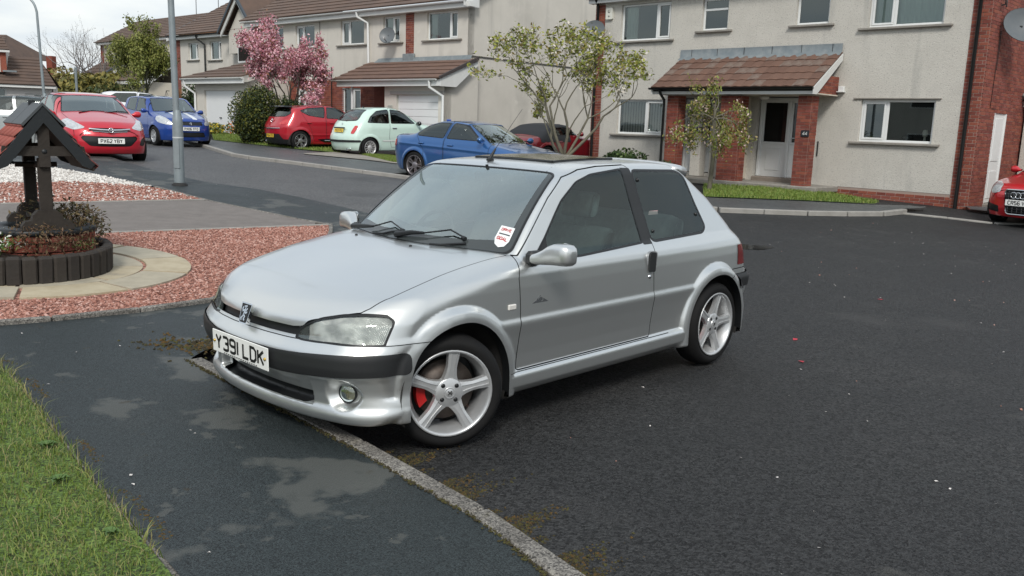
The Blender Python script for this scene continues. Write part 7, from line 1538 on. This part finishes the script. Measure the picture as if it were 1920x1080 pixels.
# ---- pale mint retro small car
fiat = dict(wb=2.30, W=.80, H=1.49, belt=.98, res=.024, R=.295, arch=.325, kt=.16, kr=.16, kf=.16, wsc=.30, flare=.02, tumble=.30, paint=('mint_paint', (.58, .74, .66), .05), top=[(.9, .6), (.70, .80), (.45, .93), (.0, 1.0), (-.25, 1.05), (-.65, 1.28), (-.98, 1.43), (-1.4, 1.49), (-1.9, 1.47), (-2.35, 1.37), (-2.75, 1.12), (-3.1, .9)], front=[(.1, .55), (.3, .70), (.55, .72), (.75, .62), (.95, .35), (1.4, .1)], rear=[(.12, -2.72), (.30, -2.84), (.5, -2.90), (.62, -2.89), (.80, -2.82), (1.0, -2.70), (1.2, -2.52), (1.4, -2.30), (1.5, -2.15)],
 screen=(-.25, -.92, 1.0, .64, .52), back=[(-.4, 1.045), (.50, 1.07), (.52, 1.15), (.42, 1.40), (-.4, 1.42)], back_x=lambda z: -1.9-.0*z, windows=[[(-.55, 1.0), (-.98, 1.38), (-1.45, 1.425), (-1.50, 1.0)], [(-1.56, 1.0), (-1.51, 1.425), (-1.95, 1.37), (-2.22, 1.20), (-2.35, 1.02)]], wheel=dict(rim=.20, n=12, style='multi', m=mat('pale_alloy', (.66, .66, .66), .3, .5)), mirror=(-.52, 1.0), mirror_m=M_GLOSSB, chrome_h=True, hz=.87, doors=[[(-.40, .30), (-.42, .98), (-.95, 1.41), (-1.48, 1.45), (-1.54, 1.0), (-1.60, .60), (-1.52, .30)]],
 panels=[('tail_light', 'r', rpoly([(.50, .70), (.60, .69), (.635, .80), (.635, .93), (.545, .93)], .03), M_TAIL, .010, False), ('bumper_strip', 'r', rpoly([(-.8, .435), (.74, .455), (.74, .515), (-.8, .50)], .02), M_RUB, .014, True), ('side_strip', 's', rpoly([(-1.85, .475), (-.4, .475), (-.4, .51), (-1.85, .51)], .012), MATS['mint_paint'] if 'mint_paint' in MATS else M_UPVC, .012, False)],
 plates=[('YS13 TFU', .46, .105, (-2.868, 0, .785), (0, -1, 0), (.22, 0, 1), 'yellow')], extra=[bar('plate_lamp_bar', [(-2.84, -.26, .86), (-2.84, .26, .86)], .022, M_SEAL), bar('wiper', [(-2.64, -.05, 1.06), (-2.60, -.38, 1.08)], .014, M_SEAL), bar('exhaust', [(-2.70, -.42, .24), (-2.88, -.42, .24)], .035, M_CHROME), bar('badge', [(-2.735, 0, .955), (-2.73, 0, 1.0)], .02, M_CHROME), bar('aerial', [(-1.95, 0, 1.46), (-2.0, 0, 1.50)], .02, M_SEAL)])
xy = rearplace(693, 297, R_(45), 2.30, .75); make_car('pale mint green rounded small car seen from behind on the drive', (*xy, g1(*xy)+.03), R_(45), fiat)
# ---- blue saloon
bmw = dict(tsm=.06, wb=2.81, W=.905, H=1.43, belt=.98, res=.022, R=.325, arch=.355, kt=.13, wsc=.22, tumble=.40, flare=.022, crease=(.76, -.02), paint=('royal_blue_paint', (.035, .125, .33), .55), top=[(1.0, .60), (.72, .72), (.45, .83), (0, .91), (-.55, .99), (-.95, 1.19), (-1.35, 1.38), (-1.8, 1.43), (-2.25, 1.41), (-2.62, 1.31), (-3.0, 1.10), (-3.2, 1.055), (-3.78, 1.03), (-3.9, .95)], front=[(.1, .7), (.3, .80), (.6, .79), (.75, .70), (1.0, .3)], rear=[(.15, -3.62), (.3, -3.74), (.6, -3.82), (.8, -3.82), (.95, -3.78), (1.05, -3.70), (1.3, -3.4)],
 screen=(-.52, -1.33, .97, .74, .56), back=[(-.3, 1.10), (.58, 1.12), (.46, 1.33), (-.3, 1.35)], back_x=lambda z: -2.3+0*z, glass=('car_glass_dark', .20), windows=[[(-.85, 1.0), (-1.40, 1.34), (-1.78, 1.37), (-1.90, 1.0)], [(-1.97, 1.0), (-1.86, 1.37), (-2.25, 1.355), (-2.58, 1.25), (-2.82, 1.08), (-2.76, 1.02)]], wheel=dict(rim=.235, n=5, style='vee', m=mat('grey_alloy', (.30, .28, .29), .3, .8)), mirror=(-.80, 1.02), hz=.86, doors=[[(-.60, .28), (-.62, .95), (-1.38, 1.38), (-1.82, 1.40), (-1.93, .95), (-1.90, .28)], [(-1.92, .28), (-1.95, .95), (-1.84, 1.40), (-2.3, 1.385), (-2.82, 1.06), (-2.55, .72), (-2.45, .28)]],
 panels=[('tail_light', 'r', rpoly([(.48, .76), (.95, .74), (.95, .92), (.60, .90), (.48, .88)], .03), M_TAIL, .006, False), ('headlight', 'f', rpoly([(.42, .62), (.85, .68), (.85, .78), (.45, .72)], .03), M_HLAMP, .004, False)], extra=[wipers(-.46, .98), blob('roof_aerial', [((-2.55, 0, 1.40), (.14, .03, .05))], PMB := mat('royal_blue_paint_fin', (.018, .075, .36), .3))])
xy = rearplace(779, 336, R_(-36), 2.81, .83); make_car('blue saloon with dark windows standing at the far side of the parking area', (*xy, g1(*xy)), R_(-36), bmw)
# ---- red roadster with dark folding roof
mx5 = dict(wb=2.33, W=.86, H=1.24, belt=.86, res=.028, R=.30, arch=.335, kt=.12, kf=.14, kr=.14, wsc=.2, tumble=.34, flare=.03, paint=('red_paint3', (.20, .008, .014), .2), top=[(.9, .50), (.6, .66), (.2, .76), (-.3, .83), (-.75, .90), (-1.05, 1.08), (-1.32, 1.20), (-1.65, 1.24), (-2.05, 1.20), (-2.45, 1.02), (-2.6, .90), (-3.0, .84), (-3.3, .75)], front=[(.1, .6), (.3, .76), (.5, .74), (.7, .5), (1.0, .1)], rear=[(.15, -2.9), (.4, -3.1), (.7, -3.1), (.85, -2.98), (1.2, -2.5)],
 screen=(-.68, -1.28, .86, .66, .54), windows=[[(-.95, .89), (-1.35, 1.15), (-1.95, 1.13), (-2.12, .90)]], wheel=dict(rim=.21, n=6, style='wide'), mirror=(-.95, .92), roadster=True, hz=.72, doors=[[(-.75, .30), (-.80, .84), (-1.95, .86), (-2.0, .60), (-1.85, .30)]],
 panels=[('soft_top', 't', [(-1.33, -.9), (-1.33, .9), (-2.58, .9), (-2.58, -.9)], mat('soft_top_cloth', (.022, .024, .028), .85), .004, True)])
make_car('red roadster with dark fabric roof between the two houses', (1.95, 27.75, 0), R_(45), mx5)
# ---- red saloon with large framed grille at the right edge
def agrille(root, PM, f):
    P = rpoly([(-.30, .90-.18), (.30, .72), (.33, .66), (.27, .30), (.22, .26), (-.22, .26), (-.27, .30), (-.33, .66)], .05); q = MB(); P3 = [(.865-.10*(abs(y)/.35)**2-.10*max(0, z-.6), y, z) for y, z in P]; q.tube(P3+[P3[0]], .016, 6); q.build('grille_frame', M_CHROME, root)
    for k in range(9):
        z = .31+.045*k; q = MB(); q.box((.845, 0, z), (.02, .52+.012*k, .012)); q.build('grille_slat', M_SEAL, root)
    for k in range(6): q = MB(); q.box((.842, -.22+.088*k, .49), (.018, .008, .40)); q.build('grille_bar', mat('slat_grey', (.16, .16, .17), .4, .5), root)
audi = dict(wb=2.65, W=.885, H=1.43, belt=.98, res=.026, R=.32, arch=.35, kt=.10, kf=.09, wsc=.22, tumble=.36, flare=.02, paint=('bright_red_paint', (.50, .010, .018), .15), top=[(1.05, .6), (.82, .76), (.6, .83), (.1, .92), (-.45, 1.0), (-.9, 1.22), (-1.3, 1.39), (-1.8, 1.43), (-2.4, 1.39), (-2.9, 1.2), (-3.2, 1.1), (-3.6, 1.05), (-3.8, .9)], front=[(.1, .74), (.2, .80), (.35, .86), (.6, .85), (.75, .78), (.9, .62), (1.4, .2)], rear=[(.15, -3.5), (.5, -3.72), (.9, -3.7), (1.1, -3.6), (1.3, -3.3)],
 screen=(-.42, -1.26, .98, .74, .56), windows=[[(-.8, 1.0), (-1.35, 1.35), (-1.72, 1.38), (-1.82, 1.0)], [(-1.9, 1.0), (-1.8, 1.38), (-2.3, 1.35), (-2.75, 1.12), (-2.7, 1.02)]], wheel=dict(rim=.225, n=5, style='wide'), mirror=(-.72, 1.02), bonnet=(.78, .62), doors=[[(-.55, .28), (-.58, .96), (-1.3, 1.38), (-1.75, 1.4), (-1.86, .96), (-1.83, .28)]],
 panels=[('headlight', 'f', rpoly([(.44, .66), (.46, .80), (.66, .84), (.86, .80), (.84, .70), (.62, .62)], .03), M_HLAMP, .004, False), ('grille', 'f', rpoly([(-.6, .26), (.22, .26), (.27, .30), (.33, .66), (.30, .72), (-.6, .72)], .03), M_SEAL, -.015, True), ('lower_intake', 'f', rpoly([(.42, .27), (.78, .30), (.80, .42), (.74, .44), (.42, .40)], .03), M_SEAL, -.012, False)],
 plates=[('CR56 VGE', .52, .111, (.872, 0, .48), (0, 1, 0), (0, 0, 1))], extra=[agrille, ringmark('badge', [(.85, -.13, .62), (.858, -.045, .62), (.858, .045, .62), (.85, .13, .62)], .055, .009, M_CHROME), wipers(-.38, .99), blob('fog_light', [((.70, .60, .35), (.05, .08, .06)), ((.70, -.60, .35), (.05, .08, .06))][:1], M_HLAMP)])
make_car('bright red saloon with a tall framed grille at the right edge', (10.22, 16.95, 0), R_(-146), audi)
# ---- white car and silver car at the far left
white = dict(wb=2.63, W=.88, H=1.58, belt=1.08, res=.03, R=.33, arch=.36, kt=.10, tumble=.34, paint=('white_paint', (.72, .73, .74), .05), top=[(1.0, .7), (.8, .88), (.3, 1.02), (-.25, 1.13), (-.8, 1.38), (-1.25, 1.54), (-1.8, 1.58), (-2.6, 1.55), (-3.1, 1.45), (-3.5, 1.2)], front=[(.1, .7), (.3, .84), (.7, .82), (.9, .7), (1.4, .2)], rear=[(.15, -3.2), (.5, -3.45), (.9, -3.42), (1.1, -3.3), (1.3, -3.12), (1.55, -2.85)],
 screen=(-.3, -1.18, 1.08, .72, .58), back=[(-.4, 1.12), (.56, 1.14), (.62, 1.22), (.52, 1.45), (-.4, 1.47)], back_x=lambda z: -2.7+0*z, windows=[[(-.65, 1.1), (-1.2, 1.48), (-1.65, 1.51), (-1.72, 1.12)], [(-1.79, 1.12), (-1.72, 1.51), (-2.45, 1.48), (-2.75, 1.30), (-2.6, 1.20)]], wheel=dict(rim=.215, n=5, style='wide'), mirror=(-.6, 1.13), doors=[[(-.45, .32), (-.48, 1.06), (-1.17, 1.51), (-1.7, 1.54), (-1.76, .32)]],
 panels=[('tail_light', 'r', rpoly([(.55, .88), (.95, .92), (.95, 1.06), (.62, 1.02)], .03), M_TAIL, .005, False), ('headlight', 'f', rpoly([(.45, .72), (.85, .85), (.85, .95), (.55, .85)], .03), M_HLAMP, .004, False)])
make_car('white crossover behind the red and blue hatchbacks', (-12.9, 34.3, 0), R_(26), white)
silver = dict(white); silver['dz'] = -.24; silver['paint'] = ('pale_silver_paint', (.40, .43, .43), .6); silver['H'] = 1.5; silver['top'] = [(x, z-.07) for x, z in white['top']]
make_car('silver car half hidden behind the wishing well roof', (-14.45, 22.5, 0), R_(-168), silver)
